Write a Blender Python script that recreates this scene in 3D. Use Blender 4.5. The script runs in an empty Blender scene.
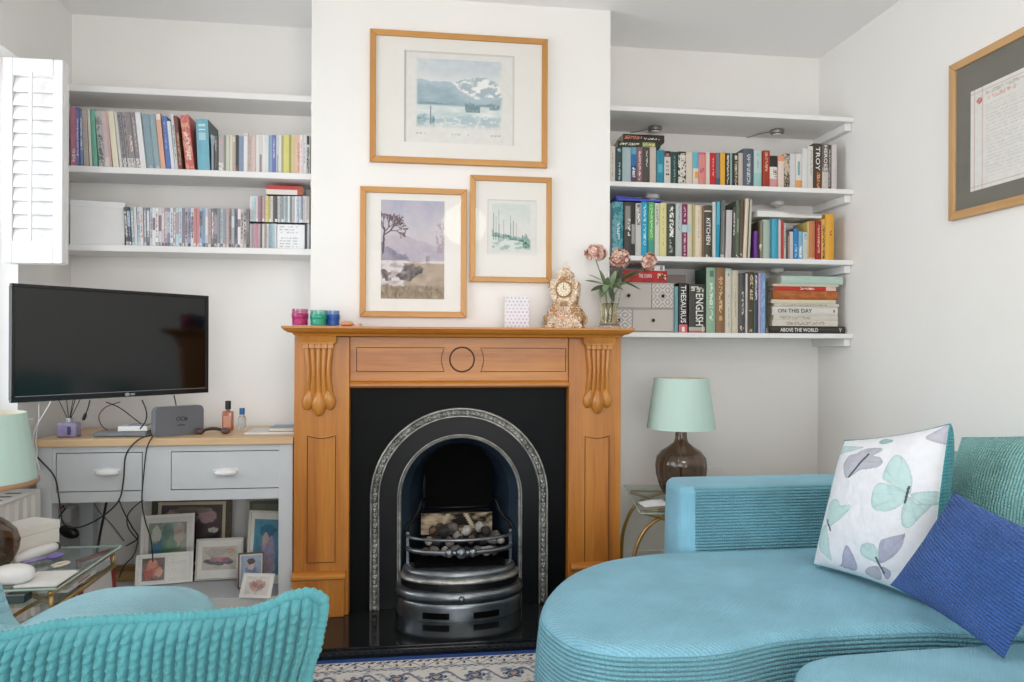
import bpy, bmesh, math, random
from mathutils import Vector, Matrix, noise
PI = math.pi
C = bpy.context.scene.collection
random.seed(7)

# ---------------------------------------------------------------- measuring the photograph
FOC, YAW, EYE, ROLL = 720.0, math.atan(94 / 720), 1.19, 0.004

def ray(px, py):
    cx, cy = (px - 512) / FOC, -(py - 347) / FOC
    c, s = math.cos(ROLL), math.sin(ROLL)
    a, b = cx * c - cy * s, cx * s + cy * c
    return Vector((math.sin(YAW) + a * math.cos(YAW), math.cos(YAW) - a * math.sin(YAW), b))

def atY(px, py, y):
    d = ray(px, py); k = y / d.y
    return Vector((d.x * k, y, EYE + d.z * k))

def atZ(px, py, z):
    d = ray(px, py); k = (z - EYE) / d.z
    return Vector((d.x * k, d.y * k, z))

def atX(px, py, x):
    d = ray(px, py); k = x / d.x
    return Vector((x, d.y * k, EYE + d.z * k))

# ---------------------------------------------------------------- colours and materials
def lin(v):
    return v / 12.92 if v <= 0.04045 else ((v + 0.055) / 1.055) ** 2.4

def hx(s):
    s = s.lstrip('#')
    return tuple(lin(int(s[i:i + 2], 16) / 255) for i in (0, 2, 4)) + (1.0,)

def mixc(a, b, t):
    return tuple(a[i] + (b[i] - a[i]) * t for i in range(3)) + (1.0,)

class NT:
    def __init__(s, m):
        s.t = m.node_tree; s.n = s.t.nodes; s.l = s.t.links
        s.b = s.n.get('Principled BSDF')
    def new(s, typ, **kw):
        n = s.n.new(typ)
        for k, v in kw.items(): setattr(n, k, v)
        return n
    def link(s, a, b): s.l.new(a, b)
    def math(s, op, a, b=None):
        n = s.new('ShaderNodeMath', operation=op)
        for i, v in enumerate((a, b)):
            if v is None: continue
            if isinstance(v, (int, float)): n.inputs[i].default_value = v
            else: s.link(v, n.inputs[i])
        return n.outputs[0]
    def dot(s, vec, axis):
        n = s.new('ShaderNodeVectorMath', operation='DOT_PRODUCT')
        s.link(vec, n.inputs[0]); n.inputs[1].default_value = axis
        return n.outputs['Value']
    def ramp(s, fac, stops):
        r = s.new('ShaderNodeValToRGB')
        e = r.color_ramp.elements
        while len(e) < len(stops): e.new(0.5)
        for k, (p, c) in enumerate(stops): e[k].position = p; e[k].color = c
        s.link(fac, r.inputs[0])
        return r.outputs[0]
    def coord(s): return s.new('ShaderNodeTexCoord').outputs['Object']
    def noise(s, vec, scale, detail=4, rough=0.55):
        n = s.new('ShaderNodeTexNoise'); n.inputs['Scale'].default_value = scale
        n.inputs['Detail'].default_value = detail; n.inputs['Roughness'].default_value = rough
        s.link(vec, n.inputs['Vector'])
        return n.outputs['Fac']
    def bump(s, h, strength, dist):
        n = s.new('ShaderNodeBump'); n.inputs['Strength'].default_value = strength
        n.inputs['Distance'].default_value = dist
        s.link(h, n.inputs['Height']); s.link(n.outputs[0], s.b.inputs['Normal'])

MATS = {}
def base_mat(name, rough=0.5, metal=0.0, spec=0.5):
    m = bpy.data.materials.new(name); m.use_nodes = True
    t = NT(m)
    t.b.inputs['Roughness'].default_value = rough
    t.b.inputs['Metallic'].default_value = metal
    t.b.inputs['Specular IOR Level'].default_value = spec
    return m, t

def mat(name, col, rough=0.5, metal=0.0, var=0.06, scale=12.0, bump=0.0, spec=0.5, coat=0.0, bscale=None):
    """a surface with a little mottling in its own colour"""
    if name in MATS: return MATS[name]
    m, t = base_mat(name, rough, metal, spec)
    c = hx(col); co = t.coord()
    f = t.noise(co, scale)
    t.link(t.ramp(f, [(0.3, mixc(c, (0, 0, 0, 1), var)), (0.7, tuple(min(1, v * (1 + var)) for v in c[:3]) + (1,))]), t.b.inputs['Base Color'])
    if bump: t.bump(t.noise(co, bscale or scale * 6), bump, 0.002)
    if coat: t.b.inputs['Coat Weight'].default_value = coat
    MATS[name] = m
    return m

def painted(name, rough=0.6, spec=0.4, coat=0.0):
    """colours come from the painted print on the mesh (colour attribute Col)"""
    if name in MATS: return MATS[name]
    m, t = base_mat(name, rough, 0, spec)
    a = t.new('ShaderNodeVertexColor', layer_name='Col')
    n = t.noise(t.coord(), 40)
    mx = t.new('ShaderNodeMix', data_type='RGBA', blend_type='MULTIPLY')
    mx.inputs[0].default_value = 1.0
    t.link(a.outputs[0], mx.inputs[6])
    t.link(t.ramp(n, [(0.3, (0.93, 0.93, 0.93, 1)), (0.7, (1, 1, 1, 1))]), mx.inputs[7])
    t.link(mx.outputs[2], t.b.inputs['Base Color'])
    if coat: t.b.inputs['Coat Weight'].default_value = coat
    MATS[name] = m
    return m

def wood(name, c0, c1, axis='Z', rough=0.4, scale=9.0, coat=0.0, stretch=0.06):
    if name in MATS: return MATS[name]
    m, t = base_mat(name, rough)
    mp = t.new('ShaderNodeMapping')
    s = [1, 1, 1]; s['XYZ'.index(axis)] = stretch
    mp.inputs['Scale'].default_value = s
    t.link(t.coord(), mp.inputs[0])
    n1 = t.noise(mp.outputs[0], scale, 5, 0.6)
    n2 = t.noise(mp.outputs[0], scale * 9, 3, 0.6)
    f = t.math('ADD', t.math('MULTIPLY', n1, 0.75), t.math('MULTIPLY', n2, 0.25))
    a, b = hx(c0), hx(c1)
    t.link(t.ramp(f, [(0.3, a), (0.5, mixc(a, b, 0.55)), (0.7, b)]), t.b.inputs['Base Color'])
    t.bump(n2, 0.08, 0.001)
    if coat: t.b.inputs['Coat Weight'].default_value = coat; t.b.inputs['Coat Roughness'].default_value = 0.2
    MATS[name] = m
    return m

def cord(name, col, axis, period=0.0115, baxis=None, bperiod=0.009, depth=0.004, strength=0.9, sheen=0.3, wob=0.0, var=0.16):
    """jumbo-cord upholstery: rounded wales across AXIS, knobbly along BAXIS"""
    if name in MATS: return MATS[name]
    m, t = base_mat(name, 0.85, 0, 0.15)
    co = t.coord()
    x = t.math('MULTIPLY', t.dot(co, axis), PI / period)
    w = t.math('POWER', t.math('ABSOLUTE', t.math('SINE', x)), 0.7)
    if baxis:
        y = t.math('MULTIPLY', t.dot(co, baxis), 2 * PI / bperiod)
        k = t.math('ADD', 0.84, t.math('MULTIPLY', t.math('SINE', t.math('ADD', y, t.math('MULTIPLY', t.noise(co, 60, 2), 5.0))), 0.16))
        w = t.math('MULTIPLY', w, k)
    fine = t.noise(co, 900, 2)
    h = t.math('ADD', w, t.math('MULTIPLY', fine, 0.08))
    t.bump(h, strength, depth)
    c = hx(col)
    f = t.noise(co, 5.0, 3)
    t.link(t.ramp(f, [(0.3, mixc(c, (0, 0, 0, 1), var)), (0.7, tuple(min(1, v * (1 + var * .7)) for v in c[:3]) + (1,))]), t.b.inputs['Base Color'])
    t.b.inputs['Sheen Weight'].default_value = sheen
    t.b.inputs['Sheen Roughness'].default_value = 0.45
    t.b.inputs['Sheen Tint'].default_value = mixc(c, (1, 1, 1, 1), 0.55)
    MATS[name] = m
    return m

def glass(name, col='#ffffff', rough=0.0, ior=1.45):
    if name in MATS: return MATS[name]
    m, t = base_mat(name, rough)
    t.b.inputs['Base Color'].default_value = hx(col)
    t.b.inputs['Transmission Weight'].default_value = 1.0
    t.b.inputs['IOR'].default_value = ior
    MATS[name] = m
    return m

def pane(name, tint='#ffffff', fac=0.0, rough=0.02, refl=0.9):
    """thin flat glass: mostly clear, a faint mirror on top"""
    if name in MATS: return MATS[name]
    m = bpy.data.materials.new(name); m.use_nodes = True
    nt = m.node_tree; nt.nodes.remove(nt.nodes['Principled BSDF'])
    out = nt.nodes['Material Output']
    tr = nt.nodes.new('ShaderNodeBsdfTransparent'); tr.inputs[0].default_value = hx(tint)
    gl = nt.nodes.new('ShaderNodeBsdfGlossy'); gl.inputs['Roughness'].default_value = rough
    lw = nt.nodes.new('ShaderNodeFresnel'); lw.inputs[0].default_value = 1.45
    ml = nt.nodes.new('ShaderNodeMath'); ml.operation = 'MULTIPLY_ADD'
    ml.inputs[1].default_value = refl; ml.inputs[2].default_value = fac
    ge = nt.nodes.new('ShaderNodeNewGeometry')
    fb = nt.nodes.new('ShaderNodeMath'); fb.operation = 'SUBTRACT'; fb.inputs[0].default_value = 1.0
    nt.links.new(ge.outputs['Backfacing'], fb.inputs[1])
    fm = nt.nodes.new('ShaderNodeMath'); fm.operation = 'MULTIPLY'
    nt.links.new(lw.outputs[0], fm.inputs[0]); nt.links.new(fb.outputs[0], fm.inputs[1])
    nt.links.new(fm.outputs[0], ml.inputs[0])
    mx = nt.nodes.new('ShaderNodeMixShader')
    nt.links.new(ml.outputs[0], mx.inputs[0]); nt.links.new(tr.outputs[0], mx.inputs[1]); nt.links.new(gl.outputs[0], mx.inputs[2])
    nt.links.new(mx.outputs[0], out.inputs[0])
    MATS[name] = m
    return m

# ---------------------------------------------------------------- objects
def wmat(o):
    m = o.matrix_basis.copy()
    while o.parent: o = o.parent; m = o.matrix_basis @ m
    return m

def thing(name, label, cat, loc=(0, 0, 0), rz=0.0, group=None):
    o = bpy.data.objects.new(name, None); C.objects.link(o)
    o.empty_display_size = 0.05
    o.location = loc; o.rotation_euler = (0, 0, rz)
    o['label'] = label; o['category'] = cat
    if group: o['group'] = group
    return o

def tag(o, label, cat, group=None):
    o['label'] = label; o['category'] = cat
    if group: o['group'] = group
    return o

def obj(name, bm, m, parent=None, smooth=False, local=False, label=None, angle=None):
    if isinstance(bm, bpy.types.Mesh): me = bm
    else:
        bmesh.ops.recalc_face_normals(bm, faces=bm.faces)
        me = bpy.data.meshes.new(name); bm.to_mesh(me); bm.free()
    ms = m if isinstance(m, (list, tuple)) else [m]
    for k in ms: me.materials.append(k)
    if parent is not None and not local: me.transform(wmat(parent).inverted())
    if smooth:
        me.shade_smooth()
        if angle: me.set_sharp_from_angle(angle=math.radians(angle))
    o = bpy.data.objects.new(name, me); C.objects.link(o)
    if parent is not None: o.parent = parent
    if label: o['label'] = label
    return o

def own(name, bm, m, label, cat, group=None, smooth=False, angle=None, loc=None):
    """a thing that is one mesh, its origin moved to LOC"""
    o = obj(name, bm, m, None, smooth, angle=angle)
    if loc is not None:
        o.data.transform(Matrix.Translation(-Vector(loc))); o.location = loc
    return tag(o, label, cat, group)

def struct(name, bm, m, smooth=False, parent=None):
    o = obj(name, bm, m, parent, smooth)
    if parent is None: o['kind'] = 'structure'
    return o

def nb(): return bmesh.new()

# ---------------------------------------------------------------- shapes
def box(bm, x0, x1, y0, y1, z0, z1, bev=0.0, mi=0, m=None, seg=2):
    vs = bmesh.ops.create_cube(bm, size=1.0)['verts']
    T = Matrix.Translation(((x0 + x1) / 2, (y0 + y1) / 2, (z0 + z1) / 2)) @ Matrix.Diagonal((abs(x1 - x0), abs(y1 - y0), abs(z1 - z0), 1))
    if m is not None: T = m @ T
    bmesh.ops.transform(bm, matrix=T, verts=vs)
    fs = set(f for v in vs for f in v.link_faces)
    for f in fs: f.material_index = mi
    if bev:
        es = list(set(e for v in vs for e in v.link_edges))
        r = bmesh.ops.bevel(bm, geom=es, offset=bev, segments=seg, profile=0.5, affect='EDGES')
        for f in r['faces']: f.material_index = mi
    return bm

def bx(*a, **k): return box(nb(), *a, **k)

def catmull(pts, n=8, closed=False):
    pts = [Vector(p) for p in pts]
    out = []; N = len(pts)
    rng = range(N if closed else N - 1)
    for i in rng:
        if closed: p0, p1, p2, p3 = pts[i - 1], pts[i], pts[(i + 1) % N], pts[(i + 2) % N]
        else: p0, p1, p2, p3 = pts[max(i - 1, 0)], pts[i], pts[i + 1], pts[min(i + 2, N - 1)]
        for k in range(n):
            t = k / n
            out.append(0.5 * ((2 * p1) + (p2 - p0) * t + (2 * p0 - 5 * p1 + 4 * p2 - p3) * t * t + (3 * p1 - p0 - 3 * p2 + p3) * t ** 3))
    if not closed: out.append(pts[-1])
    return out

def tube(bm, pts, r, seg=8, closed=False, mi=0, flat=1.0):
    """r: number or list; flat squashes the section along its second axis"""
    pts = [Vector(p) for p in pts]; n = len(pts); rings = []
    t0 = None; nrm = None
    for i, p in enumerate(pts):
        if closed: d = pts[(i + 1) % n] - pts[i - 1]
        else: d = pts[min(i + 1, n - 1)] - pts[max(i - 1, 0)]
        if d.length < 1e-9: d = Vector((0, 0, 1))
        d.normalize()
        if nrm is None:
            up = Vector((0, 0, 1)) if abs(d.z) < 0.9 else Vector((0, 1, 0))
            nrm = d.cross(up).normalized()
        else:
            nrm = (nrm - d * nrm.dot(d))
            nrm = nrm.normalized() if nrm.length > 1e-6 else d.orthogonal().normalized()
        b = d.cross(nrm)
        rr = r[i] if isinstance(r, (list, tuple)) else r
        rings.append([bm.verts.new(p + nrm * (rr * math.cos(2 * PI * k / seg)) + b * (rr * flat * math.sin(2 * PI * k / seg))) for k in range(seg)])
    m = n if closed else n - 1
    for i in range(m):
        a, b = rings[i], rings[(i + 1) % n]
        for k in range(seg):
            f = bm.faces.new((a[k], a[(k + 1) % seg], b[(k + 1) % seg], b[k])); f.material_index = mi
    if not closed:
        f = bm.faces.new(rings[0][::-1]); f.material_index = mi
        f = bm.faces.new(rings[-1]); f.material_index = mi
    return bm

def lathe(bm, prof, c=(0, 0, 0), seg=24, mi=0, m=None, sx=1.0, sy=1.0, twist=None):
    """prof: (radius, z) pairs; radius 0 closes to a point"""
    c = Vector(c); rings = []
    for (r, z) in prof:
        if r < 1e-6: rings.append([bm.verts.new(c + Vector((0, 0, z)))]); continue
        rg = []
        for k in range(seg):
            a = 2 * PI * k / seg
            q = r * (twist(a, z) if twist else 1.0)
            rg.append(bm.verts.new(c + Vector((q * sx * math.cos(a), q * sy * math.sin(a), z))))
        rings.append(rg)
    for a, b in zip(rings, rings[1:]):
        if len(a) == 1 and len(b) == 1: continue
        for k in range(seg):
            k2 = (k + 1) % seg
            vs = [a[0], b[k2], b[k]] if len(a) == 1 else [a[k], a[k2], b[0]] if len(b) == 1 else [a[k], a[k2], b[k2], b[k]]
            f = bm.faces.new(vs); f.material_index = mi
    for rg in (rings[0], rings[-1]):
        if len(rg) > 1 and twist != 'open':
            pass
    if m is not None: bmesh.ops.transform(bm, matrix=m, verts=[v for rg in rings for v in rg])
    return bm

def ball(bm, c, r, seg=12, rings=8, m=None, sc=(1, 1, 1), mi=0):
    vs = bmesh.ops.create_uvsphere(bm, u_segments=seg, v_segments=rings, radius=r)['verts']
    T = Matrix.Translation(c) @ (m or Matrix()) @ Matrix.Diagonal((*sc, 1))
    bmesh.ops.transform(bm, matrix=T, verts=vs)
    for f in set(f for v in vs for f in v.link_faces): f.material_index = mi
    return vs

def prism(bm, pts, a0, a1, axis='y', mi=0):
    """closed outline pts (2d) extruded between a0 and a1 along axis"""
    def P(p, a): return {'y': (p[0], a, p[1]), 'x': (a, p[0], p[1]), 'z': (p[0], p[1], a)}[axis]
    A = [bm.verts.new(P(p, a0)) for p in pts]; B = [bm.verts.new(P(p, a1)) for p in pts]
    n = len(pts)
    for i in range(n):
        f = bm.faces.new((A[i], A[(i + 1) % n], B[(i + 1) % n], B[i])); f.material_index = mi
    for r in (A, B[::-1]):
        f = bm.faces.new(r); f.material_index = mi
    return bm

def band(bm, A, B, y0, y1, mi=0, closed=False):
    """solid plate between two outlines of equal length (x,z), from y0 (front) to y1"""
    n = len(A)
    V = [[bm.verts.new((p[0], y, p[1])) for p in L] for L in (A, B) for y in (y0, y1)]
    a0, a1, b0, b1 = V
    for i in range(n if closed else n - 1):
        j = (i + 1) % n
        for q in ((a0[i], a0[j], b0[j], b0[i]), (a1[i], b1[i], b1[j], a1[j]), (a0[i], a1[i], a1[j], a0[j]), (b0[i], b0[j], b1[j], b1[i])):
            f = bm.faces.new(q); f.material_index = mi
    if not closed:
        for i in (0, n - 1):
            f = bm.faces.new((a0[i], b0[i], b1[i], a1[i])); f.material_index = mi
    return bm

def surf(bm, fn, nu, nv, col=None, mi=0, wrap=False):
    """grid of fn(u,v) -> point; col(u,v) -> linear rgb painted on the vertices"""
    lay = bm.verts.layers.float_color.get('Col') or (bm.verts.layers.float_color.new('Col') if col else None)
    g = []
    for j in range(nv + 1):
        row = []
        for i in range(nu + (0 if wrap else 1)):
            u, v = i / nu, j / nv
            q = bm.verts.new(fn(u, v))
            if col: q[lay] = (*col(u, v)[:3], 1.0)
            row.append(q)
        g.append(row)
    for j in range(nv):
        for i in range(nu):
            i2 = (i + 1) % nu if wrap else i + 1
            f = bm.faces.new((g[j][i], g[j][i2], g[j + 1][i2], g[j + 1][i])); f.material_index = mi
    return g

def sheet(bm, o, ux, uy, nu, nv, col, mi=0):
    o, ux, uy = Vector(o), Vector(ux), Vector(uy)
    return surf(bm, lambda u, v: o + ux * u + uy * v, nu, nv, col, mi)

def letters(body, centre, length, height, right, up, m, parent, name='lettering', depth=0.0006):
    """raised or printed lettering fitted to LENGTH x HEIGHT, reading along RIGHT"""
    cu = bpy.data.curves.new('lettering', 'FONT'); cu.body = body; cu.extrude = 0.01; cu.resolution_u = 2
    cu.offset = 0.008
    ob = bpy.data.objects.new('lettering', cu); C.objects.link(ob)
    me = bpy.data.meshes.new_from_object(ob.evaluated_get(bpy.context.evaluated_depsgraph_get()))
    bpy.data.objects.remove(ob); bpy.data.curves.remove(cu)
    xs = [v.co.x for v in me.vertices]; ys = [v.co.y for v in me.vertices]
    cx, cy = (min(xs) + max(xs)) / 2, (min(ys) + max(ys)) / 2
    R, U = Vector(right).normalized(), Vector(up).normalized(); N = R.cross(U)
    S = Matrix.Diagonal((length / (max(xs) - min(xs)), height / (max(ys) - min(ys)), depth / 0.02, 1)) @ Matrix.Translation((-cx, -cy, 0))
    T = Matrix((R, U, N)).transposed().to_4x4(); T.translation = Vector(centre)
    me.transform(T @ S)
    return obj(name, me, m, parent)

def outline_round(pts, n=160):
    P = catmull([(p[0], p[1], 0) for p in pts], 24, True)
    L = [0]
    for a, b in zip(P, P[1:] + P[:1]): L.append(L[-1] + (b - a).length)
    out = []; k = 0
    for i in range(n):
        s = L[-1] * i / n
        while L[k + 1] < s: k += 1
        a, b = P[k], P[(k + 1) % len(P)]
        out.append(a.lerp(b, (s - L[k]) / max(L[k + 1] - L[k], 1e-9)))
    return out

def upholster(bm, pts, z0, z1, r=0.05, dome=0.02, n=160, nz=10, bulge=0.0, rr=8, r0=0.0):
    """a stuffed block: closed plan outline, straight (or bulging) side, rounded top edge, domed top"""
    O = outline_round(pts, n)
    area = sum(a.x * b.y - b.x * a.y for a, b in zip(O, O[1:] + O[:1]))
    if area < 0: O.reverse()
    N = []
    for i in range(n):
        t = (O[(i + 1) % n] - O[i - 1]).normalized(); N.append(Vector((t.y, -t.x, 0)))
    c = sum(O, Vector()) / n
    rings = []
    def ring(off, z): rings.append([bm.verts.new(O[i] + N[i] * off + Vector((0, 0, z))) for i in range(n)])
    if r0:
        for k in range(5):
            a = PI / 2 * k / 5; ring(-r0 * (1 - math.sin(a)), z0 + r0 * (1 - math.cos(a)))
    for k in range(nz + 1):
        t = k / nz; ring(bulge * math.sin(PI * t), z0 + r0 + (z1 - r - z0 - r0) * t)
    for k in range(1, rr + 1):
        a = PI / 2 * k / rr; ring(-r * (1 - math.cos(a)), z1 - r + r * math.sin(a))
    base = [O[i] - N[i] * r for i in range(n)]
    for s in (0.93, 0.85, 0.72, 0.55, 0.38, 0.2):
        rings.append([bm.verts.new(c + (base[i] - c) * s + Vector((0, 0, z1 + dome * (1 - s * s)))) for i in range(n)])
    for a, b in zip(rings, rings[1:]):
        for i in range(n):
            bm.faces.new((a[i], a[(i + 1) % n], b[(i + 1) % n], b[i]))
    bm.faces.new(rings[0][::-1])
    top = bm.verts.new(c + Vector((0, 0, z1 + dome)))
    for i in range(n): bm.faces.new((rings[-1][i], rings[-1][(i + 1) % n], top))
    return bm

def fbm(x, y, s=0, o=4):
    return noise.fractal(Vector((x, y, s * 7.3 + 0.5)), 0.6, 2.0, o)

ONES = 'zeroth first second third fourth fifth sixth seventh eighth ninth tenth eleventh twelfth thirteenth fourteenth fifteenth sixteenth seventeenth eighteenth nineteenth'.split()
TENS = {2: 'twenty', 3: 'thirty', 4: 'forty', 5: 'fifty'}
def nth(n):
    if n < 20: return ONES[n]
    t, o = divmod(n, 10)
    return TENS[t] + '-' + ONES[o] if o else TENS[t][:-1] + 'ieth'
# ---------------------------------------------------------------- the room
XL, XR, YB, YF, YC, ZC = -1.617, 2.13, 3.62, -3.0, 3.24, 2.745
BX0, BX1 = -0.467, 0.876
M_wall = mat('white_wall_paint', '#f1efec', 0.85, var=0.012, scale=3, bump=0.05, bscale=220, spec=0.2)
M_ceil = mat('white_ceiling_paint', '#faf9f8', 0.9, var=0.01, scale=2, spec=0.2)
M_white = mat('white_satin_paint', '#f0efee', 0.4, var=0.012)
M_floor = wood('pale_oak_floorboards', '#c2aa88', '#d8c4a4', 'Y', 0.4, 6)
struct('floor', bx(XL - .1, XR + .1, YF - .1, YB + .1, -0.1, 0.0), M_floor)
struct('ceiling', bx(XL - .1, XR + .1, YF - .1, YB + .1, ZC, ZC + 0.1), M_ceil)
struct('wall_back', bx(XL - .25, XR + .1, YB, YB + .1, 0, ZC), M_wall)
struct('wall_right', bx(XR, XR + .1, YF - .1, YB, 0, ZC), M_wall)
W_Y0, W_Y1, W_Z0, W_Z1 = 0.9, 3.17, 0.88, 2.36
bm = nb()
box(bm, XL - .22, XL, YF - .1, W_Y0, 0, ZC); box(bm, XL - .22, XL, W_Y1, YB, 0, ZC)
box(bm, XL - .22, XL, W_Y0, W_Y1, 0, W_Z0); box(bm, XL - .22, XL, W_Y0, W_Y1, W_Z1, ZC)
struct('wall_left', bm, M_wall)
R_X0, R_X1, R_Z0, R_Z1 = -1.45, 1.98, 0.12, 2.5
bm = nb()
box(bm, XL, R_X0, YF - .1, YF, 0, ZC); box(bm, R_X1, XR, YF - .1, YF, 0, ZC)
box(bm, R_X0, R_X1, YF - .1, YF, 0, R_Z0); box(bm, R_X0, R_X1, YF - .1, YF, R_Z1, ZC)
struct('wall_front', bm, M_wall)
struct('wall_chimney', prism(nb(), [(BX0, 0), (-0.27, 0), (-0.27, 1.0), (0.645, 1.0), (0.645, 0), (BX1, 0), (BX1, ZC), (BX0, ZC)], YC, YB, 'y'), M_wall)
struct('baseboard_right', bx(XR - .018, XR, YF, YB - .02, 0, 0.14, 0.004), M_white)
struct('baseboard_back', bx(BX1, XR - .02, YB - .018, YB, 0, 0.14, 0.004), M_white)
struct('baseboard_alcove', bx(XL, BX0, YB - .018, YB, 0, 0.14, 0.004), M_white)

def window(name, horizontal, a0, a1, z0, z1, p, bars):
    """sash frame in the plane p: along Y for the side wall, along X for the front wall"""
    def B(bm, u0, u1, t0, t1, w0, w1, bev=0.004):
        return box(bm, u0, u1, t0, t1, w0, w1, bev) if horizontal else box(bm, t0, t1, u0, u1, w0, w1, bev)
    bm = nb(); f = 0.06
    B(bm, a0, a1, p - .03, p + .03, z0, z0 + f); B(bm, a0, a1, p - .03, p + .03, z1 - f, z1)
    n = bars + 1
    for k in range(n + 1):
        x = a0 + (a1 - a0 - f) * k / n
        B(bm, x, x + f, p - .029, p + .029, z0 + f, z1 - f)
    B(bm, a0 + f, a1 - f, p - .027, p + .027, (z0 + z1) / 2 - .02, (z0 + z1) / 2 + .02)
    w = struct(name, bm, M_white)
    struct('pane', B(nb(), a0 + .05, a1 - .05, p - .004, p + .004, z0 + .05, z1 - .05, 0), pane('window_glass'), parent=w)
window('window_1', False, W_Y0, W_Y1, W_Z0, W_Z1, XL - .16, 2)
window('window_2', True, R_X0, R_X1, R_Z0, R_Z1, YF - .05, 2)
struct('trim_1', bx(XL - .19, XL + .05, W_Y0 - .05, W_Y1 + .03, W_Z0 - .030, W_Z0 + .008, 0.004), M_white)

# ---------------------------------------------------------------- alcove shelves
M_shelf = mat('white_shelf_paint', '#ecebea', 0.45, var=0.012)
LS = [(2.341, 'highest'), (1.984, 'middle'), (1.637, 'lowest')]
for z, w in LS:
    t = thing('wall_shelf', {'highest': 'empty white shelf, highest in the alcove beside the window', 'middle': 'white shelf carrying books in the alcove beside the window',
              'lowest': 'white shelf carrying DVDs and CDs in the alcove above the television'}[w], 'shelf', (-1.04, 3.5, z))
    obj('board', bx(XL, BX0 - .001, 3.40, YB, z - .029, z, 0.004), M_shelf, t)
    obj('batten', bx(BX0 - .03, BX0 - .002, 3.43, YB, z - .058, z - .0292, 0.002), M_shelf, t)
RS = [(2.330, 'highest'), (1.974, 'second'), (1.625, 'third'), (1.262, 'lowest')]
M_puck = mat('brushed_nickel_puck', '#8d8b88', 0.35, 0.7)
M_wpuck = mat('white_puck_plastic', '#dcdad6', 0.4)
M_black = mat('black_plastic', '#1b1b1d', 0.4)
for z, w in RS:
    t = thing('wall_shelf', {'highest': 'empty white shelf with two puck lights beneath, topmost in the lamp alcove', 'second': 'white shelf carrying novels, second down in the lamp alcove',
              'third': 'white shelf carrying cookbooks, third down in the lamp alcove', 'lowest': 'white shelf carrying dictionaries and drawers, lowest in the lamp alcove'}[w], 'shelf', (1.5, 3.45, z))
    obj('board', bx(BX1 + .001, XR - .001, 3.30, YB, z - .024, z, 0.004), M_shelf, t)
    obj('batten', bx(XR - .036, XR - .002, 3.325, YB, z - .062, z - .0242, 0.003), M_shelf, t)
pk = 0
for z, pts, dark in ((2.306, [(655, 127), (777, 130)], True), (1.950, [(652, 195), (777, 202)], False), (1.601, [(655, 266), (777, 269)], False)):
    for k, (px, py) in enumerate(pts):
        p = atZ(px, py, z); p.y = min(p.y, 3.57)
        nm = ('grey' if dark else 'white') + ' puck light under the ' + {2.306: 'topmost', 1.95: 'second', 1.601: 'third'}[z] + ' lamp-alcove shelf, ' + ('nearer the chimney' if k == 0 else 'nearer the corner')
        t = thing('puck_light', nm, 'light', (p.x, p.y, z - .022), 0, 'puck lights under the alcove shelves')
        mm = M_puck if dark else M_wpuck
        obj('housing', lathe(nb(), [(0, .0215), (.034, .0215), (.036, .016), (.034, .004), (.028, 0), (0, 0)], (p.x, p.y, z - .022), 24), mm, t, True, angle=40)
        obj('lens', lathe(nb(), [(0, .0), (.022, .0), (.018, -.004), (0, -.006)], (p.x, p.y, z - .0221), 20), M_wpuck, t, True)
        obj('lead', tube(nb(), catmull([(p.x - .02, p.y + .02, z - .004), (p.x - .06, min(p.y + .07, 3.6), z - .003), (p.x - .1, 3.612, z - .006)], 4), .002, 6), M_wpuck if not dark else M_puck, t)

# ---------------------------------------------------------------- books
M_cover = painted('book_cover_print', 0.45, 0.4)
M_pages = mat('cream_book_pages', '#e2d8c6', 0.9, var=0.05, scale=60)
M_type_white = mat('white_spine_type', '#eceae4', 0.6, var=0.01)
M_type_dark = mat('dark_spine_type', '#2a2a2c', 0.6, var=0.01)
def cover_mesh(w, h, d, col, style, hard, rnd, nu=9, nv=42):
    t = min(0.0022 if hard else 0.0009, w * 0.2)
    bulge = min(w * (0.16 if hard else 0.05), 0.006)
    base = hx(col)
    out = []
    for i in range(nu + 1):
        u = i / nu; out.append((w * u, bulge * (1 - (1 - (2 * u - 1) ** 2)) if hard else bulge * (2 * u - 1) ** 2))
    out += [(w, d), (w - t, d), (w - t, t + .003 + bulge), (t, t + .003 + bulge), (t, d), (0, d)]
    n = len(out); me = bpy.data.meshes.new('cover')
    vs = [(x, y, h * j / nv) for j in range(nv + 1) for (x, y) in out]
    fs, cols = [], []
    marks = {}
    for s in style:
        if s[0] == 'txt':
            _, v0, v1, c, u0, u1 = s
            for j in range(nv):
                if v0 <= (j + .5) / nv <= v1:
                    for i in range(nu):
                        if u0 <= (i + .5) / nu <= u1 and rnd.random() < 0.55: marks[(i, j)] = hx(c)
    for j in range(nv):
        for i in range(n):
            i2 = (i + 1) % n
            fs.append((j * n + i, j * n + i2, (j + 1) * n + i2, (j + 1) * n + i))
            c = base
            if i < nu:
                u, v = (i + .5) / nu, (j + .5) / nv
                for s in style:
                    if s[0] == 'blk' and s[1] <= v <= s[2] and (len(s) < 6 or s[4] <= u <= s[5]): c = hx(s[3])
                    if s[0] == 'mot':
                        q = fbm(u * 2.2 + w * 900, v * 9, s[3] if len(s) > 3 else 1)
                        if q > s[2]: c = hx(s[1])
                c = marks.get((i, j), c)
            elif i == nu or i == n - 1:
                for s in style:
                    if s[0] == 'side': c = hx(s[1])
            cols.append(c)
    fs.append(tuple(range(n))[::-1]); cols.append(base)
    fs.append(tuple(nv * n + i for i in range(n))); cols.append(base)
    me.from_pydata(vs, [], fs); me.update()
    at = me.color_attributes.new('Col', 'FLOAT_COLOR', 'CORNER')
    k = 0
    buf = []
    for f, c in zip(me.polygons, cols):
        for _ in f.vertices: buf.extend(c)
    at.data.foreach_set('color', buf)
    return me

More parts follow.
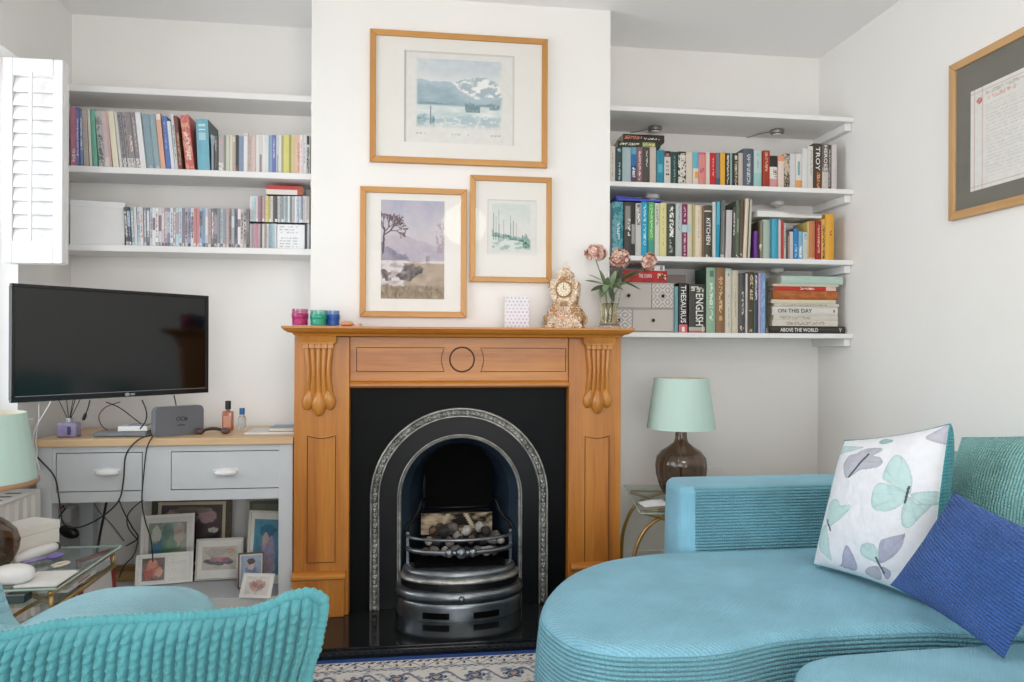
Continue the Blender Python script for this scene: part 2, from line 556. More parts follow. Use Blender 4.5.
def book(name, label, cat, group, loc, w, h, d, col, style=(), hard=False, lean=0.0, rnd=None, pages=True, rot=None, pcol=None):
    rnd = rnd or random.Random(len(label) * 7 + int(w * 1e5))
    t = thing(name, label, cat, loc, 0, group)
    t.rotation_euler = rot if rot else (0, -lean, 0)
    obj('cover', cover_mesh(w, h, d, col, style, hard, rnd), M_cover, t, local=True)
    if pages:
        e = min(0.0024 if hard else 0.001, w * 0.22); ins = 0.004 if hard else 0.0006
        obj('pages', bx(e, w - e, 0.007, d - ins, ins, h - ins), pcol or M_pages, t, local=True)
    return t

def T(c, v0=0.2, v1=0.8, u0=0.25, u1=0.75): return ('txt', v0, v1, c, u0, u1)
def Bk(v0, v1, c, u0=0, u1=1): return ('blk', v0, v1, c, u0, u1)
W_, K_ = '#e8e6e0', '#2c2c30'

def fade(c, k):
    """daylight wash-out near the window, mixed into the cover colours"""
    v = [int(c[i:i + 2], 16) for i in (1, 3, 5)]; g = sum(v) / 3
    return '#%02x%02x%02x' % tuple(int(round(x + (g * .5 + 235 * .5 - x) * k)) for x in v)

def row(specs, yf, z, group, place, depth, name='book', cat='book', dz=0.0, start=1, word='from the window end', washed_out=0.0):
    """specs: (px left, px right, py top, colour, look, kind, style, lean px, hard)"""
    made = []
    rnd = random.Random(len(specs) * 13 + int(z * 100))
    prev = None; meas = []
    for s in specs:
        x0, x1, yt = s[0], s[1], s[2]
        lean_px = s[7] if len(s) > 7 else 0
        p0 = atY(x0, (yt + 180) / 2, yf).x; p1 = atY(x1, (yt + 180) / 2, yf).x
        meas.append((p0, p1, atY((x0 + x1) / 2 - lean_px, yt, yf).z - z - dz, lean_px))
    for k, s in enumerate(specs):
        x0, x1, yt, col, look, kind, style = s[:7]
        lean_px = s[7] if len(s) > 7 else 0
        if washed_out:  # paler, greyer colours stand in for daylight on this shelf
            col = fade(col, washed_out); style = [tuple(fade(q, washed_out) if isinstance(q, str) and q.startswith('#') else q for q in e) for e in style]
        hard = s[8] if len(s) > 8 else kind.startswith('hard')
        p0, p1, h, _ = meas[k]
        if len(s) > 9: pass
        w = (p1 - p0) - 0.0006
        ang = 0.0
        if lean_px:
            dx = (atY(x0, yt, yf) - atY(x0 - lean_px, yt, yf)).x
            ang = math.atan2(dx, h); h = h / math.cos(ang); nl_ = specs[k + 1][7] if k + 1 < len(specs) and len(specs[k + 1]) > 7 else 0
            w = (w - max(0.0, nl_ - lean_px) * dx / lean_px) * math.cos(ang) * 0.985
        zz = z + dz + (w * math.sin(-ang) if ang < 0 else 0) + 0.0003
        yy = yf + rnd.uniform(0, 0.006)
        lab = f'{look} {kind}, {nth(k + start)} {word} {place}'
        d = depth * rnd.uniform(0.9, 1.08)
        made.append(book(name, lab, cat, group, (p0, yy, zz), w, h, d, col, style, hard, ang, rnd, pages=(name == 'book')))
    return made

P, HB = 'paperback', 'hardback'
rowA = [
 (70.3, 76.5, 107, '#cf6e8c', 'raspberry pink', P, [T(W_, .1, .3)], 1), (76.5, 80, 107, '#6b6cb4', 'violet-blue', P, [T('#d8d4e8', .2, .8)], 1), (80, 84, 110, '#6f8ac2', 'mid blue', P, [T(W_, .3, .9)], 1.5),
 (84, 89.5, 109, '#b5a89c', 'taupe', P, [], 2.5), (89.5, 92.6, 109, '#dde0cc', 'pale cream-green', P, [], 3), (92.6, 99, 109.5, '#58b296', 'jade green', HB, [], 3.5),
 (99, 105, 111, '#b8beb8', 'mottled grey-green', P, [('mot', '#7f8a86', 0.05), T('#5a6060', .1, .6)], 5), (105, 110, 111, '#dcc0c2', 'pale pink', P, [Bk(0, .2, '#e8d8d8')], 5), (110, 113.3, 111, '#cfa9a3', 'dusty rose', P, [], 5),
 (113.3, 119.6, 111, '#f2e4c6', 'cream', P, [], 6), (119.6, 123, 111, '#d8dcd5', 'off-white', P, [], 6.5),
 (123, 127.4, 112, '#8f878c', 'grey patterned', 'annual', [T('#dcd8d8', .0, .2, 0, 1), T('#5c565c', .2, .95, .2, .8)], 7), (127.4, 131.8, 112, '#9b9398', 'pale grey patterned', 'annual', [T('#e6e2e2', .0, .2, 0, 1), T('#625a60', .2, .95, .2, .8)], 7),
 (131.8, 136.4, 112, '#8a8084', 'warm grey patterned', 'annual', [T('#dcd8d8', .0, .2, 0, 1), T('#e0c8b8', .3, .6, .2, .8)], 7), (136.4, 141, 112, '#857c82', 'dark grey patterned', 'annual', [T('#e8e4e4', .0, .2, 0, 1), T('#c8c0c4', .3, .9, .3, .7)], 7),
 (141, 146.4, 112.5, '#eeedf0', 'plain white', P, [], 6.5), (146.4, 154.4, 114, '#7f9fac', 'slate teal', HB, [T('#b8ccd2', .0, .08, .4, .9)], 6), (154.4, 160.6, 114, '#8caab3', 'pale slate teal', HB, [T('#d8e2e4', .0, .08, .3, .8)], 6),
 (161, 165.8, 113, '#f2aa8a', 'peach', P, [Bk(.88, .98, '#f6e6dc')], 6), (166, 171.2, 116, '#4c6ec2', 'royal blue', P, [T('#a8b8e0', .4, .9, .3, .6)], 5), (171.4, 175, 121, '#dfe8f0', 'icy white', P, [], 5),
 (175, 178.6, 114, '#dbe0e0', 'silver-grey', P, [T('#8a9a9a', .2, .8)], 5), (178.6, 183.4, 116, '#7c3c36', 'maroon', P, [T('#c8b078', .1, .7, .5, 1)], 5.5), (186, 194.6, 115, '#e35c58', 'coral red', HB, [('mot', '#f0a078', 0.12), T('#f4d8c8', .2, .7)], 6.5, False),
 (197.5, 210, 119, '#62b8d0', 'big turquoise', HB, [Bk(.78, .82, '#d8ecf2', .2, .8), Bk(.86, .9, '#c8e4ee', .25, .75), Bk(.6, .74, '#a8d8e6', .2, .8), ('side', '#3f5560')], 2.5),
]
row(rowA, 3.435, 1.984, 'tall books on the shelf beside the window', 'of the tall books beside the window', 0.165, washed_out=.28)
rowA2 = [
 (214.2, 216.6, 136, '#5c5c5a', 'charcoal', P, [T('#c8c0b0', .6, .9)]), (216.6, 218.6, 136, '#48484a', 'black', P, []), (218.6, 223.6, 135, '#b6adad', 'grey-pink', P, [Bk(.76, .84, '#d8a0a0'), T('#f0f0f0', 0, .25, 0, 1)]), (223.6, 226, 135, '#8c897b', 'olive grey', P, []),
 (226, 229.6, 135, '#c9cebc', 'sage', P, []), (229.6, 232.2, 135, '#e6e4d0', 'ivory', P, []), (232.2, 235.6, 135, '#bfae9e', 'beige', P, [T('#f0e0d0', .8, .95)]), (235.6, 238.4, 135, '#39393f', 'jet black', P, [T('#d05060', .0, .2)]),
 (238.4, 243.6, 136, '#7f94b2', 'steel blue', P, []), (243.6, 247.6, 133, '#eae8e6', 'tall white', P, [Bk(.92, .96, '#b8c8b8')]), (247.6, 251.6, 135, '#c9b2ad', 'mauve-taupe', P, [T('#a88f8a', .1, .9, .3, .7)]), (251.6, 255.6, 135, '#dac0b9', 'blush', P, []),
 (255.6, 258.6, 135, '#f0ebe8', 'clean white', P, []), (258.6, 262.6, 135, '#d9d3d1', 'white and grey', P, [Bk(.0, .5, '#8c8486', .2, .8)]), (262.6, 265.6, 135, '#ece9e5', 'chalk white', P, []), (265.6, 268.6, 135, '#dce4ea', 'palest blue', P, []),
 (268.6, 272, 135, '#8fb2cf', 'sky blue', P, []), (272, 276, 135, '#5f70ba', 'cornflower blue', P, [T('#d8d8f0', .4, .9, .3, .7)]), (276, 279, 135, '#d0d2d9', 'pearl grey', P, [T('#888890', .0, .5)]), (279, 281.6, 135, '#e5e3d1', 'buttermilk', P, []),
 (281.6, 283.6, 135, '#b6b189', 'khaki', P, []), (283.6, 289, 135, '#dfd96e', 'bright yellow', P, []), (289, 291, 135, '#a9a152', 'mustard', P, []), (291, 295, 135, '#d9c98a', 'sand yellow', P, []), (295, 299.6, 135, '#f1baa2', 'apricot', P, [T('#c88a80', .1, .8, .6, 1)]),
 (299.6, 303, 135, '#f2e6e4', 'white pink-lettered', P, [T('#d89a98', .1, .9, .3, .7)]), (303, 306.4, 135, '#eceaec', 'white blue-lettered', P, [T('#a8b0c0', .3, .8, .3, .7)]), (306.4, 309.8, 135, '#d8d5cf', 'white black-banded', P, [Bk(.76, .98, '#2c2a2c', .1, .9), T('#2c2a2c', .02, .7, .1, .9)]),
]
row(rowA2, 3.44, 1.984, 'small paperbacks beside the chimney', 'of the short paperbacks beside the chimney', 0.115, washed_out=.22)
# the floppy book slumped between the turquoise hardback and the paperbacks
pa, pb = atY(211, 150, 3.44), atY(213.6, 150, 3.44)
tf = thing('book', 'floppy grey booklet slumped against the big turquoise hardback', 'book', (pa.x, 3.44, 1.9842), 0, 'tall books on the shelf beside the window')
bm = nb()
pts = [(pb.x, 1.9843), (pa.x + .001, 1.985), (pa.x, 2.10), (pa.x - .004, 2.155), (pa.x, 2.158), (pa.x + .012, 2.150), (pa.x + .022, 2.135), (pb.x + .0115, 2.119), (pb.x + .0115, 2.115), (pa.x + .016, 2.128), (pb.x - .002, 2.105)]
prism(bm, pts[::-1], 3.445, 3.58, 'y')
obj('cover', bm, mat('grey_booklet_paper', '#98a2ae', 0.6, var=0.1, scale=80), tf)

# DVDs
dv = '#55555c #47474f #8fb0bb #dcd8da #b8dae0 #ebe5e7 #8f969e #7d848c #c3d6dd #e6eff2 #f5f7f7 #d8dee0 #d9c1c6 #b694b4 #8e8aa1 #e8eff5 #a8a2a8 #bee0e7 #cfe6eb #8c8494 #b7b7c4 #98a0be #e7e9e9 #d98488 #d98a8c #a5c0d5 #87a8c2 #c2c5e1 #b59f9b #7d797e #6a656c #89898f #b6c2c7 #8e969c #c1a49b #8e7a76 #a8a8b0 #6e6978 #ede7eb #cdb9b4 #a79f99 #6c6a6c'.split()
dn = 'graphite,near-black,teal-grey,milky white,aqua,pinkish white,pewter,slate,ice blue,frost white,pure white,pale ash,shell pink,lilac,dusky violet,blue-white,stone grey,light aqua,pale cyan,plum grey,lavender grey,periwinkle,bone white,rose red,salmon red,powder blue,denim blue,pale periwinkle,clay,iron grey,smoke brown,mid grey,mist blue,lead grey,tan,cocoa,silver,aubergine grey,soft white,pale terracotta,fawn,ash black'.split(',')
x = 126.2; sp = []
for c, n_ in zip(dv, dn):
    w = 2.93
    rr = random.Random(int(c[1:], 16))
    st = [T('#f0f0f4' if rr.random() < .6 else '#2c2c34', .02, .12, .1, .9)]
    if rr.random() < .7: st.append(T(rr.choice(['#f0eef0', '#3c3c46', '#c06a6a', '#7a90b8']), .25, .9, .25, .75))
    if rr.random() < .4: st.append(Bk(rr.uniform(.3, .6), rr.uniform(.65, .95), rr.choice(['#c8d8e8', '#8a7a88', '#e8dcd8', '#b8a0a8'])))
    ln = max(0, 3.2 * (1 - (x - 126) / 24))
    sp.append((x, x + w, 207.2 + (x - 126) / 123 * 1.6, c, n_, 'DVD case', st, ln)); x += w
row(sp, 3.445, 1.637, 'DVDs above the television', 'of the DVD row', 0.135, 'dvd_case', 'DVD case', word='from the white box in', washed_out=.25)
cu = '#e8dfe4 #c8dfe6 #b3d3da #d9c2c8 #b79aa6 #8d5f6a #c39aa0 #d6cfae #e3d95a #bfb7a8 #dcd6d0 #5b5a5c #47494b #d9d9d6 #9fa9ad #86949a #b7c6cb #a8b4b9 #cfe0e2 #8f9496 #c6c1bd #e4eaf0 #b9c3d2 #d3dfea #8a92a4 #c9ced8 #e0d7d2 #c3b5ac'.split()
un = 'pinkish white,pale aqua,soft teal,pale rose,mauve,wine red,dusky pink,straw,lemon yellow,stone,oat,charcoal,black,white,blue-grey,slate grey,misty blue,fog grey,mint white,iron grey,putty,blue-white,light steel,ice blue,denim grey,silver,linen,taupe'.split(',')
cl = '#dedce0 #b9b4b6 #d9a2b6 #c98da6 #d9b3b8 #5c5a5e #d8d3cf #a59c96 #e9e4df #8f9fae #8fc0cf #b8c9cf #d2d8dc'.split()
ln_ = 'pale grey,grey,pink,deep pink,rose,black,ecru,brown-grey,chalk,slate blue,turquoise,mist grey,silver-white'.split(',')
z2 = 1.637
sp = []; x = 249.6
for c, n_ in zip(cl, ln_): sp.append((x, x + 2.1, 223.6, c, n_, 'CD case', [T('#6c6c72', .1, .9, .4, .7)] if len(sp) % 3 else [])); x += 2.1
lowcds = row(sp, 3.46, z2, 'CDs on the lower row', 'of the lower row of CDs', 0.12, 'cd_case', 'CD case', word='from the DVD end', washed_out=.2)
sp = [(305.4, 307.5, 223.6, '#6a6c70', 'dark grey', 'CD case', []), (307.5, 309.4, 223.6, '#c9ccd0', 'pale grey', 'CD case', [])]
row(sp, 3.46, z2, 'CDs on the lower row', 'behind the white boxed set against the chimney', 0.12, 'cd_case', 'CD case', word='slim case')
# boxed set facing out below the upper CDs
p0, p1 = atY(277.2, 235, 3.455), atY(304.6, 235, 3.455)
hh = atY(290, 224.4, 3.455).z - z2
bs = thing('boxed_set', 'white boxed CD set facing out, its back cover lined with small print', 'boxed set', (p0.x, 3.455, z2))
obj('case', bx(p0.x, p1.x, 3.456, 3.58, z2 + .0003, z2 + hh, 0.001), M_white, bs)
def cd_back(u, v):
    rr = random.Random(int(u * 22) * 7 + int(v * 26) * 31)
    if (int(v * 26) % 3 == 0) and .08 < u < .75 and .1 < v < .95 and rr.random() < .6: return hx('#a9adb4')
    return hx('#eff0f2')
bm = nb(); sheet(bm, (p0.x + .003, 3.4555, z2 + .003), (p1.x - p0.x - .006, 0, 0), (0, 0, hh - .006), 22, 26, cd_back)
obj('back_cover', bm, M_cover, bs)
sp = []; x = 249.6
for c, n_ in zip(cu, un): sp.append((x, x + 2.13, 196, c, n_, 'CD case', [T('#5c5c64', .1, .9, .4, .7)] if len(sp) % 3 else [Bk(.0, .12, '#e8e8ea')])); x += 2.13
zc2 = max(atY(290, 224.4, 3.455).z, lowcds[0].location.z + .127) - z2 + .002
row(sp, 3.46, z2, 'CDs on the upper row', 'of the upper row of CDs', 0.12, 'cd_case', 'CD case', dz=zc2, word='from the DVD end', washed_out=.2)
# thick red and white paperback lying on the CDs
p0, p1 = atY(265.5, 190, 3.45), atY(302, 190, 3.45)
ztop = atY(280, 195.2, 3.46).z + .004
th = atY(285, 185.2, 3.45).z - ztop
book('book', 'thick paperback with a red cover lying on top of the CDs', 'book', None, (p1.x, 3.462, ztop), th, p1.x - p0.x, 0.11, '#c9504c', [Bk(0, 1, '#e6e0da', 0, .55), Bk(0, .14, '#b8604a')], False, rot=(0, -PI / 2, 0))
# white storage box on the DVD shelf
a = atY(70, 199.5, 3.425); zt = a.z
b = atZ(125, 206.6, zt); b = atY(125, 206.6, min(b.y, 3.465))
ax = Vector((b.x - a.x, b.y - a.y, 0)); L = ax.length; ang = math.atan2(ax.y, ax.x)
wbx = thing('box_file', 'plain white box file standing at the window end of the DVD shelf', 'box file', (a.x, a.y, z2), ang)
hB = zt - z2
obj('case', bx(0, L, 0, 0.085, .0005, hB, 0.003), mat('white_card', '#e6e6e6', 0.55, var=0.02), wbx, local=True)
obj('lid', bx(-.0008, L + .0008, -.0012, 0.086, hB - .028, hB + .001, 0.003), mat('white_card', '#e6e6e6'), wbx, local=True)
# ---------------------------------------------------------------- books in the lamp alcove
YR = 3.35
def spine_text(t, body, w, h, v0, v1, width, m, u=0.5, rev=False):
    letters(body, (w * u, -0.0008, h * (v0 + v1) / 2), h * (v1 - v0), w * width, (0, 0, -1), (1, 0, 0), m, None).parent = t
def dims(t):
    c = [o for o in t.children if o.name.startswith('cover')][0].data
    return max(v.co.x for v in c.vertices), max(v.co.z for v in c.vertices)
PR = 'in the top lamp-alcove row'
r1 = [
 (610, 615.6, 146, '#d8d0c8', 'white', P, [T('#a09890', .2, .8, .4, .6)]), (616, 622.6, 147, '#2c494d', 'dark teal', P, [T('#b8c8c8', .1, .6, .4, .65), T('#b8c8c8', .85, .95)]), (622.8, 631.4, 147, '#a9bec3', 'pale teal', P, []),
 (631.6, 636.8, 147, '#2f76b2', 'blue and navy', P, [Bk(0, .3, '#5a4660'), Bk(.3, .5, '#2c4a80'), Bk(.8, 1, '#6aa8cc'), T('#e8e8f0', .2, .45)]), (637, 643.2, 147, '#8a6669', 'mauve', P, [T('#e0d0cc', .1, .9, .35, .7)]), (643.5, 650, 147, '#4b4a45', 'dark olive', P, [T('#d8d6d0', .45, .9, .4, .7)]),
 (650.2, 656.6, 147, '#cbbcb2', 'beige', P, []), (656.8, 664.4, 150, '#2b87a0', 'deep turquoise', P, [Bk(.35, .6, '#58b0c0', .2, .8), ('side', '#1f5a6a')]),
 (664.6, 670.8, 151, '#d2cdc8', 'white ROOM-lettered', P, [Bk(.84, 1, '#2e2a2a'), Bk(.86, .92, '#b87868', .2, .8)]), (671, 678.2, 151.5, '#2e4947', 'bottle green', P, [T('#8aa8a0', .1, .9, .4, .7)]), (678.4, 686.2, 151.5, '#2b2927', 'black script-covered', P, [('mot', '#d0cac0', 0.0, 5), T('#d8d2c8', .05, .95, .2, .9)]),
 (686.4, 693, 152, '#d3c9bb', 'cream', P, []), (693.2, 698.8, 152, '#d8cfbe', 'cream, blue and orange', P, [Bk(.52, 1, '#5ab4ca'), Bk(.25, .42, '#e2a05c', .3, 1)]), (699, 706.2, 152, '#da8985', 'salmon pink', P, [T('#a05060', .4, .55), Bk(.92, 1, '#c86a8a')]),
 (706.4, 710.2, 152.5, '#d8ccc0', 'oatmeal', P, []), (710.4, 716.4, 152.5, '#c0272d', 'bright red', P, [T('#e8a0a0', .3, .9, .4, .7)]), (716.6, 720.6, 152.5, '#6e7581', 'grey-blue', P, [Bk(0, .25, '#4a5a78')]), (720.8, 725.6, 152.5, '#e2a936', 'golden yellow', P, []),
 (725.8, 730.2, 153, '#33302c', 'black white-lettered', P, [T('#d8d4cc', .1, .95, .3, .8)]), (730.4, 733.8, 153, '#8da79f', 'thin sea green', P, [Bk(0, 1, '#2e3a48', .6, 1)]), (734, 738.6, 153, '#3b382f', 'black cream-patterned', P, [Bk(.8, .92, '#c8ccb0', .2, .8), T('#c8bfa8', .05, .75, .2, .8)]),
 (738.8, 743.2, 152.8, '#c6bab0', 'putty', P, []), (743.6, 754.2, 148.5, '#525c68', 'fat slate-blue', HB, [T('#b8bcc0', .1, .85, .3, .7)]), (754.6, 762.4, 149.5, '#bacfcb', 'pale aqua', P, [Bk(0, .4, '#9cc8c4'), T('#8aa8a8', .5, .9, .4, .6)]),
 (763, 770, 150.5, '#a23a28', 'russet', P, [T('#e0b090', .45, .95, .35, .7)]), (770.2, 778.2, 155.5, '#d69a9d', 'black, white and pink', P, [Bk(.66, 1, '#2b2927'), Bk(.3, .66, '#e4ded6'), T('#4a4440', .34, .6, .4, .9), Bk(0, .08, '#3a302c')]), (778.6, 784.2, 155.5, '#e3d2c4', 'cream orange-topped', P, [Bk(.84, 1, '#e59a76')]),
 (784.4, 790.2, 153.5, '#cdb79f', 'buff patterned', P, [T('#4a3c34', .0, .4, 0, 1), ('mot', '#5a6660', 0.15)]), (790.4, 796, 153.5, '#d5d3d5', 'silver-grey', P, []), (796.2, 802.4, 153.5, '#ded8d2', 'white teal-and-orange', P, [Bk(.4, .78, '#7aa8a8', .3, .7), Bk(0, .26, '#e0a060')]),
 (802.6, 808, 148.5, '#dcdcdc', 'plain white', P, []), (808.2, 813.4, 146, '#d9d5cf', 'ivory', P, [T('#a8a8a8', .3, .9, .5, .8)]), (813.6, 822.2, 143.5, '#463b35', 'dark brown TROY-lettered', P, [Bk(0, .4, '#7a4420', .35, .85), T('#d8a878', .05, .38, .45, .75)]),
 (822.5, 829, 144, '#cac4bc', 'stone HEROES-lettered', P, [Bk(.5, 1, '#6c645c'), Bk(.4, .5, '#9a928a')]), (829.2, 831.8, 144.5, '#4b4540', 'thin dark grey', P, [T('#c8c0b8', .1, .9)]), (832, 838, 144.5, '#d2ccca', 'off-white', P, [Bk(0, 1, '#a89c9c', .0, .14), Bk(0, 1, '#a89c9c', .86, 1)]),
]
m1 = row(r1, YR, 1.974, 'novels in the top row of the lamp alcove', PR, 0.125, word='from the chimney')
w, h = dims(m1[32]); spine_text(m1[32], 'TROY', w, h, .42, .93, .5, M_type_white, .52)
w, h = dims(m1[33]); spine_text(m1[33], 'HEROES', w, h, .43, .97, .5, M_type_white, .52)
w, h = dims(m1[8])
for k, ch in enumerate('ROOM'): letters(ch, (w * .5, -0.0008, h * (.68 - .12 * k)), w * .45, h * .07, (1, 0, 0), (0, 0, 1), M_type_dark, None).parent = m1[8]
# two books lying across the first novels
zt = max(o.location.z + dims(o)[1] for o in m1[0:7]) + .001
ybk = 148.3
for px0, px1, y0, y1, col, lk, st in ((618, 660.5, 142.6, ybk, '#26382f', 'dark green', [T('#e8e0c8', .5, .95, .3, .8), Bk(.12, .42, '#8f9a5c'), T('#e0d8a0', .14, .4, .3, .8)]), (623.5, 664.5, 134.6, 142.2, '#2b2321', 'black-brown', [T('#d07a60', .55, .97, .35, .75), T('#dcd6cc', .12, .5, .3, .6)])):
    a, b = atY(px0, y1, YR + .02), atY(px1, y1, YR + .02)
    th = (y1 - y0) / 720 * 3.4
    t = book('book', f'{lk} paperback lying flat, ' + ('lower' if lk == 'dark green' else 'upper') + ' of two across the top-row novels', 'book', 'books lying across the novels', (b.x, YR + .022, zt), th, b.x - a.x, 0.13, col, [(s[0], 1 - s[2], 1 - s[1], *s[3:]) if s[0] == 'txt' and False else s for s in st], False, rot=(0, -PI / 2, 0))
    zt += th + .0008

PM = 'in the cookbook row'
r2 = [
 (609.6, 612.2, 203, '#7d7a80', 'thin grey', HB, []), (612.6, 624, 201.5, '#2d7f8d', 'teal wave-patterned', HB, [('mot', '#6aa8b4', .02, 2), Bk(0, .16, '#9cc8d4', 0, .7), T('#c8dce0', .3, .7, .4, .65)]), (624.4, 635.6, 202, '#3c3b39', 'charcoal figure-covered', HB, [Bk(.5, .92, '#8f8c88', .12, .5), Bk(.25, .6, '#a8a6a2', .7, .95), T('#d8d6d2', .35, .7, .35, .55)]),
 (636, 641.6, 203, '#cbcbc8', 'white dark-titled', P, [Bk(.6, .98, '#7a7c7c', .2, .9), T('#e8e8e8', .62, .95)]), (641.8, 648.6, 201.5, '#279fc6', 'bright blue', HB, [T('#b8e0ec', .2, .95, .3, .7)]), (649, 655, 202, '#5cae66', 'leaf green', P, [T('#c8e4b8', .35, .95, .3, .7), Bk(.0, .3, '#4a9a88')]),
 (655.2, 660, 203, '#d0d2c2', 'white green-edged', P, [T('#8a9a8a', .6, .95)]), (660.2, 666.8, 203, '#dad192', 'butter yellow', P, [T('#a8a070', .2, .9, .45, .6)]), (667, 676, 203.5, '#37433a', 'blackish-green', HB, [T('#eceae4', .38, .95, .3, .75), T('#a8a8a0', .1, .34, .3, .7)]),
 (676.3, 682.5, 203, '#bac1c1', 'grey-blue', P, [T('#8a9a9c', .5, .95, .4, .7)]), (682.7, 688, 204, '#7b3052', 'plum', P, [Bk(.48, .63, '#b8d0d8'), T('#d8b8c8', .05, .45, .35, .7), T('#d8b8c8', .66, .95, .35, .7)]), (688.2, 693, 204, '#d2c6b6', 'pale beige', P, [Bk(.48, .63, '#a8c8c8', 0, .8)]),
 (693.1, 695, 204, '#b6a962', 'thin olive-yellow', P, []), (695.2, 703, 205, '#decfba', 'wide cream', HB, [T('#b8a890', .2, .9, .45, .6)]), (703.1, 704.4, 206, '#8a6a4a', 'very thin brown', P, []), (704.6, 712.6, 205.5, '#4a4439', 'dark brown KITCHEN-lettered', HB, [Bk(.88, .9, '#d8d0c0'), Bk(.92, .94, '#d8d0c0'), T('#d8d0c0', .02, .06)]),
 (712.9, 716, 202, '#c9d1cd', 'pale mint', P, []), (716.2, 720, 201.5, '#2993b4', 'kingfisher blue', P, [Bk(.6, 1, '#5ab0c8')], -1), (720.8, 724.8, 200.5, '#6a6c6a', 'mid grey', P, [Bk(0, .06, '#c0c4cc'), Bk(.1, .8, '#8a8c86', .5, .8)], -1), (726, 732, 210, '#c8c2c4', 'lilac-white', P, [], -1),
 (732.6, 735.4, 207, '#4a4c44', 'blackish grey', P, [T('#c8ccc0', .45, .9)], -1), (735.8, 740, 200.5, '#5a6654', 'moss green', HB, [Bk(.45, .7, '#9aa08a', .3, .7), T('#e8e8e0', .02, .06)], -1), (740.3, 743.4, 199.5, '#5e5040', 'umber', HB, [T('#d0c8b8', .05, .1)], -1), (743.7, 747.8, 198.5, '#decdb8', 'ivory', HB, [], -2.6),
 (748.6, 752.8, 199.5, '#babdaf', 'sage-white', HB, [], -2.2),
]
m2 = row(r2, YR, 1.625, 'cookbooks in the third alcove row', PM, 0.17, word='from the chimney')
w, h = dims(m2[15]); spine_text(m2[15], 'KITCHEN', w, h, .26, .76, .5, M_type_white)
r2b = [
 (754.6, 758.2, 231, '#6b3a8c', 'purple', P, []), (759, 763, 221.5, '#493f34', 'black-and-tan', P, [Bk(0, 1, '#a8987c', .5, .8), T('#e8e0d0', .25, .4)]), (763.4, 771, 219.5, '#a9b9ad', 'grey-green', HB, []), (771.3, 779, 218.5, '#46a9c4', 'sea blue', HB, [Bk(0, 1, '#2a7a98', .0, .2)]),
 (779.2, 781, 219.5, '#dacace', 'thin blush', P, []), (781.1, 784.3, 221, '#ba433a', 'tomato red', P, []), (784.5, 786.4, 224, '#c6c6c2', 'thin white', P, [T('#5a5a5a', .3, .9)]), (786.6, 790, 229.5, '#5a4e48', 'peaty brown', P, [Bk(.0, .8, '#b8a898', .6, .8)]), (790.2, 794, 231.5, '#d1cbc8', 'short white', P, []),
 (794.2, 798.8, 228.5, '#2d80bb', 'strong blue', P, [T('#a8c8e0', .1, .5)]), (799, 803, 231.5, '#82b4cc', 'watery blue', P, [T('#f0f4f8', .1, .5)]), (803.2, 808, 232, '#c6ccca', 'frosted grey', P, [T('#7aa8b8', .75, .95)]), (808.1, 809.4, 221.5, '#d8c27a', 'thin straw', P, []), (809.6, 816, 221, '#c27a52', 'terracotta', HB, [Bk(0, .08, '#c8b8a8')]),
 (816.3, 822, 221, '#9b2b24', 'dark red', P, [T('#e8b8a0', .2, .9, .35, .7)]), (822.2, 825.8, 219, '#dab262', 'yellow black-lettered', P, [T('#3a2c20', .05, .85, .3, .9)]), (826.2, 835, 214, '#e0a63a', 'large amber', HB, [T('#7a3a28', .55, .65, .4, .7)]),
]
m2b = row(r2b, YR, 1.625, 'cookbooks in the third alcove row', 'of the lower run under the loose papers', 0.14, word='from the ivory cookbooks')
# papers laid over the lower run
zt = max(o.location.z + dims(o)[1] for o in m2b[:16]) + .0025
a, b = atY(757, 216, YR), atY(821, 216, YR)
bm = nb()
nx = 14
prev = None
lo = lambda u: zt + .010 * (1 - u) ** 2 * math.sin(u * 3) + .0
for sgn in (0,):
    top, bot = [], []
    for i in range(nx + 1):
        u = i / nx; x = a.x + (b.x - a.x) * u
        bot.append((x, zt)); top.append((x, zt + .028 - .017 * u + .004 * math.sin(u * 7)))
prism(bm, bot + top[::-1], YR - .006, YR + .15, 'y')
pp = thing('paper_sheaf', 'floppy white sheaf of papers lying over the lower cookbooks', 'papers', (a.x, YR, zt))
obj('sheets', bm, mat('white_paper', '#e4e1dd', 0.8, var=0.04), pp)
bm = nb(); prism(bm, [(p[0] - .004, p[1] + .0004) for p in top] + [(p[0] - .004, p[1] + .0022) for p in top[::-1]], YR - .016, YR + .14, 'y')
obj('cover_sheet', bm, mat('grey_paper', '#d2d0cf', 0.7), pp)
# blue folder on the tall cookbooks
zt = max(o.location.z + dims(o)[1] for o in m2[1:8]) + .001
a, b = atY(617, 199, YR), atY(662.5, 201, YR)
fo = thing('folder', 'cobalt blue folder lying flat on the tall cookbooks by the chimney', 'folder', (a.x, YR, zt))
Mf = mat('cobalt_plastic', '#2f3cae', 0.35)
obj('cover', prism(nb(), [(a.x, zt), (b.x, zt), (b.x, zt + .004), (a.x, zt + .024), (a.x - .006, zt + .014)], YR + .004, YR + .17, 'y'), Mf, fo)
obj('flap', bx(a.x + .004, b.x - .004, YR, YR + .0035, zt + .0005, zt + .009, .001), mat('blue_plastic_flap', '#4a56c4', 0.4), fo)

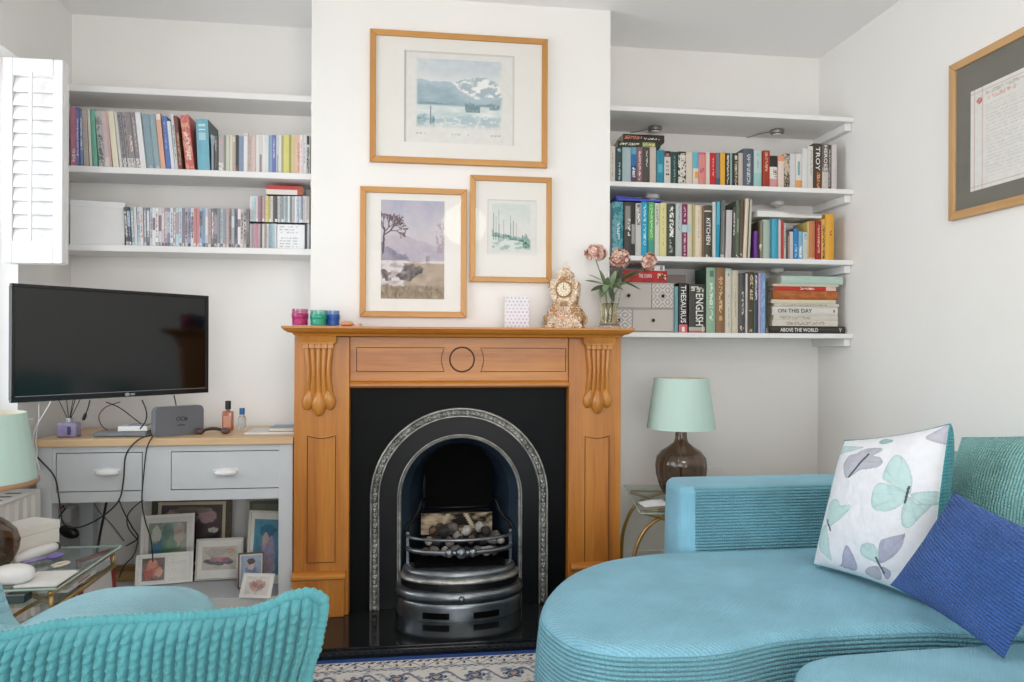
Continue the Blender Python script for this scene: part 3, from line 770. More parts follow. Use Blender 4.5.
PB_ = 'in the dictionary row'
r3 = [
 (675.2, 678.8, 286.5, '#6ea0aa', 'thin teal', HB, []), (679.6, 688.2, 283, '#2e2a2b', 'black THESAURUS-lettered', P, [Bk(0, .16, '#d86a7a'), Bk(.02, .13, '#f0e8d8', .35, .7), ('side', '#26262a')]), (689.8, 706.2, 284, '#3a3934', 'fat black ENGLISH-lettered', HB, [Bk(.0, .05, '#b86a70'), Bk(.05, .12, '#b8b4a8'), T('#c8c4b8', .84, .96, .1, .9), Bk(.02, .14, '#d8d4c8', .75, .9)]),
 (707, 716.4, 267.5, '#92b198', 'tall pale green', HB, [T('#d8e4d0', .2, .75, .35, .65), Bk(.86, .96, '#5a7a68', .3, .8), ('side', '#2c4a3c')]), (716.8, 726, 267.5, '#8a6646', 'tall brown gilt-tooled', HB, [T('#d8b888', .3, .85, .3, .7), Bk(.2, .26, '#c8a070', .3, .7), Bk(.8, .84, '#c8a070', .2, .8)]), (726.3, 733, 268.5, '#d1ccbe', 'parchment blue-dotted', HB, [Bk(.87, .94, '#5a9ab8', .3, .6), T('#a8a89c', .1, .6, .45, .6), Bk(.96, 1, '#a8c8b8')]),
 (733.2, 739.6, 270.5, '#cac2ac', 'old cream', HB, [T('#a89c84', .2, .8, .4, .6)]), (739.8, 746, 273, '#4b4b4b', 'graphite', HB, [T('#c8c8c8', .3, .68, .4, .75), T('#e0e0e0', .04, .12)]), (746.2, 748, 273.5, '#cfcac6', 'thin white', P, []), (748.6, 755.2, 272, '#4a4234', 'dark umber', P, [T('#c8b898', .55, .95, .35, .75), T('#c8b898', .35, .39), T('#c8b898', .03, .1)]),
 (755.4, 759, 272.5, '#3a4450', 'ink blue', P, [T('#d8c8d8', .55, .95), Bk(0, 1, '#5a8a88', 0, .15)]), (759.2, 761.4, 273, '#b7a9cb', 'lilac', P, []), (761.6, 766, 273.5, '#7a9bc6', 'soft blue', P, [('mot', '#92b4d4', .0)]), (766.3, 768.6, 281, '#3c3b37', 'slim black', P, [T('#d8d0c0', .02, .1)]),
]
m3 = row(r3, YR, 1.262, 'reference books in the lowest alcove row', PB_, 0.16, word='from the fabric drawers')
w, h = dims(m3[1]); spine_text(m3[1], 'THESAURUS', w, h, .2, .95, .62, M_type_white)
w, h = dims(m3[2]); spine_text(m3[2], 'ENGLISH', w, h, .15, .8, .46, M_type_white, .62)
# books lying in a stack at the corner
stack = [
 (770.5, 845.5, 326, 333.3, '#3b3936', 'black', HB, [], 'book'), (772.5, 838, 320, 325.6, '#d6cfc4', 'cream', P, [T('#a89c88', .2, .8)], ''), (773.5, 838, 314.6, 319.7, '#d2ccc2', 'pale stone', P, [T('#b0a898', .4, .9)], ''), (772.5, 838, 306.4, 314.3, '#dcd8d0', 'white', HB, [Bk(.04, .07, '#5a6a58', .3, .7)], ''),
 (774.5, 839, 302.8, 306.1, '#cfc9be', 'slim ivory', P, [T('#a8987c', .2, .9)], ''), (771.5, 836, 298.9, 302.5, '#d8cdb4', 'slim buttery', P, [], ''), (773, 838, 289.6, 298.6, '#a85e2c', 'worn tan leather', HB, [('mot', '#b86c3a', .05)], ''), (775, 836, 285.6, 289.3, '#c33028', 'slim red', P, [T('#f0d8d0', .35, .6), Bk(0, .16, '#e8c8c0')], ''),
 (773, 838.5, 283, 285.3, '#cfc6b4', 'thin manila', P, [], ''), (781.5, 843, 274.6, 282.7, '#b9d1c6', 'pale mint', HB, [], ''),
]
zt = 1.2622
place = ['lowest in the flat stack by the corner', 'second up in the flat stack by the corner', 'third up in the flat stack, under ON THIS DAY', 'fourth up in the flat stack, lettered ON THIS DAY', 'fifth up in the flat stack, above ON THIS DAY', 'sixth up in the flat stack, under the tan leather', 'seventh up in the flat stack', 'eighth up in the flat stack', 'ninth up in the flat stack', 'topmost in the flat stack by the corner']
for k, (x0, x1, y0, y1, col, lk, kd, st, _) in enumerate(stack):
    yy = YR + .004 + random.uniform(0, .006)
    a, b = atY(x0, 310, yy), atY(x1, 310, yy)
    th = (y1 - y0) / 720 * 3.62
    t = book('book', f'{lk} {kd}, {place[k]}', 'book', 'books stacked flat by the corner', (b.x, yy, zt), th, b.x - a.x, 0.19, col, st, kd == HB, rot=(0, -PI / 2, 0))
    L = b.x - a.x
    if k == 3: letters('ON THIS DAY', (th * .52, -.0008, L * .66), L * .52, th * .5, (0, 0, -1), (1, 0, 0), M_type_dark, None).parent = t
    if k == 0:
        letters('ABOVE THE WORLD', (th * .5, -.0008, L * .62), L * .5, th * .52, (0, 0, -1), (1, 0, 0), M_type_white, None).parent = t
        letters('Y', (th * .5, -.0008, L * .07), L * .04, th * .5, (0, 0, -1), (1, 0, 0), M_type_white, None).parent = t
    zt += th + .0006

# fabric-covered mini drawers
a, b = atY(596, 310, 3.36), atY(674.3, 310, 3.36)
ztop = atY(650, 282.5, 3.36).z; z0 = 1.262
X0, X1 = b.x - .385, b.x
X0 = max(X0, BX1 + .004)
dr = thing('mini_drawer_chest', 'grey fabric-covered chest of four small drawers behind the vase', 'drawers', (X0, 3.36, z0))
M_fab = mat('oatmeal_linen', '#c4beb8', 0.9, var=0.05, scale=400, bump=0.2)
M_fab2 = mat('oatmeal_linen_shell', '#b7b1aa', 0.9, var=0.05, scale=400)
bm = nb()
zm = atY(650, 308.8, 3.36).z
box(bm, X0, X1, 3.368, 3.60, z0, z0 + .006); box(bm, X0, X1, 3.364, 3.60, ztop - .006, ztop); box(bm, X0, X0 + .005, 3.364, 3.60, z0 + .006, ztop - .006); box(bm, X1 - .005, X1, 3.364, 3.60, z0 + .006, ztop - .006)
box(bm, X0 + .005, X1 - .005, 3.364, 3.60, zm - .003, zm + .003); box(bm, X0 + .005, X1 - .005, 3.59, 3.60, z0 + .006, zm - .003)
obj('shell', bm, M_fab2, dr)
def geo(u, v):
    q = abs(((u * 2) % 1) - .5) * 2 + abs(((v * 2) % 1) - .5) * 2
    return hx('#d9d4cf') if (q % .7) < .32 else hx('#a9a39d')
xa, xb = atY(651.6, 295, 3.36).x, atY(632.3, 320, 3.36).x
for (u0, u1, w0, w1, pat) in ((X0 + .006, xa - .001, zm + .004, ztop - .007, False), (xa + .001, X1 - .006, zm + .004, ztop - .007, True), (X0 + .006, xb - .001, z0 + .007, zm - .004, True), (xb + .001, X1 - .006, z0 + .007, zm - .004, False)):
    d = obj('drawer', bx(u0, u1, 3.36, 3.49, w0, w1, .002), M_fab, dr)
    if pat:
        bm = nb(); sheet(bm, (u0 + .002, 3.3594, w0 + .002), (u1 - u0 - .004, 0, 0), (0, 0, w1 - w0 - .004), 40, 40, geo)
        obj('patterned_front', bm, painted('patterned_drawer_fabric', .9, .1), d)
    cx, cz = (u0 + u1) / 2, (w0 + w1) / 2
    kb = nb(); ball(kb, (cx, 3.352, cz), .0085, 12, 8); obj('knob', kb, M_black, d, True)
# books lying on the drawers
zt = ztop + .001
a, b = atY(623, 277, 3.36), atY(667, 277, 3.36)
t = book('book', 'red paperback lying on the fabric drawers with THE CHAIN on its spine', 'book', None, (b.x, 3.36, zt), (282 - 270.6) / 720 * 3.55, b.x - a.x, .125, '#c0282c', [Bk(.02, .22, '#e0c8a0', .2, .8), T('#5a2a28', .04, .2), ('mot', '#a81e24', .15)], False, rot=(0, -PI / 2, 0))
th, L = dims(t); letters('THE CHAIN', (th * .55, -.0008, L * .5), L * .30, th * .34, (0, 0, -1), (1, 0, 0), M_type_white, None).parent = t
a2, b2 = atY(668, 277, 3.40), atY(683.5, 277, 3.40)
c2 = atY(674.5, 277, 3.40)
tt = thing('notebook', 'grey-brown notebook lying behind the red book on the fabric drawers', 'notebook', (b.x, 3.49, zt))
x2 = min(atY(686, 277, 3.49).x, atY(689, 277, 3.49).x)
obj('cover', bx(b.x - .12, x2, 3.492, 3.60, zt, zt + .052, .003), mat('taupe_cover', '#8c8279', 0.6), tt)
obj('band', bx(b.x - .0, b.x + .03, 3.4905, 3.4918, zt + .002, zt + .05), mat('dark_band', '#4f4a46', 0.6), tt)
p = atY(659, 266.5, 3.40)
zz = zt + .056 + .001
tt = thing('packet', 'small white packet resting on the red book under the shelf', 'packet', (p.x, 3.40, zz))
obj('box', bx(p.x - .03, p.x + .022, 3.38, 3.45, zz, zz + .028, .002), M_white, tt)
obj('label_strip', bx(p.x - .002, p.x + .012, 3.3792, 3.3799, zz + .004, zz + .024), mat('grey_print', '#9a9aa2', .6), tt)
# ---------------------------------------------------------------- fireplace
HZ = 0.05                                                        # top of the hearth
M_granite = bpy.data.materials.new('black_granite'); M_granite.use_nodes = True
t_ = NT(M_granite); t_.b.inputs['Roughness'].default_value = 0.09
n_ = t_.noise(t_.coord(), 320, 2)
t_.link(t_.ramp(n_, [(0.35, hx('#0c0d0e')), (0.6, hx('#1d2022')), (0.78, hx('#5c6468'))]), t_.b.inputs['Base Color'])
hp = atZ(424, 644, HZ).y
hearth = thing('hearth', 'polished black granite hearth slab below the fire', 'hearth', (.19, 3.0, 0))
obj('slab', bx(-.53, .905, hp + .0, 3.24, 0.0005, HZ, .004), M_granite, hearth)
obj('front_slab_edge', bx(-.53, .905, hp - .012, hp - .0005, 0.0005, HZ - .008, .003), M_granite, hearth)

PZ0, PZ1 = '#985114', '#d08a34'
M_pine_v = wood('honey_pine_upright', PZ0, PZ1, 'Z', 0.38, 12, 0.25)
M_pine_h = wood('honey_pine_lengthways', PZ0, PZ1, 'X', 0.38, 12, 0.25)
M_carve = wood('honey_pine_carving', '#a2601f', '#d2903f', 'Z', 0.35, 10, 0.3)
M_groove = mat('dark_brown_groove', '#4a2810', 0.6, var=0.1)  # dark brown lines laid over the pine face
sur = thing('fireplace_surround', 'honey-coloured carved pine fire surround against the chimney breast', 'fireplace surround', (.19, 3.18, HZ))
LX0, LX1, RX0, RX1 = -.516, -.288, .661, .898
FY = 3.12
OZ = 1.013
for x0, x1 in ((LX0, LX1), (RX0, RX1)):
    leg = obj('pilaster', bx(x0, x1, FY, YC - .001, HZ + .0005, 1.2315, .003), M_pine_v, sur)
    a0, a1 = (x0 + .004, x1 - .045) if x0 < 0 else (x0 + .045, x1 - .004)
    if x0 < 0: u0, u1, pz0, pz1 = atY(293, 590, FY).x, atY(344.5, 590, FY).x, HZ + .0005, atY(320, 574, FY).z
    else: u0, u1, pz0, pz1 = RX0 + .012, RX1 + .008, HZ + .0005, atY(320, 574, FY).z
    pl = obj('plinth_block', bx(u0, u1, FY - .022, FY - .0005, pz0, pz1 - .02, .003), M_pine_v, sur)
    prof = [(FY - .0005, pz1 - .0195), (FY - .026, pz1 - .0195), (FY - .034, pz1 - .012), (FY - .034, pz1 - .004), (FY - .026, pz1 + .004), (FY - .012, pz1 + .010), (FY - .0005, pz1 + .012)]
    obj('plinth_moulding', prism(nb(), prof, u0 - .004, u1 + .004, 'x'), M_pine_h, pl)

def groove(pts, closed=True, w=.0036, y=FY):
    n = len(pts); bm = nb()
    P3 = [Vector((p[0], y, p[1])) for p in pts]
    dense = []
    for i in range(n if closed else n - 1):
        a, b = P3[i], P3[(i + 1) % n]
        k = max(1, int((b - a).length / .03))
        dense += [a.lerp(b, q / k) for q in range(k)]
    if not closed: dense.append(P3[-1])
    tube(bm, dense, w, 6, closed, flat=.35)
    return obj('routed_groove', bm, M_groove, sur)
def panel_pts(x0, x1, z0, z1, top_dip):
    pts = [(x0, z0), (x1, z0), (x1, z1)]
    for k in range(1, 12):
        a = k / 12; pts.append((x1 + (x0 - x1) * a, z1 - top_dip * math.sin(PI * a)))
    return pts + [(x0, z1)]
for (pxa, pxb) in ((307.5, 335), (585, 608.5)):
    a, b = atY(pxa, 436, FY), atY(pxb, 562, FY)
    groove(panel_pts(a.x, b.x, b.z, a.z, .011), y=FY - .0006)
HY = 3.132
hd = obj('frieze', bx(LX1 + .0005, RX0 - .0005, HY, 3.2, OZ + .028, 1.2315, .002), M_pine_h, sur)
obj('frieze_bead', prism(nb(), [(3.2, OZ), (HY - .006, OZ), (HY - .016, OZ + .008), (HY - .016, OZ + .018), (HY - .008, OZ + .0275), (3.2, OZ + .0275)], LX1 + .0005, RX0 - .0005, 'x'), M_pine_h, sur)
def arcpts(cx, cz, r, a0, a1, n=10): return [(cx + r * math.cos(a0 + (a1 - a0) * k / n), cz + r * math.sin(a0 + (a1 - a0) * k / n)) for k in range(n + 1)]
c = atY(462, 359.5, HY); R = 12.2 / 720 * 3.13
groove(arcpts(c.x, c.z, R, 0, 2 * PI, 36)[:-1], y=HY - .0006)
a, b = atY(356.5, 347.5, HY), atY(444.5, 371.5, HY)
groove([(b.x, b.z), (a.x, b.z), (a.x, a.z), (b.x, a.z)] + [(b.x - .014 * math.sin(PI * k / 10), a.z + (b.z - a.z) * k / 10) for k in range(1, 10)], y=HY - .0006)
a, b = atY(480.5, 348, HY), atY(565.5, 371.5, HY)
groove([(a.x, a.z), (b.x, a.z), (b.x, b.z), (a.x, b.z)] + [(a.x + .014 * math.sin(PI * k / 10), b.z + (a.z - b.z) * k / 10) for k in range(1, 10)], y=HY - .0006)
# mantelpiece with a moulded edge
MX0, MX1, MY = -.552, .931, 3.02
mp = [(0, 1.2725), (0, 1.264), (.005, 1.261), (.010, 1.255), (.022, 1.247), (.036, 1.244), (.042, 1.239), (.046, 1.2325)]   # inset, z
bm = nb()
rings = []
for ins, z in mp:
    rings.append([bm.verts.new(p) for p in ((MX0 + ins, MY + ins, z), (MX1 - ins, MY + ins, z), (MX1 - ins, YC - .001, z), (MX0 + ins, YC - .001, z))])
for A, B in zip(rings, rings[1:]):
    for i in range(4): bm.faces.new((A[i], A[(i + 1) % 4], B[(i + 1) % 4], B[i]))
bm.faces.new(rings[0]); bm.faces.new(rings[-1][::-1])
obj('mantelpiece', bm, M_pine_h, sur)
# corbels
for pxa, pxb in ((303, 335.5), (583.5, 611)):
    x0, x1 = atY(pxa, 345, FY).x, atY(pxb, 345, FY).x
    w = x1 - x0; zt, zl, zb = 1.2318, atY(320, 396, FY).z, atY(320, 420, FY).z
    zc = atY(320, 348, FY).z
    # reeded S-shaped body
    def S(z):
        t = (z - zl) / (zc - zl)
        return .012 + .026 * (math.sin(t * PI * 1.0 + .2) * .35 + t * .75)
    def fn(u, v):
        z = zl - .004 + (zc - zl + .004) * v
        rip = abs(math.sin(u * PI * 5)) ** .4
        nar = 1 - .13 * math.sin(PI * v) ** 2
        return Vector((x0 + .008 + w * .5 - .008 + (u - .5) * (w - .016) * nar, FY - .001 - S(z) * (.5 + .5 * rip) * (1 if 0 < u < 1 else 0), z))
    bm = nb(); surf(bm, fn, 80, 24)
    cb = obj('corbel', bm, M_carve, sur, True)
    # cap: stepped block with five teeth
    capd = S(zc) + .006
    bm = nb()
    for k in range(5):
        q0 = x0 + .004 + (w - .008) * k / 5
        box(bm, q0 + .0006, q0 + (w - .008) / 5 - .0006, FY - capd - .004, FY - .001, zc - .002, zc + .018, .002)
    box(bm, x0 - .001, x1 + .001, FY - capd - .008, FY - .001, zc + .0165, zc + .024, .002)
    prism(bm, [(FY - .001, zc + .0235), (FY - capd - .008, zc + .0235), (FY - capd - .018, zt), (FY - .001, zt)], x0 - .008, x1 + .008, 'x')
    obj('cap', bm, M_carve, cb)
    # acanthus foot of three lobes
    cx = (x0 + x1) / 2
    for k, (ox, zc_, rx, rz, tilt) in enumerate(((-w * .31, zl - .012, w * .21, .048, .20), (w * .31, zl - .012, w * .21, .048, -.20), (0, zl - .026, w * .24, .060, 0))):
        bm = nb()
        ball(bm, (cx + ox, FY - .003, zc_), 1.0, 20, 14, Matrix.Rotation(tilt, 4, 'Y'), (rx, .022 + (k == 2) * .006, rz))
        for v in bm.verts:
            dz = (v.co.z - zc_) / rz
            v.co.x = cx + ox + (v.co.x - cx - ox) * (1.0 - .55 * max(dz, 0)) + 0
            v.co.y = min(v.co.y, FY - .0005)
        obj('leaf_lobe', bm, M_carve, cb, True)

# cast iron insert
M_iron = mat('blackened_cast_iron', '#0a0c0f', 0.38, 0.05, var=0.12, scale=30, spec=0.28, bump=0.06, bscale=120)
M_slate = mat('honed_black_slate', '#07090b', 0.5, 0.0, var=0.15, scale=8, spec=0.14, bump=0.05, bscale=60)
M_steel = mat('polished_cast_iron', '#acaca8', 0.4, 0.8, var=0.4, scale=25, bump=0.05, bscale=150)
M_burn = mat('burnished_steel', '#868c92', 0.28, 0.9, var=0.3, scale=14)
M_soot = mat('sooty_iron', '#060606', 0.9, 0.0, spec=0.1, var=0.2, scale=20)
ins = thing('fireplace_insert', 'black cast iron arched fireplace with polished bands and a grate', 'fireplace', (.187, 3.18, HZ))
IX, IZ, IY = .187, .532, 3.17
def arch(r, zb, n=48, s=8, sx=1.0):
    L = [(IX - r * sx, zb + (IZ - zb) * k / s) for k in range(s)]
    L += [(IX - r * sx * math.cos(PI * k / n), IZ + r * math.sin(PI * k / n)) for k in range(n + 1)]
    return L + [(IX + r * sx, IZ - (IZ - zb) * (k + 1) / s) for k in range(s)]
def rect_like(A, x0, x1, z0, z1):
    out = []
    for x, z in A:
        dx, dz = x - IX, z - IZ
        if z <= IZ + 1e-6: out.append((x0 if dx < 0 else x1, z)); continue
        k = min((x1 - IX) / abs(dx) if dx > 1e-6 else 1e9, (IX - x0) / abs(dx) if dx < -1e-6 else 1e9, (z1 - IZ) / dz if dz > 1e-6 else 1e9)
        out.append((IX + dx * k, IZ + dz * k))
    return out
A = arch(.388, HZ + .0005)
# put square corners into the outer outline
Rr = rect_like(A, -.2875, .6605, HZ, OZ - .0005)
for cx_ in (-.2875, .6605):
    i = min(range(len(Rr)), key=lambda q: (Rr[q][0] - cx_) ** 2 + (Rr[q][1] - OZ) ** 2); Rr[i] = (cx_, OZ - .0005)
obj('slate_panel', band(nb(), A, Rr, IY, IY + .025), M_slate, ins)
zb_ = HZ + .0005
obj('inner_plate', band(nb(), arch(.272, zb_), arch(.3495, zb_), IY - .004, IY + .02), M_iron, ins)
def moulding(r0, r1, prof, y, name, m, n=220, s=60, wob=None, zb=zb_):
    """sweep a section (t across 0..1, height) along the arch from radius r0 to r1"""
    mid = arch(1.0, 0, n, s)
    bm = nb(); rows = []
    for k in range(len(mid)):
        row_ = []
        for (tt, hgt) in prof:
            r = r0 + (r1 - r0) * tt
            if k < s: x, z = IX - r, zb + (IZ - zb) * k / s
            elif k > s + n: x, z = IX + r, IZ - (IZ - zb) * (k - s - n) / s
            else:
                a = PI * (k - s) / n; x, z = IX - r * math.cos(a), IZ + r * math.sin(a)
            hh = hgt * (wob(k, tt) if wob else 1)
            row_.append(bm.verts.new((x, y - hh, z)))
        rows.append(row_)
    for a, b in zip(rows, rows[1:]):
        for i in range(len(prof) - 1): bm.faces.new((a[i], a[i + 1], b[i + 1], b[i]))
    return obj(name, bm, m, ins, True)
half = [(k / 8, .016 * math.sin(PI * k / 8)) for k in range(9)]
moulding(.3575, .381, half, IY - .001, 'ornamented_arch', M_steel, 560, 220, lambda k, t: .72 + .5 * math.sin(k * .62) * math.cos((t - .5) * 5) + .3 * math.sin(k * .31 + t * 6))
moulding(.3495, .357, [(0, 0), (.1, .011), (.5, .013), (.9, .011), (1, 0)], IY - .001, 'arch_rim', M_steel)
moulding(.3815, .391, [(0, 0), (.1, .011), (.5, .014), (.9, .011), (1, 0)], IY - .001, 'arch_rim', M_steel)
moulding(.256, .268, [(k / 6, .014 * math.sin(PI * k / 6)) for k in range(7)], IY - .004, 'beaded_arch', M_steel, 460, 190, lambda k, t: .55 + .45 * math.cos(k * PI / 2))
moulding(.2685, .274, [(0, 0), (.15, .008), (.85, .008), (1, 0)], IY - .005, 'arch_rim', M_steel)
# firebox
N_ = len(arch(.256, .1))
bm = nb(); rows = []
for (r, y, sx) in ((.258, IY - .002, 1), (.258, IY + .012, 1), (.235, IY + .06, .95), (.185, 3.44, .86)):
    rows.append([bm.verts.new((p[0], y, p[1])) for p in arch(r, .1, sx=sx)])
for a, b in zip(rows, rows[1:]):
    for i in range(N_ - 1): bm.faces.new((a[i], a[i + 1], b[i + 1], b[i]))
bm.faces.new(rows[-1])
for a, b in zip(rows, rows[1:]): bm.faces.new((a[0], b[0], b[-1], a[-1]))
obj('firebox', bm, mat('iron_with_blue_reflection', '#2c3b4a', 0.36, 0.3, var=0.25, scale=10), ins)  # black iron with the window's blue reflection put into its colour
# throat plate with a lip
za, zb2 = atY(457, 505, 3.34).z, atY(457, 452, 3.34).z + .05
xa, xb = atY(425, 480, 3.34).x, atY(491, 480, 3.34).x
tp = [(xa, za), (xb, za), (xb, zb2 - .05)] + [(xb - .04 * (1 - math.cos(PI / 2 * k / 6)) , zb2 - .05 + .05 * math.sin(PI / 2 * k / 6)) for k in range(1, 7)] + [(xa + .04 * (1 - math.cos(PI / 2 * k / 6)), zb2 - .05 + .05 * math.sin(PI / 2 * k / 6)) for k in range(6, -1, -1)]
obj('throat_plate', prism(nb(), tp, 3.335, 3.35, 'y'), M_soot, ins)
bm = nb(); tube(bm, [(xa - .005, 3.33, za - .008), (xb + .005, 3.33, za - .008)], .008, 10); tube(bm, [(xa - .01, 3.335, za - .03), (xb + .01, 3.335, za - .03)], .006, 10)
obj('throat_lip', bm, M_iron, ins, True)
# fire brick back with pale ashy panel
xa, xb = atY(421, 520, 3.32).x, atY(492, 520, 3.32).x
za, zb2 = .33, atY(457, 513, 3.32).z
def brickcol(u, v):
    f = fbm(u * 3, v * 2, 3)
    edge = min(u, 1 - u)
    s = max(0, min(1, .45 + f * 1.0 - (1 - abs(u - .45) * 2.2) * .55 * (v > .3)))
    if abs(abs(u - .5) - (.28 - .16 * v)) < .03 and v > .25: return hx('#c8b8a0')
    return mixc(hx('#2c2622'), hx('#d6c2a4'), s)
bm = nb(); surf(bm, lambda u, v: Vector((xa + (xb - xa) * u, 3.318 - .01 * math.sin(PI * u), za + (zb2 - za) * v)), 60, 40, brickcol)
g2 = surf(bm, lambda u, v: Vector((xa + (xb - xa) * u, 3.318 - .01 * math.sin(PI * u) + .02 * v, zb2)), 60, 1, lambda u, v: hx('#a89880'))
bmesh.ops.remove_doubles(bm, verts=bm.verts, dist=.0004)
obj('fire_brick', bm, painted('fire_brick_face', .85, .1), ins)
# scrolled cheeks
for s in (-1, 1):
    bm = nb()
    pts = [(IX + s * .235, IY + .045, .50), (IX + s * .222, IY + .06, .485), (IX + s * .205, IY + .07, .49 - .035), (IX + s * .19, IY + .08, .475 - .05 + .02), (IX + s * .172, IY + .1, .47), (IX + s * .155, IY + .13, .475)]
    pts = [(IX + s * .240, IY + .03, .375), (IX + s * .225, IY + .045, .405), (IX + s * .20, IY + .07, .425), (IX + s * .182, IY + .09, .455), (IX + s * .17, IY + .11, .49), (IX + s * .15, IY + .14, .495)]
    tube(bm, catmull(pts, 6), .008, 8)
    obj('cheek_scroll', bm, M_iron, ins, True)
# ash fender: bowed tiers
def tier(prof, name, m, a=.272, b=.185, yb=IY - .006, n=48):
    bm = nb(); rows = []
    for (inset, z) in prof:
        rr = []
        for k in range(n + 1):
            t = PI * k / n
            rr.append(bm.verts.new((IX - .004 - (a - inset) * math.cos(t), yb - max(b - inset, .01) * math.sin(t) ** .85, z)))
        rows.append(rr)
    for p, q in zip(rows, rows[1:]):
        for k in range(n): bm.faces.new((p[k], p[k + 1], q[k + 1], q[k]))
    bm.faces.new(rows[0]); bm.faces.new(rows[-1][::-1])
    return obj(name, bm, m, ins, True, angle=50)
tier([(.0, HZ + .0005), (.0, .105), (.003, .118), (.010, .126)], 'fender_apron', M_burn)
tier([(.004, .1265), (-.006, .132), (-.010, .144), (-.008, .158), (.0, .168), (.012, .172)], 'fender_bead', M_burn)
tier([(.018, .1725), (.022, .2)], 'fender_band', M_iron)
tier([(.014, .2005), (.010, .206), (.012, .214), (.022, .220)], 'fender_rim', M_steel)
tier([(.028, .2205), (.024, .228), (.028, .24), (.036, .247), (.046, .252)], 'fender_rim', M_burn)
yf = IY - .006 - .185
for s in (-1, 1):
    bm = nb()
    c0 = IX - .004 + s * .105
    ks = [c0 - .055 + .11 * k / 8 for k in range(9)]
    def fy(x, off): return IY - .006 - .185 * math.sqrt(max(0, 1 - ((x - IX + .004) / .272) ** 2)) ** .85 - off
    lo_, hi_ = HZ + .012, HZ + .038
    v0 = [[bm.verts.new((x, fy(x, .0012), z)) for x in ks] for z in (lo_, hi_)]
    for k in range(8): bm.faces.new((v0[0][k], v0[0][k + 1], v0[1][k + 1], v0[1][k]))
    obj('vent_slot', bm, M_soot, ins)
bm = nb(); ball(bm, (IX - .004, yf - .016, .150), .013, 16, 10)
obj('fender_knob', bm, M_burn, ins, True)
# grate bars
def bow(z, a, b, n=30, yb=IY + .0): return [(IX - .003 - a * math.cos(PI * k / n), yb - b * math.sin(PI * k / n) ** .8, z) for k in range(n + 1)]
zt1, zt2 = .372, .318
obj('grate_bar', tube(nb(), bow(zt1, .225, .125), .0085, 10, flat=.8), M_burn, ins, True)
gb = tube(nb(), bow(zt2, .225, .12), .0105, 10)
g2 = obj('grate_bar', gb, M_burn, ins, True)
for k, (dx, r) in enumerate(((-.05, .019), (0, .024), (.05, .019))):
    bm = nb(); ball(bm, (IX - .003 + dx, IY - .12 * (1 - (dx / .225) ** 2) ** .5 - .004, zt2), r, 16, 10, None, (1, 1, 1.05))
    obj('boss', bm, M_burn, g2, True)
for s in (-1, 1):
    obj('grate_post', bx(IX - .003 + s * .225 - .007, IX - .003 + s * .225 + .007, IY - .016, IY + .0, .2, .385, .002), M_burn, ins)
obj('grate_floor', bx(IX - .2, IX + .19, IY - .10, 3.31, .256, .268, .002), M_soot, ins)
# coals
M_coal = [mat('ash_grey_coal', '#6c6661', 0.9, var=0.5, scale=30, bump=0.6, bscale=40), mat('black_coal', '#2e2a28', 0.8, var=0.4, scale=30, bump=0.6, bscale=40), mat('brown_coal', '#5c483c', 0.9, var=0.5, scale=30, bump=0.6, bscale=40), mat('white_ash_coal', '#a8a29c', 0.9, var=0.35, scale=30, bump=0.6, bscale=40)]
cn = ['ash-grey', 'black', 'brown', 'white-ashed']
rc = random.Random(4)
spots = [(-.17, .0, 2), (-.125, .01, 0), (-.075, -.02, 3), (-.02, 0, 0), (.03, -.015, 1), (.08, .0, 0), (.125, -.01, 3), (.165, .01, 2), (-.15, .06, 1), (-.09, .065, 0), (-.03, .07, 2), (.04, .065, 0), (.1, .06, 1), (.15, .065, 3)]
cpos = ['at the window end of the front row', 'second in the front row', 'third in the front row', 'fourth in the front row', 'fifth in the front row', 'sixth in the front row', 'seventh in the front row', 'last of the front row by the lamp side', 'first of the back row', 'second in the back row', 'third in the back row', 'fourth in the back row', 'fifth in the back row', 'last in the back row']
k = 0
for layer, (zz, dy) in enumerate(((.298, -.045), (.335, -.015), (.372, .010))):
    for q, (dx, oy, ci) in enumerate(spots):
        if layer == 0 and q >= 8: continue
        if layer == 2 and q in (0, 3, 5, 7, 8, 11, 13): continue
        bm = nb(); r = rc.uniform(.020, .027)
        bmesh.ops.create_icosphere(bm, subdivisions=3, radius=r)
        sd = rc.random() * 50; sq = Vector((rc.uniform(.85, 1.1), rc.uniform(.8, 1.05), rc.uniform(.75, .95)))
        for v in bm.verts:
            f = 1 + .42 * noise.noise(v.co * 34 + Vector((sd, 0, 0))) + .1 * noise.noise(v.co * 110 + Vector((0, sd, 0)))
            v.co = Vector((v.co.x * sq.x, v.co.y * sq.y, v.co.z * sq.z)) * f
        ci2 = (ci + layer) % 4
        pos = (IX + dx * (.95 if layer else .9) + (.022 if layer == 1 else 0), IY + .03 + oy + dy, zz + rc.uniform(-.004, .004))
        bmesh.ops.translate(bm, verts=bm.verts, vec=pos)
        own('coal', bm, M_coal[ci2], f'{cn[ci2]} coal {cpos[q]}, {["bottom", "middle", "top"][layer]} layer of the grate', 'coal', 'coals in the grate', True, loc=pos)

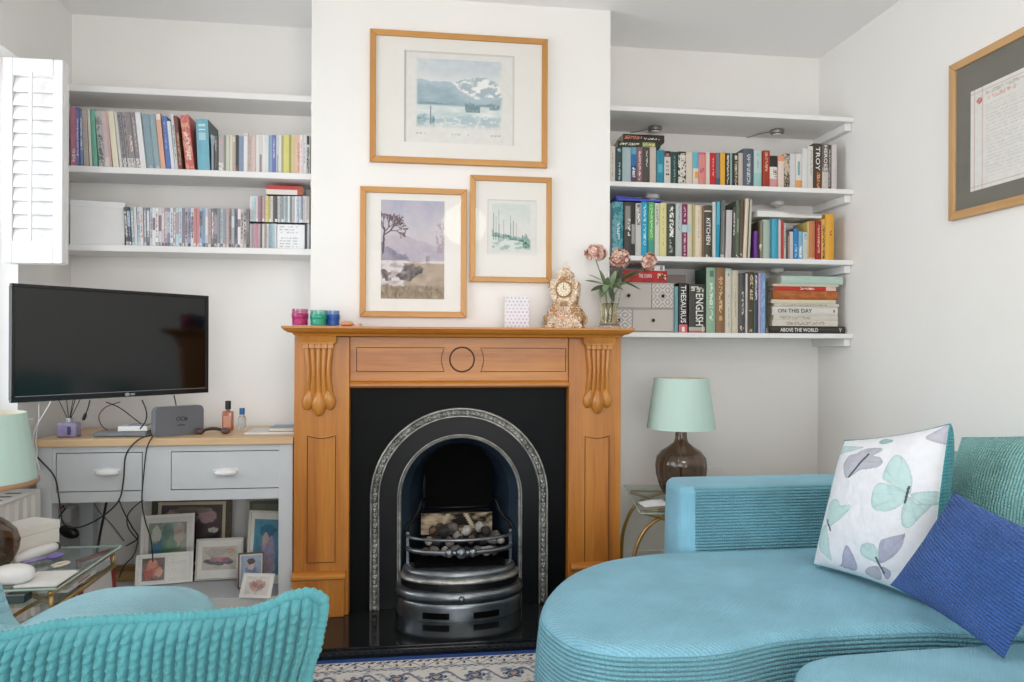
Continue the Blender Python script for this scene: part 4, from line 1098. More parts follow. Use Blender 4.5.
# ---------------------------------------------------------------- rug
RY1 = hp - .014; RY0, RXa, RXb = 1.0, -0.92, 1.25
def rugcol(x, y):
    """woven pattern by distance from the edge: blue selvedge, meander bands, cream field with blue flowers"""
    d = min(RY1 - y, y - RY0, x - RXa, RXb - x)
    s = x if d in (RY1 - y, y - RY0) else y
    cream, blue, navy, grey, tan = hx('#e4e0da'), hx('#34589c'), hx('#3a4a6c'), hx('#9aa0ac'), hx('#c8a890')
    n = fbm(x * 60, y * 60, 2) * .25
    def q(p, a, b): return a if p else b
    if d < .03: return mixc(blue, navy, max(0, min(1, .3 + n)))
    if d < .036: return cream
    if d < .052: return q((math.sin(s * 210) * math.sin((d - .044) * 300) > .15) or abs(math.sin(s * 105)) > .9, navy, cream)
    if d < .098:
        ph = s * 62; v = (d - .075) / .023
        if abs(v - .75 * math.sin(ph)) < .16: return grey
        c1 = (math.sin(ph * .5)) ; 
        if (((s * 20) % 1) - .5) ** 2 * 6 + (v * .6) ** 2 < .10: return q(((s * 20) % 1) > .5, navy, tan)
        return cream
    if d < .114: return q((math.sin(s * 210) * math.sin((d - .106) * 300) > .1), navy, q(abs(d - .106) > .005, grey, cream))
    if d < .26:
        u = (s * 7.2) % 1 - .5; v = (d - .187) / .14
        k = int(math.floor(s * 7.2))
        r = math.hypot(u, v * 1.0); a = math.atan2(v, u)
        if r < .08: return tan
        if r < .17 + .12 * abs(math.cos(3 * a)): return q(math.sin(r * 60 + a * 3) > -.1, navy, grey)
        if abs(v - .28 * math.sin(s * 45)) < .06: return mixc(navy, grey, .5)
        if fbm(s * 30, d * 30, 5) > .33: return grey
        return cream
    if d < .28: return navy
    f = fbm(x * 9, y * 9, 8)
    return q(f > .22, blue, q(abs(f) < .05, grey, cream))
bm = nb()
W1, H1 = RXb - RXa, RY1 - RY0
# fine weave where it shows, broad knots elsewhere
def part(x0, x1, y0, y1, nx, ny):
    surf(bm, lambda u, v: Vector((x0 + (x1 - x0) * u, y0 + (y1 - y0) * v, .0125)), nx, ny, lambda u, v: rugcol(x0 + (x1 - x0) * u, y0 + (y1 - y0) * v))
part(RXa, RXb, RY1 - .30, RY1, 620, 110)
part(RXa, RXb, RY0, RY1 - .30, 120, 70)
bmesh.ops.remove_doubles(bm, verts=[v for v in bm.verts if abs(v.co.y - (RY1 - .30)) < 1e-5], dist=.0005)
rt = thing('rug', 'cream and blue floral bordered rug in front of the hearth', 'rug', (0, 1.9, 0))
obj('pile', bm, painted('rug_wool', .95, .05), rt)
obj('backing', bx(RXa, RXb, RY0, RY1, .0006, .0120, .002), mat('rug_backing', '#b8ac98', .95), rt)
# ---------------------------------------------------------------- pictures on the wall
M_oak = [wood('oak_frame_upright', '#b07a3c', '#d09a58', 'Z', 0.4, 14), wood('oak_frame_lengthways', '#b07a3c', '#d09a58', 'X', 0.4, 14)]
M_mount = mat('ivory_mount_board', '#e9e6e0', 0.85, var=0.01)
M_pane = pane('picture_glass', '#ffffff', 0.0, 0.03, 0.35)
M_print = painted('watercolour_print', 0.8, 0.2)
def framed(label, p00, p11, depth, fw, wallm, prints, plane='y', woods=M_oak, mount=M_mount, wall=None, name='framed_picture', glassm=None, group=None):
    """picture hung flat on a wall: p00 lower near corner, p11 upper far corner given along the wall (s,z)"""
    (s0, z0), (s1, z1) = p00, p11
    yf, yb = wall
    def P(s, d, z): return (s, d, z) if plane == 'y' else (d, s, z)
    t = thing(name, label, 'picture', P((s0 + s1) / 2, yb, z0), 0, group)
    sgn = 1 if yb > yf else -1
    for (a, b, c, d, ax) in ((s0, s1, z0, z0 + fw, 1), (s0, s1, z1 - fw, z1, 1), (s0, s0 + fw, z0, z1, 0), (s1 - fw, s1, z0, z1, 0)):
        bm = nb()
        if ax: out = [(a, c), (b, c), (b - fw, d), (a + fw, d)] if c == z0 else [(a + fw, c), (b - fw, c), (b, d), (a, d)]
        else: out = [(a, c), (b, c + fw), (b, d - fw), (a, d)] if a == s0 else [(a, c + fw), (b, c), (b, d), (a, d - fw)]
        A = [bm.verts.new(P(q[0], yf, q[1])) for q in out]; B = [bm.verts.new(P(q[0], yb, q[1])) for q in out]
        for i in range(4): bm.faces.new((A[i], A[(i + 1) % 4], B[(i + 1) % 4], B[i]))
        bm.faces.new(A); bm.faces.new(B[::-1])
        bmesh.ops.bevel(bm, geom=[e for e in bm.edges if all(v in A for v in e.verts)], offset=.003, segments=2, profile=.5, affect='EDGES')
        obj('frame_rail' if ax else 'frame_stile', bm, woods[ax], t)
    def slab(nm, a, b, c, d, y0, y1, m): 
        lo = P(a, y0, c); hi = P(b, y1, d)
        return obj(nm, bx(min(lo[0], hi[0]), max(lo[0], hi[0]), min(lo[1], hi[1]), max(lo[1], hi[1]), c, d), m, t)
    slab('mount', s0 + fw - .002, s1 - fw + .002, z0 + fw - .002, z1 - fw + .002, yf + sgn * .010, yf + sgn * .013, mount)
    for k, (a, b, c, d, nu, nv, fn, nm) in enumerate(prints):
        bm = nb(); y = yf + sgn * (.0095 - .0004 * k)
        o = P(a, y, c); e1 = P(b, y, c); e2 = P(a, y, d)
        sheet(bm, o, Vector(e1) - Vector(o), Vector(e2) - Vector(o), nu, nv, fn)
        obj(nm, bm, M_print, t)
    slab('glass', s0 + fw - .002, s1 - fw + .002, z0 + fw - .002, z1 - fw + .002, yf + sgn * .006, yf + sgn * .007, glassm or M_pane)
    return t
FYP = 3.216
def rect(px0, py0, px1, py1):
    a, b = atY(px0, py1, FYP + .0095), atY(px1, py0, FYP + .0095)
    return a.x, b.x, a.z, b.z
paper = hx('#e4e3de')
def smooth(a, b, x): t = max(0, min(1, (x - a) / (b - a))); return t * t * (3 - 2 * t)
def lake(u, v):
    sky = mixc(hx('#dfe3e4'), hx('#b9c8d2'), smooth(.6, 1, v) * (.7 + fbm(u * 2, v * 4) * .5))
    c = sky
    m2 = .66 + .10 * math.exp(-((u - .68) / .16) ** 2) + .06 * math.exp(-((u - .9) / .1) ** 2) + fbm(u * 7, 0, 2) * .03
    if v < m2: c = mixc(hx('#f2f2f1'), hx('#9fb4be'), smooth(-.1, .3, fbm(u * 9, v * 12, 3)))
    m1 = .70 - .03 * u - .22 * smooth(.35, .7, u) + .10 * smooth(.72, 1.0, u) * .6 + fbm(u * 5, 1, 4) * .03
    if v < m1: c = mixc(hx('#a9c0cb'), hx('#7d9fae'), max(0, min(1, (m1 - v) * 3 + fbm(u * 4, v * 6, 5) * .6)))
    if v < .365 + .02 * math.sin(u * 9): c = mixc(hx('#cfdcde'), hx('#5f8592'), smooth(.33, .365, v))
    if v < .325: c = mixc(hx('#e3e8e6'), hx('#c4d4d6'), .5 + fbm(u * 3, v * 9, 6))
    tr = .36 + .05 * abs(fbm(u * 24, 0, 7))
    if .26 < v < tr and .56 + .1 * (.36 - v) < u < .74: c = mixc(hx('#4d7583'), hx('#6b929c'), .5 + fbm(u * 30, v * 20, 8))
    if .30 < v < .39 + .04 * fbm(u * 30, 0, 9) and .84 < u < .99: c = mixc(hx('#55808c'), hx('#86a6ae'), .5 + fbm(u * 30, v * 20, 8))
    sl = .12 + .16 * u if u < .62 else .22 - .1 * (u - .62)
    if v < sl: c = mixc(hx('#dfe4e3'), hx('#a9c1c8'), smooth(0, .35, abs(fbm(u * 5, v * 9, 10))))
    if u < .22 and v < .17 + .05 * math.sin(u * 14): c = mixc(hx('#6c98a6'), hx('#c3d3d7'), .5 + .9 * fbm(u * 12, v * 14, 11))
    if abs(u - .17) < .006 and .06 < v < .33: c = hx('#5c7f8a')
    ed = min(u / .03, (1 - u) / (.06 + .05 * fbm(v * 6, 2)), v / .1)
    return mixc(paper, c, .82 * smooth(0, 1, ed))
def plate(u, v):
    e = min(u, 1 - u, v, 1 - v)
    if u < .012: return hx('#b9b7b2')
    if v > .985 or u > .985: return hx('#d2d0cb')
    if abs(v - .10) < .008 and (.1 < u < .2 or .42 < u < .58 or .78 < u < .9) and fbm(u * 90, v * 90) > -.1: return hx('#b3b4b0')
    return paper
a, b = atY(369.5, 161, FYP), atY(548, 38, FYP)
framed('large oak-framed watercolour of a lake with snowy hills, highest on the chimney breast', (a.x, 2.004), (b.x, 2.588), 0, .026, None,
       [(*rect(404, 56, 514.5, 141.5), 90, 70, plate, 'plate_mark'), (*rect(415.5, 62.5, 503, 128.5), 150, 110, lake, 'print')], wall=(FYP, YC - .002))
BR_ = []
def grow(x, y, a, L, w, d, rr):
    x2, y2 = x + math.cos(a) * L, y + math.sin(a) * L * .66
    BR_.append((x, y, x2, y2, w))
    if d:
        for k in range(3 if d > 2 else 2): grow(x2 - (x2 - x) * rr.uniform(0, .35), y2 - (y2 - y) * rr.uniform(0, .35), a + rr.uniform(-.75, .75), L * rr.uniform(.6, .8), w * .62, d - 1, rr)
grow(.03, .46, 1.5, .22, .016, 0, random.Random(1)); grow(.04, .60, 1.45, .17, .013, 5, random.Random(8)); grow(.04, .64, .6, .15, .010, 5, random.Random(5)); grow(.05, .70, 2.2, .12, .009, 4, random.Random(3))
def twig(u, v):
    for x0, y0, x1, y1, w in BR_:
        if min(x0, x1) - .02 < u < max(x0, x1) + .02 and min(y0, y1) - .02 < v < max(y0, y1) + .02:
            dx, dy = x1 - x0, y1 - y0; t = max(0, min(1, ((u - x0) * dx + (v - y0) * dy) / (dx * dx + dy * dy + 1e-9)))
            if math.hypot(u - x0 - dx * t, (v - y0 - dy * t) * 1.4) < max(w, .0045): return True
    return False
def moor(u, v):
    c = mixc(hx('#cdc6cb'), hx('#b9b6c4'), smooth(.55, 1, v) + fbm(u * 3, v * 3) * .4)
    if v < .61 + .05 * math.sin(u * 5 + .5) + .02 * fbm(u * 8, 0): c = mixc(hx('#b0a7b6'), hx('#c6bcc4'), smooth(.45, .6, v) * .6 + .3 + fbm(u * 5, v * 9, 2) * .4)
    if v < .56 - .35 * u + .03 * fbm(u * 9, 0, 2): c = mixc(hx('#8e8798'), hx('#a69eac'), .5 + fbm(u * 6, v * 9, 3))
    if v < .39: c = mixc(hx('#d8d0d0'), hx('#b6aaa8'), smooth(-.2, .4, fbm(u * 4, v * 18, 4)))
    if v < .36 and u > .45 + .1 * math.sin(v * 30): c = mixc(hx('#bba896'), hx('#a39282'), .5 + fbm(u * 5, v * 16, 5))
    if abs(u - .74) < .035 and .36 < v < .44 and fbm(u * 50, v * 40, 6) > -.05: c = hx('#8b7c84')
    for (bx_, by, bw, bh) in ((.5, .28, .16, .075), (.08, .25, .1, .06), (.42, .22, .13, .04), (.3, .245, .08, .03), (.12, .2, .08, .03)):
        q = ((u - bx_) / bw) ** 2 + ((v - by) / bh) ** 2 + .8 * fbm(u * 12, v * 12, 7)
        if q < .8: c = mixc(hx('#564e4e'), hx('#8c827e'), smooth(-.3, .5, fbm(u * 20, v * 20, 8)))
    if v < .135 + .02 * fbm(u * 14, 0, 9): c = mixc(hx('#7a6a5a'), hx('#a8977f'), .5 + .9 * fbm(u * 30, v * 26, 10))
    if u < .55 and twig(u, v): c = hx('#6a5b5e')
    if u > .86 and abs(v - .62) < .16 and fbm(u * 24, v * 26, 14) > .12: c = mixc(c, hx('#9a8b90'), .6)
    return c
a, b = atY(359.5, 317, FYP), atY(467, 190, FYP)
framed('oak-framed moorland print with a bare tree, lower pair nearer the window', (a.x, 1.32), (b.x, 1.894), 0, .026, None,
       [(*rect(380.7, 201.5, 444.5, 298.5), 150, 220, moor, 'print')], wall=(FYP, YC - .002))
def trees(u, v):
    c = mixc(paper, hx('#cfd9d6'), smooth(.35, 1, v) * .6 + .2)
    if v < .34 - .12 * u + .03 * fbm(u * 8, 0): c = mixc(hx('#dde3df'), hx('#a9bdb6'), smooth(-.2, .4, fbm(u * 5, v * 12, 2)))
    h_ = .33 - .14 * u
    if h_ < v < h_ + .08 + .10 * max(0, fbm(u * 10, 0, 3)): c = mixc(hx('#6f9189'), hx('#b3c6c0'), .45 + fbm(u * 16, v * 16, 4))
    for (x, t, w) in ((.06, .8, .012), (.12, .72, .009), (.19, .86, .012), (.31, .66, .008), (.48, .76, .011), (.55, .64, .008), (.62, .6, .007)):
        if abs(u - x) < w * (1.4 - v) and .25 < v < t: c = mixc(c, hx('#6f8d88'), .75)
    if .78 < u and .10 < v < .26 + .04 * fbm(u * 20, 0, 6): c = mixc(hx('#5d867a'), hx('#a5bdb4'), .45 + fbm(u * 18, v * 18, 5))
    ed = min(u / .05, (1 - u) / .06, v / .1, (1 - v) / .05)
    return mixc(paper, c, smooth(0, 1, ed))
a, b = atY(470, 281, FYP), atY(552, 178, FYP)
framed('small oak-framed winter trees watercolour, beside the moorland print', (a.x, 1.482), (b.x, 1.96), 0, .024, None,
       [(*rect(487.5, 200.5, 536.5, 255), 60, 70, plate, 'plate_mark'), (*rect(491, 203.5, 531.5, 252.5), 90, 110, trees, 'print')], wall=(FYP, YC - .002))
# certificate on the side wall
XW = XR - .026
p0, p1 = atX(948.4, 66, XW), atX(948.3, 221, XW)
yA = p0.y; yB = yA - .80
zA, zB = p1.z, p0.z
def cert(u, v):
    # u runs from the far end (photo's left) to the near end
    if abs(u - .035) < .003 or abs(v - .04) < .004 or abs(v - .965) < .004 or abs(u - .10) < .002: return hx('#d3b6ae')
    if math.hypot((u - .075) * 1.3, v - .875) < .03: return mixc(hx('#c0564a'), hx('#d89a90'), .5 + fbm(u * 60, v * 60))
    if .12 < u < .5 and .90 < v < .945 and fbm(u * 40, v * 70, 3) > .05: return hx('#c9c5be')
    if .14 < u < .38 and .85 < v < .885 and fbm(u * 60, v * 90, 4) > .0: return hx('#d8b0a6')
    if u > .13 and u < .92 and .1 < v < .82 and (v * 30) % 1 < .45 and fbm(u * 70, v * 120, 5) > -.02: return hx('#d6d3cd')
    return hx('#e6e4df')
M_olive = mat('olive_grey_mount', '#77756c', 0.85, var=0.03)
M_oakR = [wood('pale_oak_frame_upright', '#b88a58', '#d4ac7c', 'Z', 0.4, 14), wood('pale_oak_frame_level', '#b88a58', '#d4ac7c', 'Y', 0.4, 14)]
c0, c1 = atX(971, 92, XW + .01), atX(971, 192, XW + .01)
fr = framed('oak-framed certificate with a red seal on the side wall', (yB, zA), (yA, zB), 0, .032, None, [], plane='x', woods=M_oakR, mount=M_olive, wall=(XW, XR - .001), name='framed_certificate')
w_ = yA - yB
q0 = c0.y; q1 = yB + (yA - q0) 
bm = nb(); sheet(bm, (XW + .0092, q0, c1.z), (0, q1 - q0, 0), (0, 0, c0.z - c1.z), 150, 130, cert)
obj('certificate', bm, M_print, fr)

# ---------------------------------------------------------------- shutter, radiator, left window side
M_shut = mat('white_shutter_lacquer', '#f3f3f3', 0.35, var=0.01)
sh = thing('window_shutter', 'white louvred shutter panel folded open beside the television alcove', 'shutter', (-1.5, 3.05, 1.5))
sx0, sx1, sz0, sz1 = -1.606, -1.389, 1.511, 2.312
L_ = sx1 - sx0
def shp(nm, u0, u1, z0, z1, y0=3.035, y1=3.063, bev=.003):
    return obj(nm, bx(u0, u1, y0, y1, z0, z1, bev), M_shut, sh)
shp('stile', sx0, sx0 + .034, sz0, sz1); shp('stile', sx1 - .034, sx1, sz0, sz1)
shp('top_rail', sx0 + .0345, sx1 - .0345, sz1 - .068, sz1); shp('bottom_rail', sx0 + .0345, sx1 - .0345, sz0, sz0 + .085)
nl = 12; zb0, zb1 = sz0 + .09, sz1 - .073
for k in range(nl):
    z = zb0 + (zb1 - zb0) * (k + .5) / nl
    bm = nb(); vs = ball(bm, (0, 0, 0), 1, 16, 8)
    bm2 = nb()
    prof = [(.034 * math.cos(2 * PI * i / 16), .0055 * math.sin(2 * PI * i / 16)) for i in range(16)]
    ca, sa = math.cos(math.radians(73)), math.sin(math.radians(73))
    pr = [(3.049 + p[0] * ca + p[1] * sa, z + p[0] * sa - p[1] * ca) for p in prof]
    bm.free(); prism(bm2, pr, sx0 + .036, sx1 - .036, 'x')
    obj('louvre', bm2, M_shut, sh, True, angle=40)
xr_ = atY(31, 150, 3.02).x
obj('tilt_rod', bx(xr_ - .006, xr_ + .006, 3.012, 3.022, zb0 - .005, zb1 + .012, .002), M_shut, sh)
sb = thing('window_shutter', 'second white shutter panel folded flat behind the open louvred one', 'shutter', (-1.5, 3.09, 1.5))
for nm, a_, b_, c_, d_ in (('stile', sx0, sx0 + .034, sz0, sz1), ('stile', sx1 - .030, sx1 - .003, sz0, sz1), ('top_rail', sx0 + .0345, sx1 - .0305, sz1 - .068, sz1), ('bottom_rail', sx0 + .0345, sx1 - .0305, sz0, sz0 + .085)):
    obj(nm, bx(a_, b_, 3.070, 3.098, c_, d_, .003), M_shut, sb)
for k in range(nl):
    z = zb0 + (zb1 - zb0) * (k + .5) / nl
    prof = [(.034 * math.cos(2 * PI * i / 12), .0055 * math.sin(2 * PI * i / 12)) for i in range(12)]
    ca, sa = math.cos(math.radians(70)), math.sin(math.radians(70))
    obj('louvre', prism(nb(), [(3.084 + (p[0] * ca + p[1] * sa) * .8, z + p[0] * sa - p[1] * ca) for p in prof], sx0 + .036, sx1 - .032, 'x'), M_shut, sb, True, angle=40)
M_rad = mat('white_radiator_enamel', '#eae8e4', 0.35, var=0.02)
rd = thing('radiator', 'white panel radiator under the window behind the glass table', 'radiator', (-1.55, 2.5, .1))
ry1 = 3.10; rz1 = .615
bm = nb()
n = 24
pts = []
y = 1.7
outl = [(-1.50, 1.7)]
k = 0
while y < ry1 - .06:
    outl += [(-1.50, y + .012), (-1.510, y + .020), (-1.510, y + .040), (-1.50, y + .048)]; y += .06
outl += [(-1.50, ry1), (-1.512, ry1), (-1.512, 1.7)]
outl = [(p[0] + (.0 if p[0] > -1.511 else -.008), p[1]) for p in outl]
prism(bm, outl[::-1], .12, rz1 - .012, 'z')
obj('front_panel', bm, M_rad, rd)
obj('back_panel', bx(-1.60, -1.585, 1.7, ry1, .12, rz1 - .012, .003), M_rad, rd)
bm = nb(); box(bm, -1.606, -1.497, 1.698, ry1 + .002, rz1 - .011, rz1, .003)
obj('top_grille', bm, M_rad, rd)
for k in range(20):
    y = 1.75 + k * .066
    obj('grille_slot', bx(-1.58, -1.525, y, y + .022, rz1 - .0002, rz1 + .0006), mat('shadow_grey_slot', '#6f6e6c', .8), rd)
for y in (1.8, ry1 - .12): obj('pipe', tube(nb(), [(-1.55, y, .0006), (-1.55, y, .121)], .008, 10), M_rad, rd, True)
obj('end_cap', bx(-1.605, -1.498, ry1 + .0025, ry1 + .008, .12, rz1, .002), M_rad, rd)

# ---------------------------------------------------------------- television
A_, B_ = Vector((-1.426, 2.748, 0)), Vector((-.914, 3.306, 0))
tvdir = (B_ - A_).normalized(); tw = (B_ - A_).length; tang = math.atan2(tvdir.y, tvdir.x)
tz0 = 1.19 - (405.5 - 347.4) * 2.54 / 720 ; tz1 = 1.19 + (347 - 285) * 2.54 / 720
M_tv = mat('gloss_black_bezel', '#111214', 0.22, var=0.02)
M_screen = bpy.data.materials.new('dark_glass_screen'); M_screen.use_nodes = True
t_ = NT(M_screen); t_.b.inputs['Base Color'].default_value = hx('#050708'); t_.b.inputs['Roughness'].default_value = 0.10; t_.b.inputs['Specular IOR Level'].default_value = 0.6
tv = thing('tv', 'flat black television angled across the alcove, switched off', 'television', (A_.x, A_.y, tz0), tang)
H_ = tz1 - tz0
bm = nb()
fb = .013
for a_, b_, c_, d_ in ((0, tw, 0, .020), (0, tw, H_ - fb, H_), (0, fb, .0201, H_ - fb - .0001), (tw - fb, tw, .0201, H_ - fb - .0001)):
    box(bm, a_, b_, -.006, .012, c_, d_, .002)
obj('bezel', bm, M_tv, tv, local=True)
obj('screen', bx(fb - .001, tw - fb + .001, -.002, .004, .019, H_ - fb + .001), M_screen, tv, local=True)
obj('rear_case', bx(.004, tw - .004, .0125, .032, .004, H_ - .004, .006), M_black, tv, local=True)
obj('rear_bulge', bx(.12, tw - .12, .0322, .07, .05, H_ - .08, .012), M_black, tv, local=True)
obj('wall_arm', tube(nb(), [(tw * .5, .07, H_ * .5), (tw * .5 + .02, .28, H_ * .5), (tw * .5 + .06, .42, H_ * .5)], .016, 10), M_black, tv, True, local=True)
bm = nb(); lathe(bm, [(0, 0), (.010, 0), (.010, .0012), (0, .0012)], (0, 0, 0), 20, m=Matrix.Translation((tw * .535, -.0062, .010)) @ Matrix.Rotation(PI / 2, 4, 'X') @ Matrix.Diagonal((1, .7, 1, 1)))
box(bm, tw * .535 + .013, tw * .535 + .030, -.0072, -.0061, .006, .014)
obj('maker_mark', bm, mat('silver_badge', '#a9aaac', 0.35, 0.6), tv, local=True)
obj('silver_trim', bx(.014, tw - .014, -.0068, -.0058, .0205, .0225), mat('silver_badge', '#a9aaac'), tv, local=True)

# ---------------------------------------------------------------- grey console
CX0, CX1, CY0, CY1 = -1.535, -.525, 3.15, 3.585
CT = .806
M_grey = mat('dove_grey_paint', '#c9cdd1', 0.45, var=0.02)
M_top = wood('pale_pine_top', '#c9a67e', '#e2c49c', 'X', 0.45, 9)
co = thing('console_table', 'grey painted console with two drawers and a pale wood top', 'console table', ((CX0 + CX1) / 2, CY0, 0))
obj('top', bx(CX0 - .012, CX1 + .004, CY0 - .014, CY1 + .01, CT - .030, CT, .003), M_top, co)
zc_ = CT - .031
zr = .545
for x in (CX0, CX1 - .058):
    for y in (CY0, CY1 - .058):
        obj('leg', bx(x, x + .058, y, y + .058, .0005, zc_, .002), M_grey, co)
dxa = [(atY(56, 475, CY0).x, atY(142, 475, CY0).x), (atY(171, 475, CY0).x, atY(280.5, 475, CY0).x)]
dz0, dz1 = atY(171, 490, CY0).z, atY(171, 452, CY0).z
bm = nb()
box(bm, CX0 + .0585, CX1 - .0585, CY0 + .003, CY0 + .02, dz1 + .002, zc_); box(bm, CX0 + .0585, CX1 - .0585, CY0 + .003, CY0 + .02, zr, dz0 - .002)
box(bm, dxa[0][1] + .002, dxa[1][0] - .002, CY0 + .003, CY0 + .02, dz0 - .002, dz1 + .002)
box(bm, CX0 + .0585, dxa[0][0] - .002, CY0 + .003, CY0 + .02, dz0 - .002, dz1 + .002); box(bm, dxa[1][1] + .002, CX1 - .0585, CY0 + .003, CY0 + .02, dz0 - .002, dz1 + .002)
obj('face_frame', bm, M_grey, co)
obj('side_apron', bx(CX0 + .004, CX0 + .02, CY0 + .0585, CY1 - .0585, zr, zc_), M_grey, co); obj('side_apron', bx(CX1 - .02, CX1 - .004, CY0 + .0585, CY1 - .0585, zr, zc_), M_grey, co)
obj('back_apron', bx(CX0 + .0585, CX1 - .0585, CY1 - .02, CY1 - .004, zr, zc_), M_grey, co)
obj('carcass_base', bx(CX0 + .021, CX1 - .021, CY0 + .021, CY1 - .021, zr, zr + .01), M_grey, co)
obj('lower_shelf', bx(CX0 + .004, CX1 - .004, CY0 + .004, CY1 - .004, .075, .13, .002), M_grey, co)
M_cup = mat('white_ceramic_handle', '#e8e8e8', 0.2, var=0.02, coat=.5)
for (x0, x1), hxp in zip(dxa, (107.5, 226)):
    d = obj('drawer', bx(x0 + .0015, x1 - .0015, CY0 + .001, CY0 + .019, dz0 + .0015, dz1 - .0015, .0015), M_grey, co)
    obj('drawer_box', bx(x0 + .01, x1 - .01, CY0 + .0195, CY1 - .05, dz0 + .01, dz1 - .02), M_grey, d)
    c = atY(hxp, 472.5, CY0)
    bm = nb(); ball(bm, (c.x, CY0 - .002, c.z), 1, 28, 16, None, (.047, .027, .020))
    for v in bm.verts:
        if v.co.z < c.z - .008: v.co.z = c.z - .008 + (v.co.z - c.z + .008) * .25
        v.co.y = min(v.co.y, CY0 + .0008)
    h_ = obj('cup_handle', bm, M_cup, d, True, angle=60)
    obj('handle_flange', bx(c.x - .052, c.x + .052, CY0 - .0015, CY0 + .0008, c.z + .008, c.z + .016, .0006), M_cup, h_)

# things on the console
def onto(px, py, z=CT): return atZ(px, py, z)
# reed diffuser
p = onto(69, 437)
rdif = thing('reed_diffuser', 'purple glass reed diffuser with dark sticks on the console', 'diffuser', (p.x, p.y, CT))
M_vio = glass('violet_glass', '#b8aad6', .05)
sc = .0415
obj('jar', bx(p.x - .040, p.x + .040, p.y - .025, p.y + .025, CT + .0008, CT + .062, .008, seg=3), mat('violet_frosted_glass', '#9a90b4', 0.15, var=.15, scale=60, coat=.6), rdif, True, angle=40)
obj('collar', lathe(nb(), [(0, 0), (.014, 0), (.014, .018), (.009, .018), (.009, .012), (0, .012)], (p.x, p.y, CT + .0625), 20), mat('silver_cap', '#c8c8cc', .3, .8), rdif, True, angle=40)
obj('motif', bx(p.x + .004, p.x + .018, p.y - .0262, p.y - .0255, CT + .012, CT + .046, .0), mat('dark_violet_motif', '#4a4468', .4), rdif)
for dx, dy in ((-.045, .0), (-.016, .01), (.012, .012), (.045, .004), (.03, -.01)):
    obj('reed', tube(nb(), [(p.x + dx * .05, p.y, CT + .07), (p.x + dx, p.y + dy, CT + .165)], .0018, 6), mat('dark_reed', '#3a3533', .8), rdif)
# set top box + white unit
a = onto(92, 437.5); b = onto(150, 435.5)
st = thing('set_top_box', 'flat grey set-top box on the console by the diffuser', 'set-top box', ((a.x + b.x) / 2, a.y, CT))
obj('case', bx(a.x, b.x, a.y, a.y + .14, CT + .003, CT + .020, .003), mat('slate_grey_plastic', '#7c8087', .4), st)
bm = nb()
obj('base', bx(a.x + .012, b.x - .012, a.y + .012, a.y + .128, CT + .0006, CT + .0035), M_black, st)
z_ = CT + .0205
q0, q1 = atZ(112, 433.3, z_), atZ(146, 431.8, z_)
wu = thing('router', 'small white router with a blue top edge lying on the set-top box', 'router', ((q0.x + q1.x) / 2, q0.y, z_))
obj('case', bx(q0.x, q1.x, a.y + .02, a.y + .11, z_ + .0005, z_ + .022, .004), M_white, wu)
obj('top_band', bx(q0.x + .03, q1.x - .006, a.y + .03, a.y + .10, z_ + .0222, z_ + .027, .002), mat('pale_blue_plastic', '#8a97ac', .4), wu)
# hub
a, b = onto(155.5, 437.8), onto(206, 434)
hz1 = atY(180, 407.5, a.y).z
hb = thing('broadband_hub', 'upright grey broadband hub with rounded corners on the console', 'router', (a.x, a.y, CT), math.atan2(b.y - a.y, b.x - a.x) + .12)
L = (b - a).length; hh = hz1 - CT
def rrect(x0, x1, z0, z1, r, n=6, corners=(1, 1, 1, 1)):
    pts = []
    for (cx, cz, a0, ok) in ((x1 - r, z0 + r, -PI / 2, corners[0]), (x1 - r, z1 - r, 0, corners[1]), (x0 + r, z1 - r, PI / 2, corners[2]), (x0 + r, z0 + r, PI, corners[3])):
        for k in range(n + 1):
            q = a0 + PI / 2 * k / n; pts.append((cx + r * math.cos(q), cz + r * math.sin(q)))
    return pts
bm = nb(); prism(bm, rrect(0, L, .001, hh, .018), 0, .042, 'y')
bmesh.ops.bevel(bm, geom=[e for e in bm.edges if abs(e.verts[0].co.y - e.verts[1].co.y) < 1e-6], offset=.004, segments=2, affect='EDGES')
obj('case', bm, mat('graphite_grey_plastic', '#6d7077', .45, var=.03), hb, True, local=True, angle=40)
bm = nb()
for cx in (L * .5 - .008, L * .5 + .010):
    lathe(bm, [(.006, -.0005), (.0095, -.0005), (.0095, .0005), (.006, .0005), (.006, -.0005)], (0, 0, 0), 20, m=Matrix.Translation((cx, -.0006, hh * .58)) @ Matrix.Rotation(PI / 2, 4, 'X'))
box(bm, L * .5 + .018, L * .5 + .030, -.001, -.0002, hh * .5, hh * .62)
box(bm, L * .5 - .012, L * .5 + .02, -.001, -.0002, hh * .34, hh * .38)
obj('emblem', bm, mat('dark_emblem', '#3c3e44', .4), hb, local=True)
# sunglasses / headphones
p = onto(213, 434.5)
hs = thing('headset', 'small dark headset with brown ear pads lying before the amber bottle', 'headset', (p.x, p.y, CT))
bm = nb(); tube(bm, catmull([(p.x - .05, p.y, CT + .013), (p.x - .02, p.y - .004, CT + .024), (p.x + .015, p.y - .002, CT + .025), (p.x + .048, p.y + .002, CT + .014)], 6), .010, 10, flat=.7)
obj('band', bm, mat('dark_leather', '#2e2a2c', .4), hs, True)
for dx in (-.055, .052):
    bm = nb(); ball(bm, (p.x + dx, p.y, CT + .0145), .019, 16, 10, None, (1.1, .8, .72)); obj('ear_pad', bm, mat('brown_leather_pad', '#5a4640', .45), hs, True)
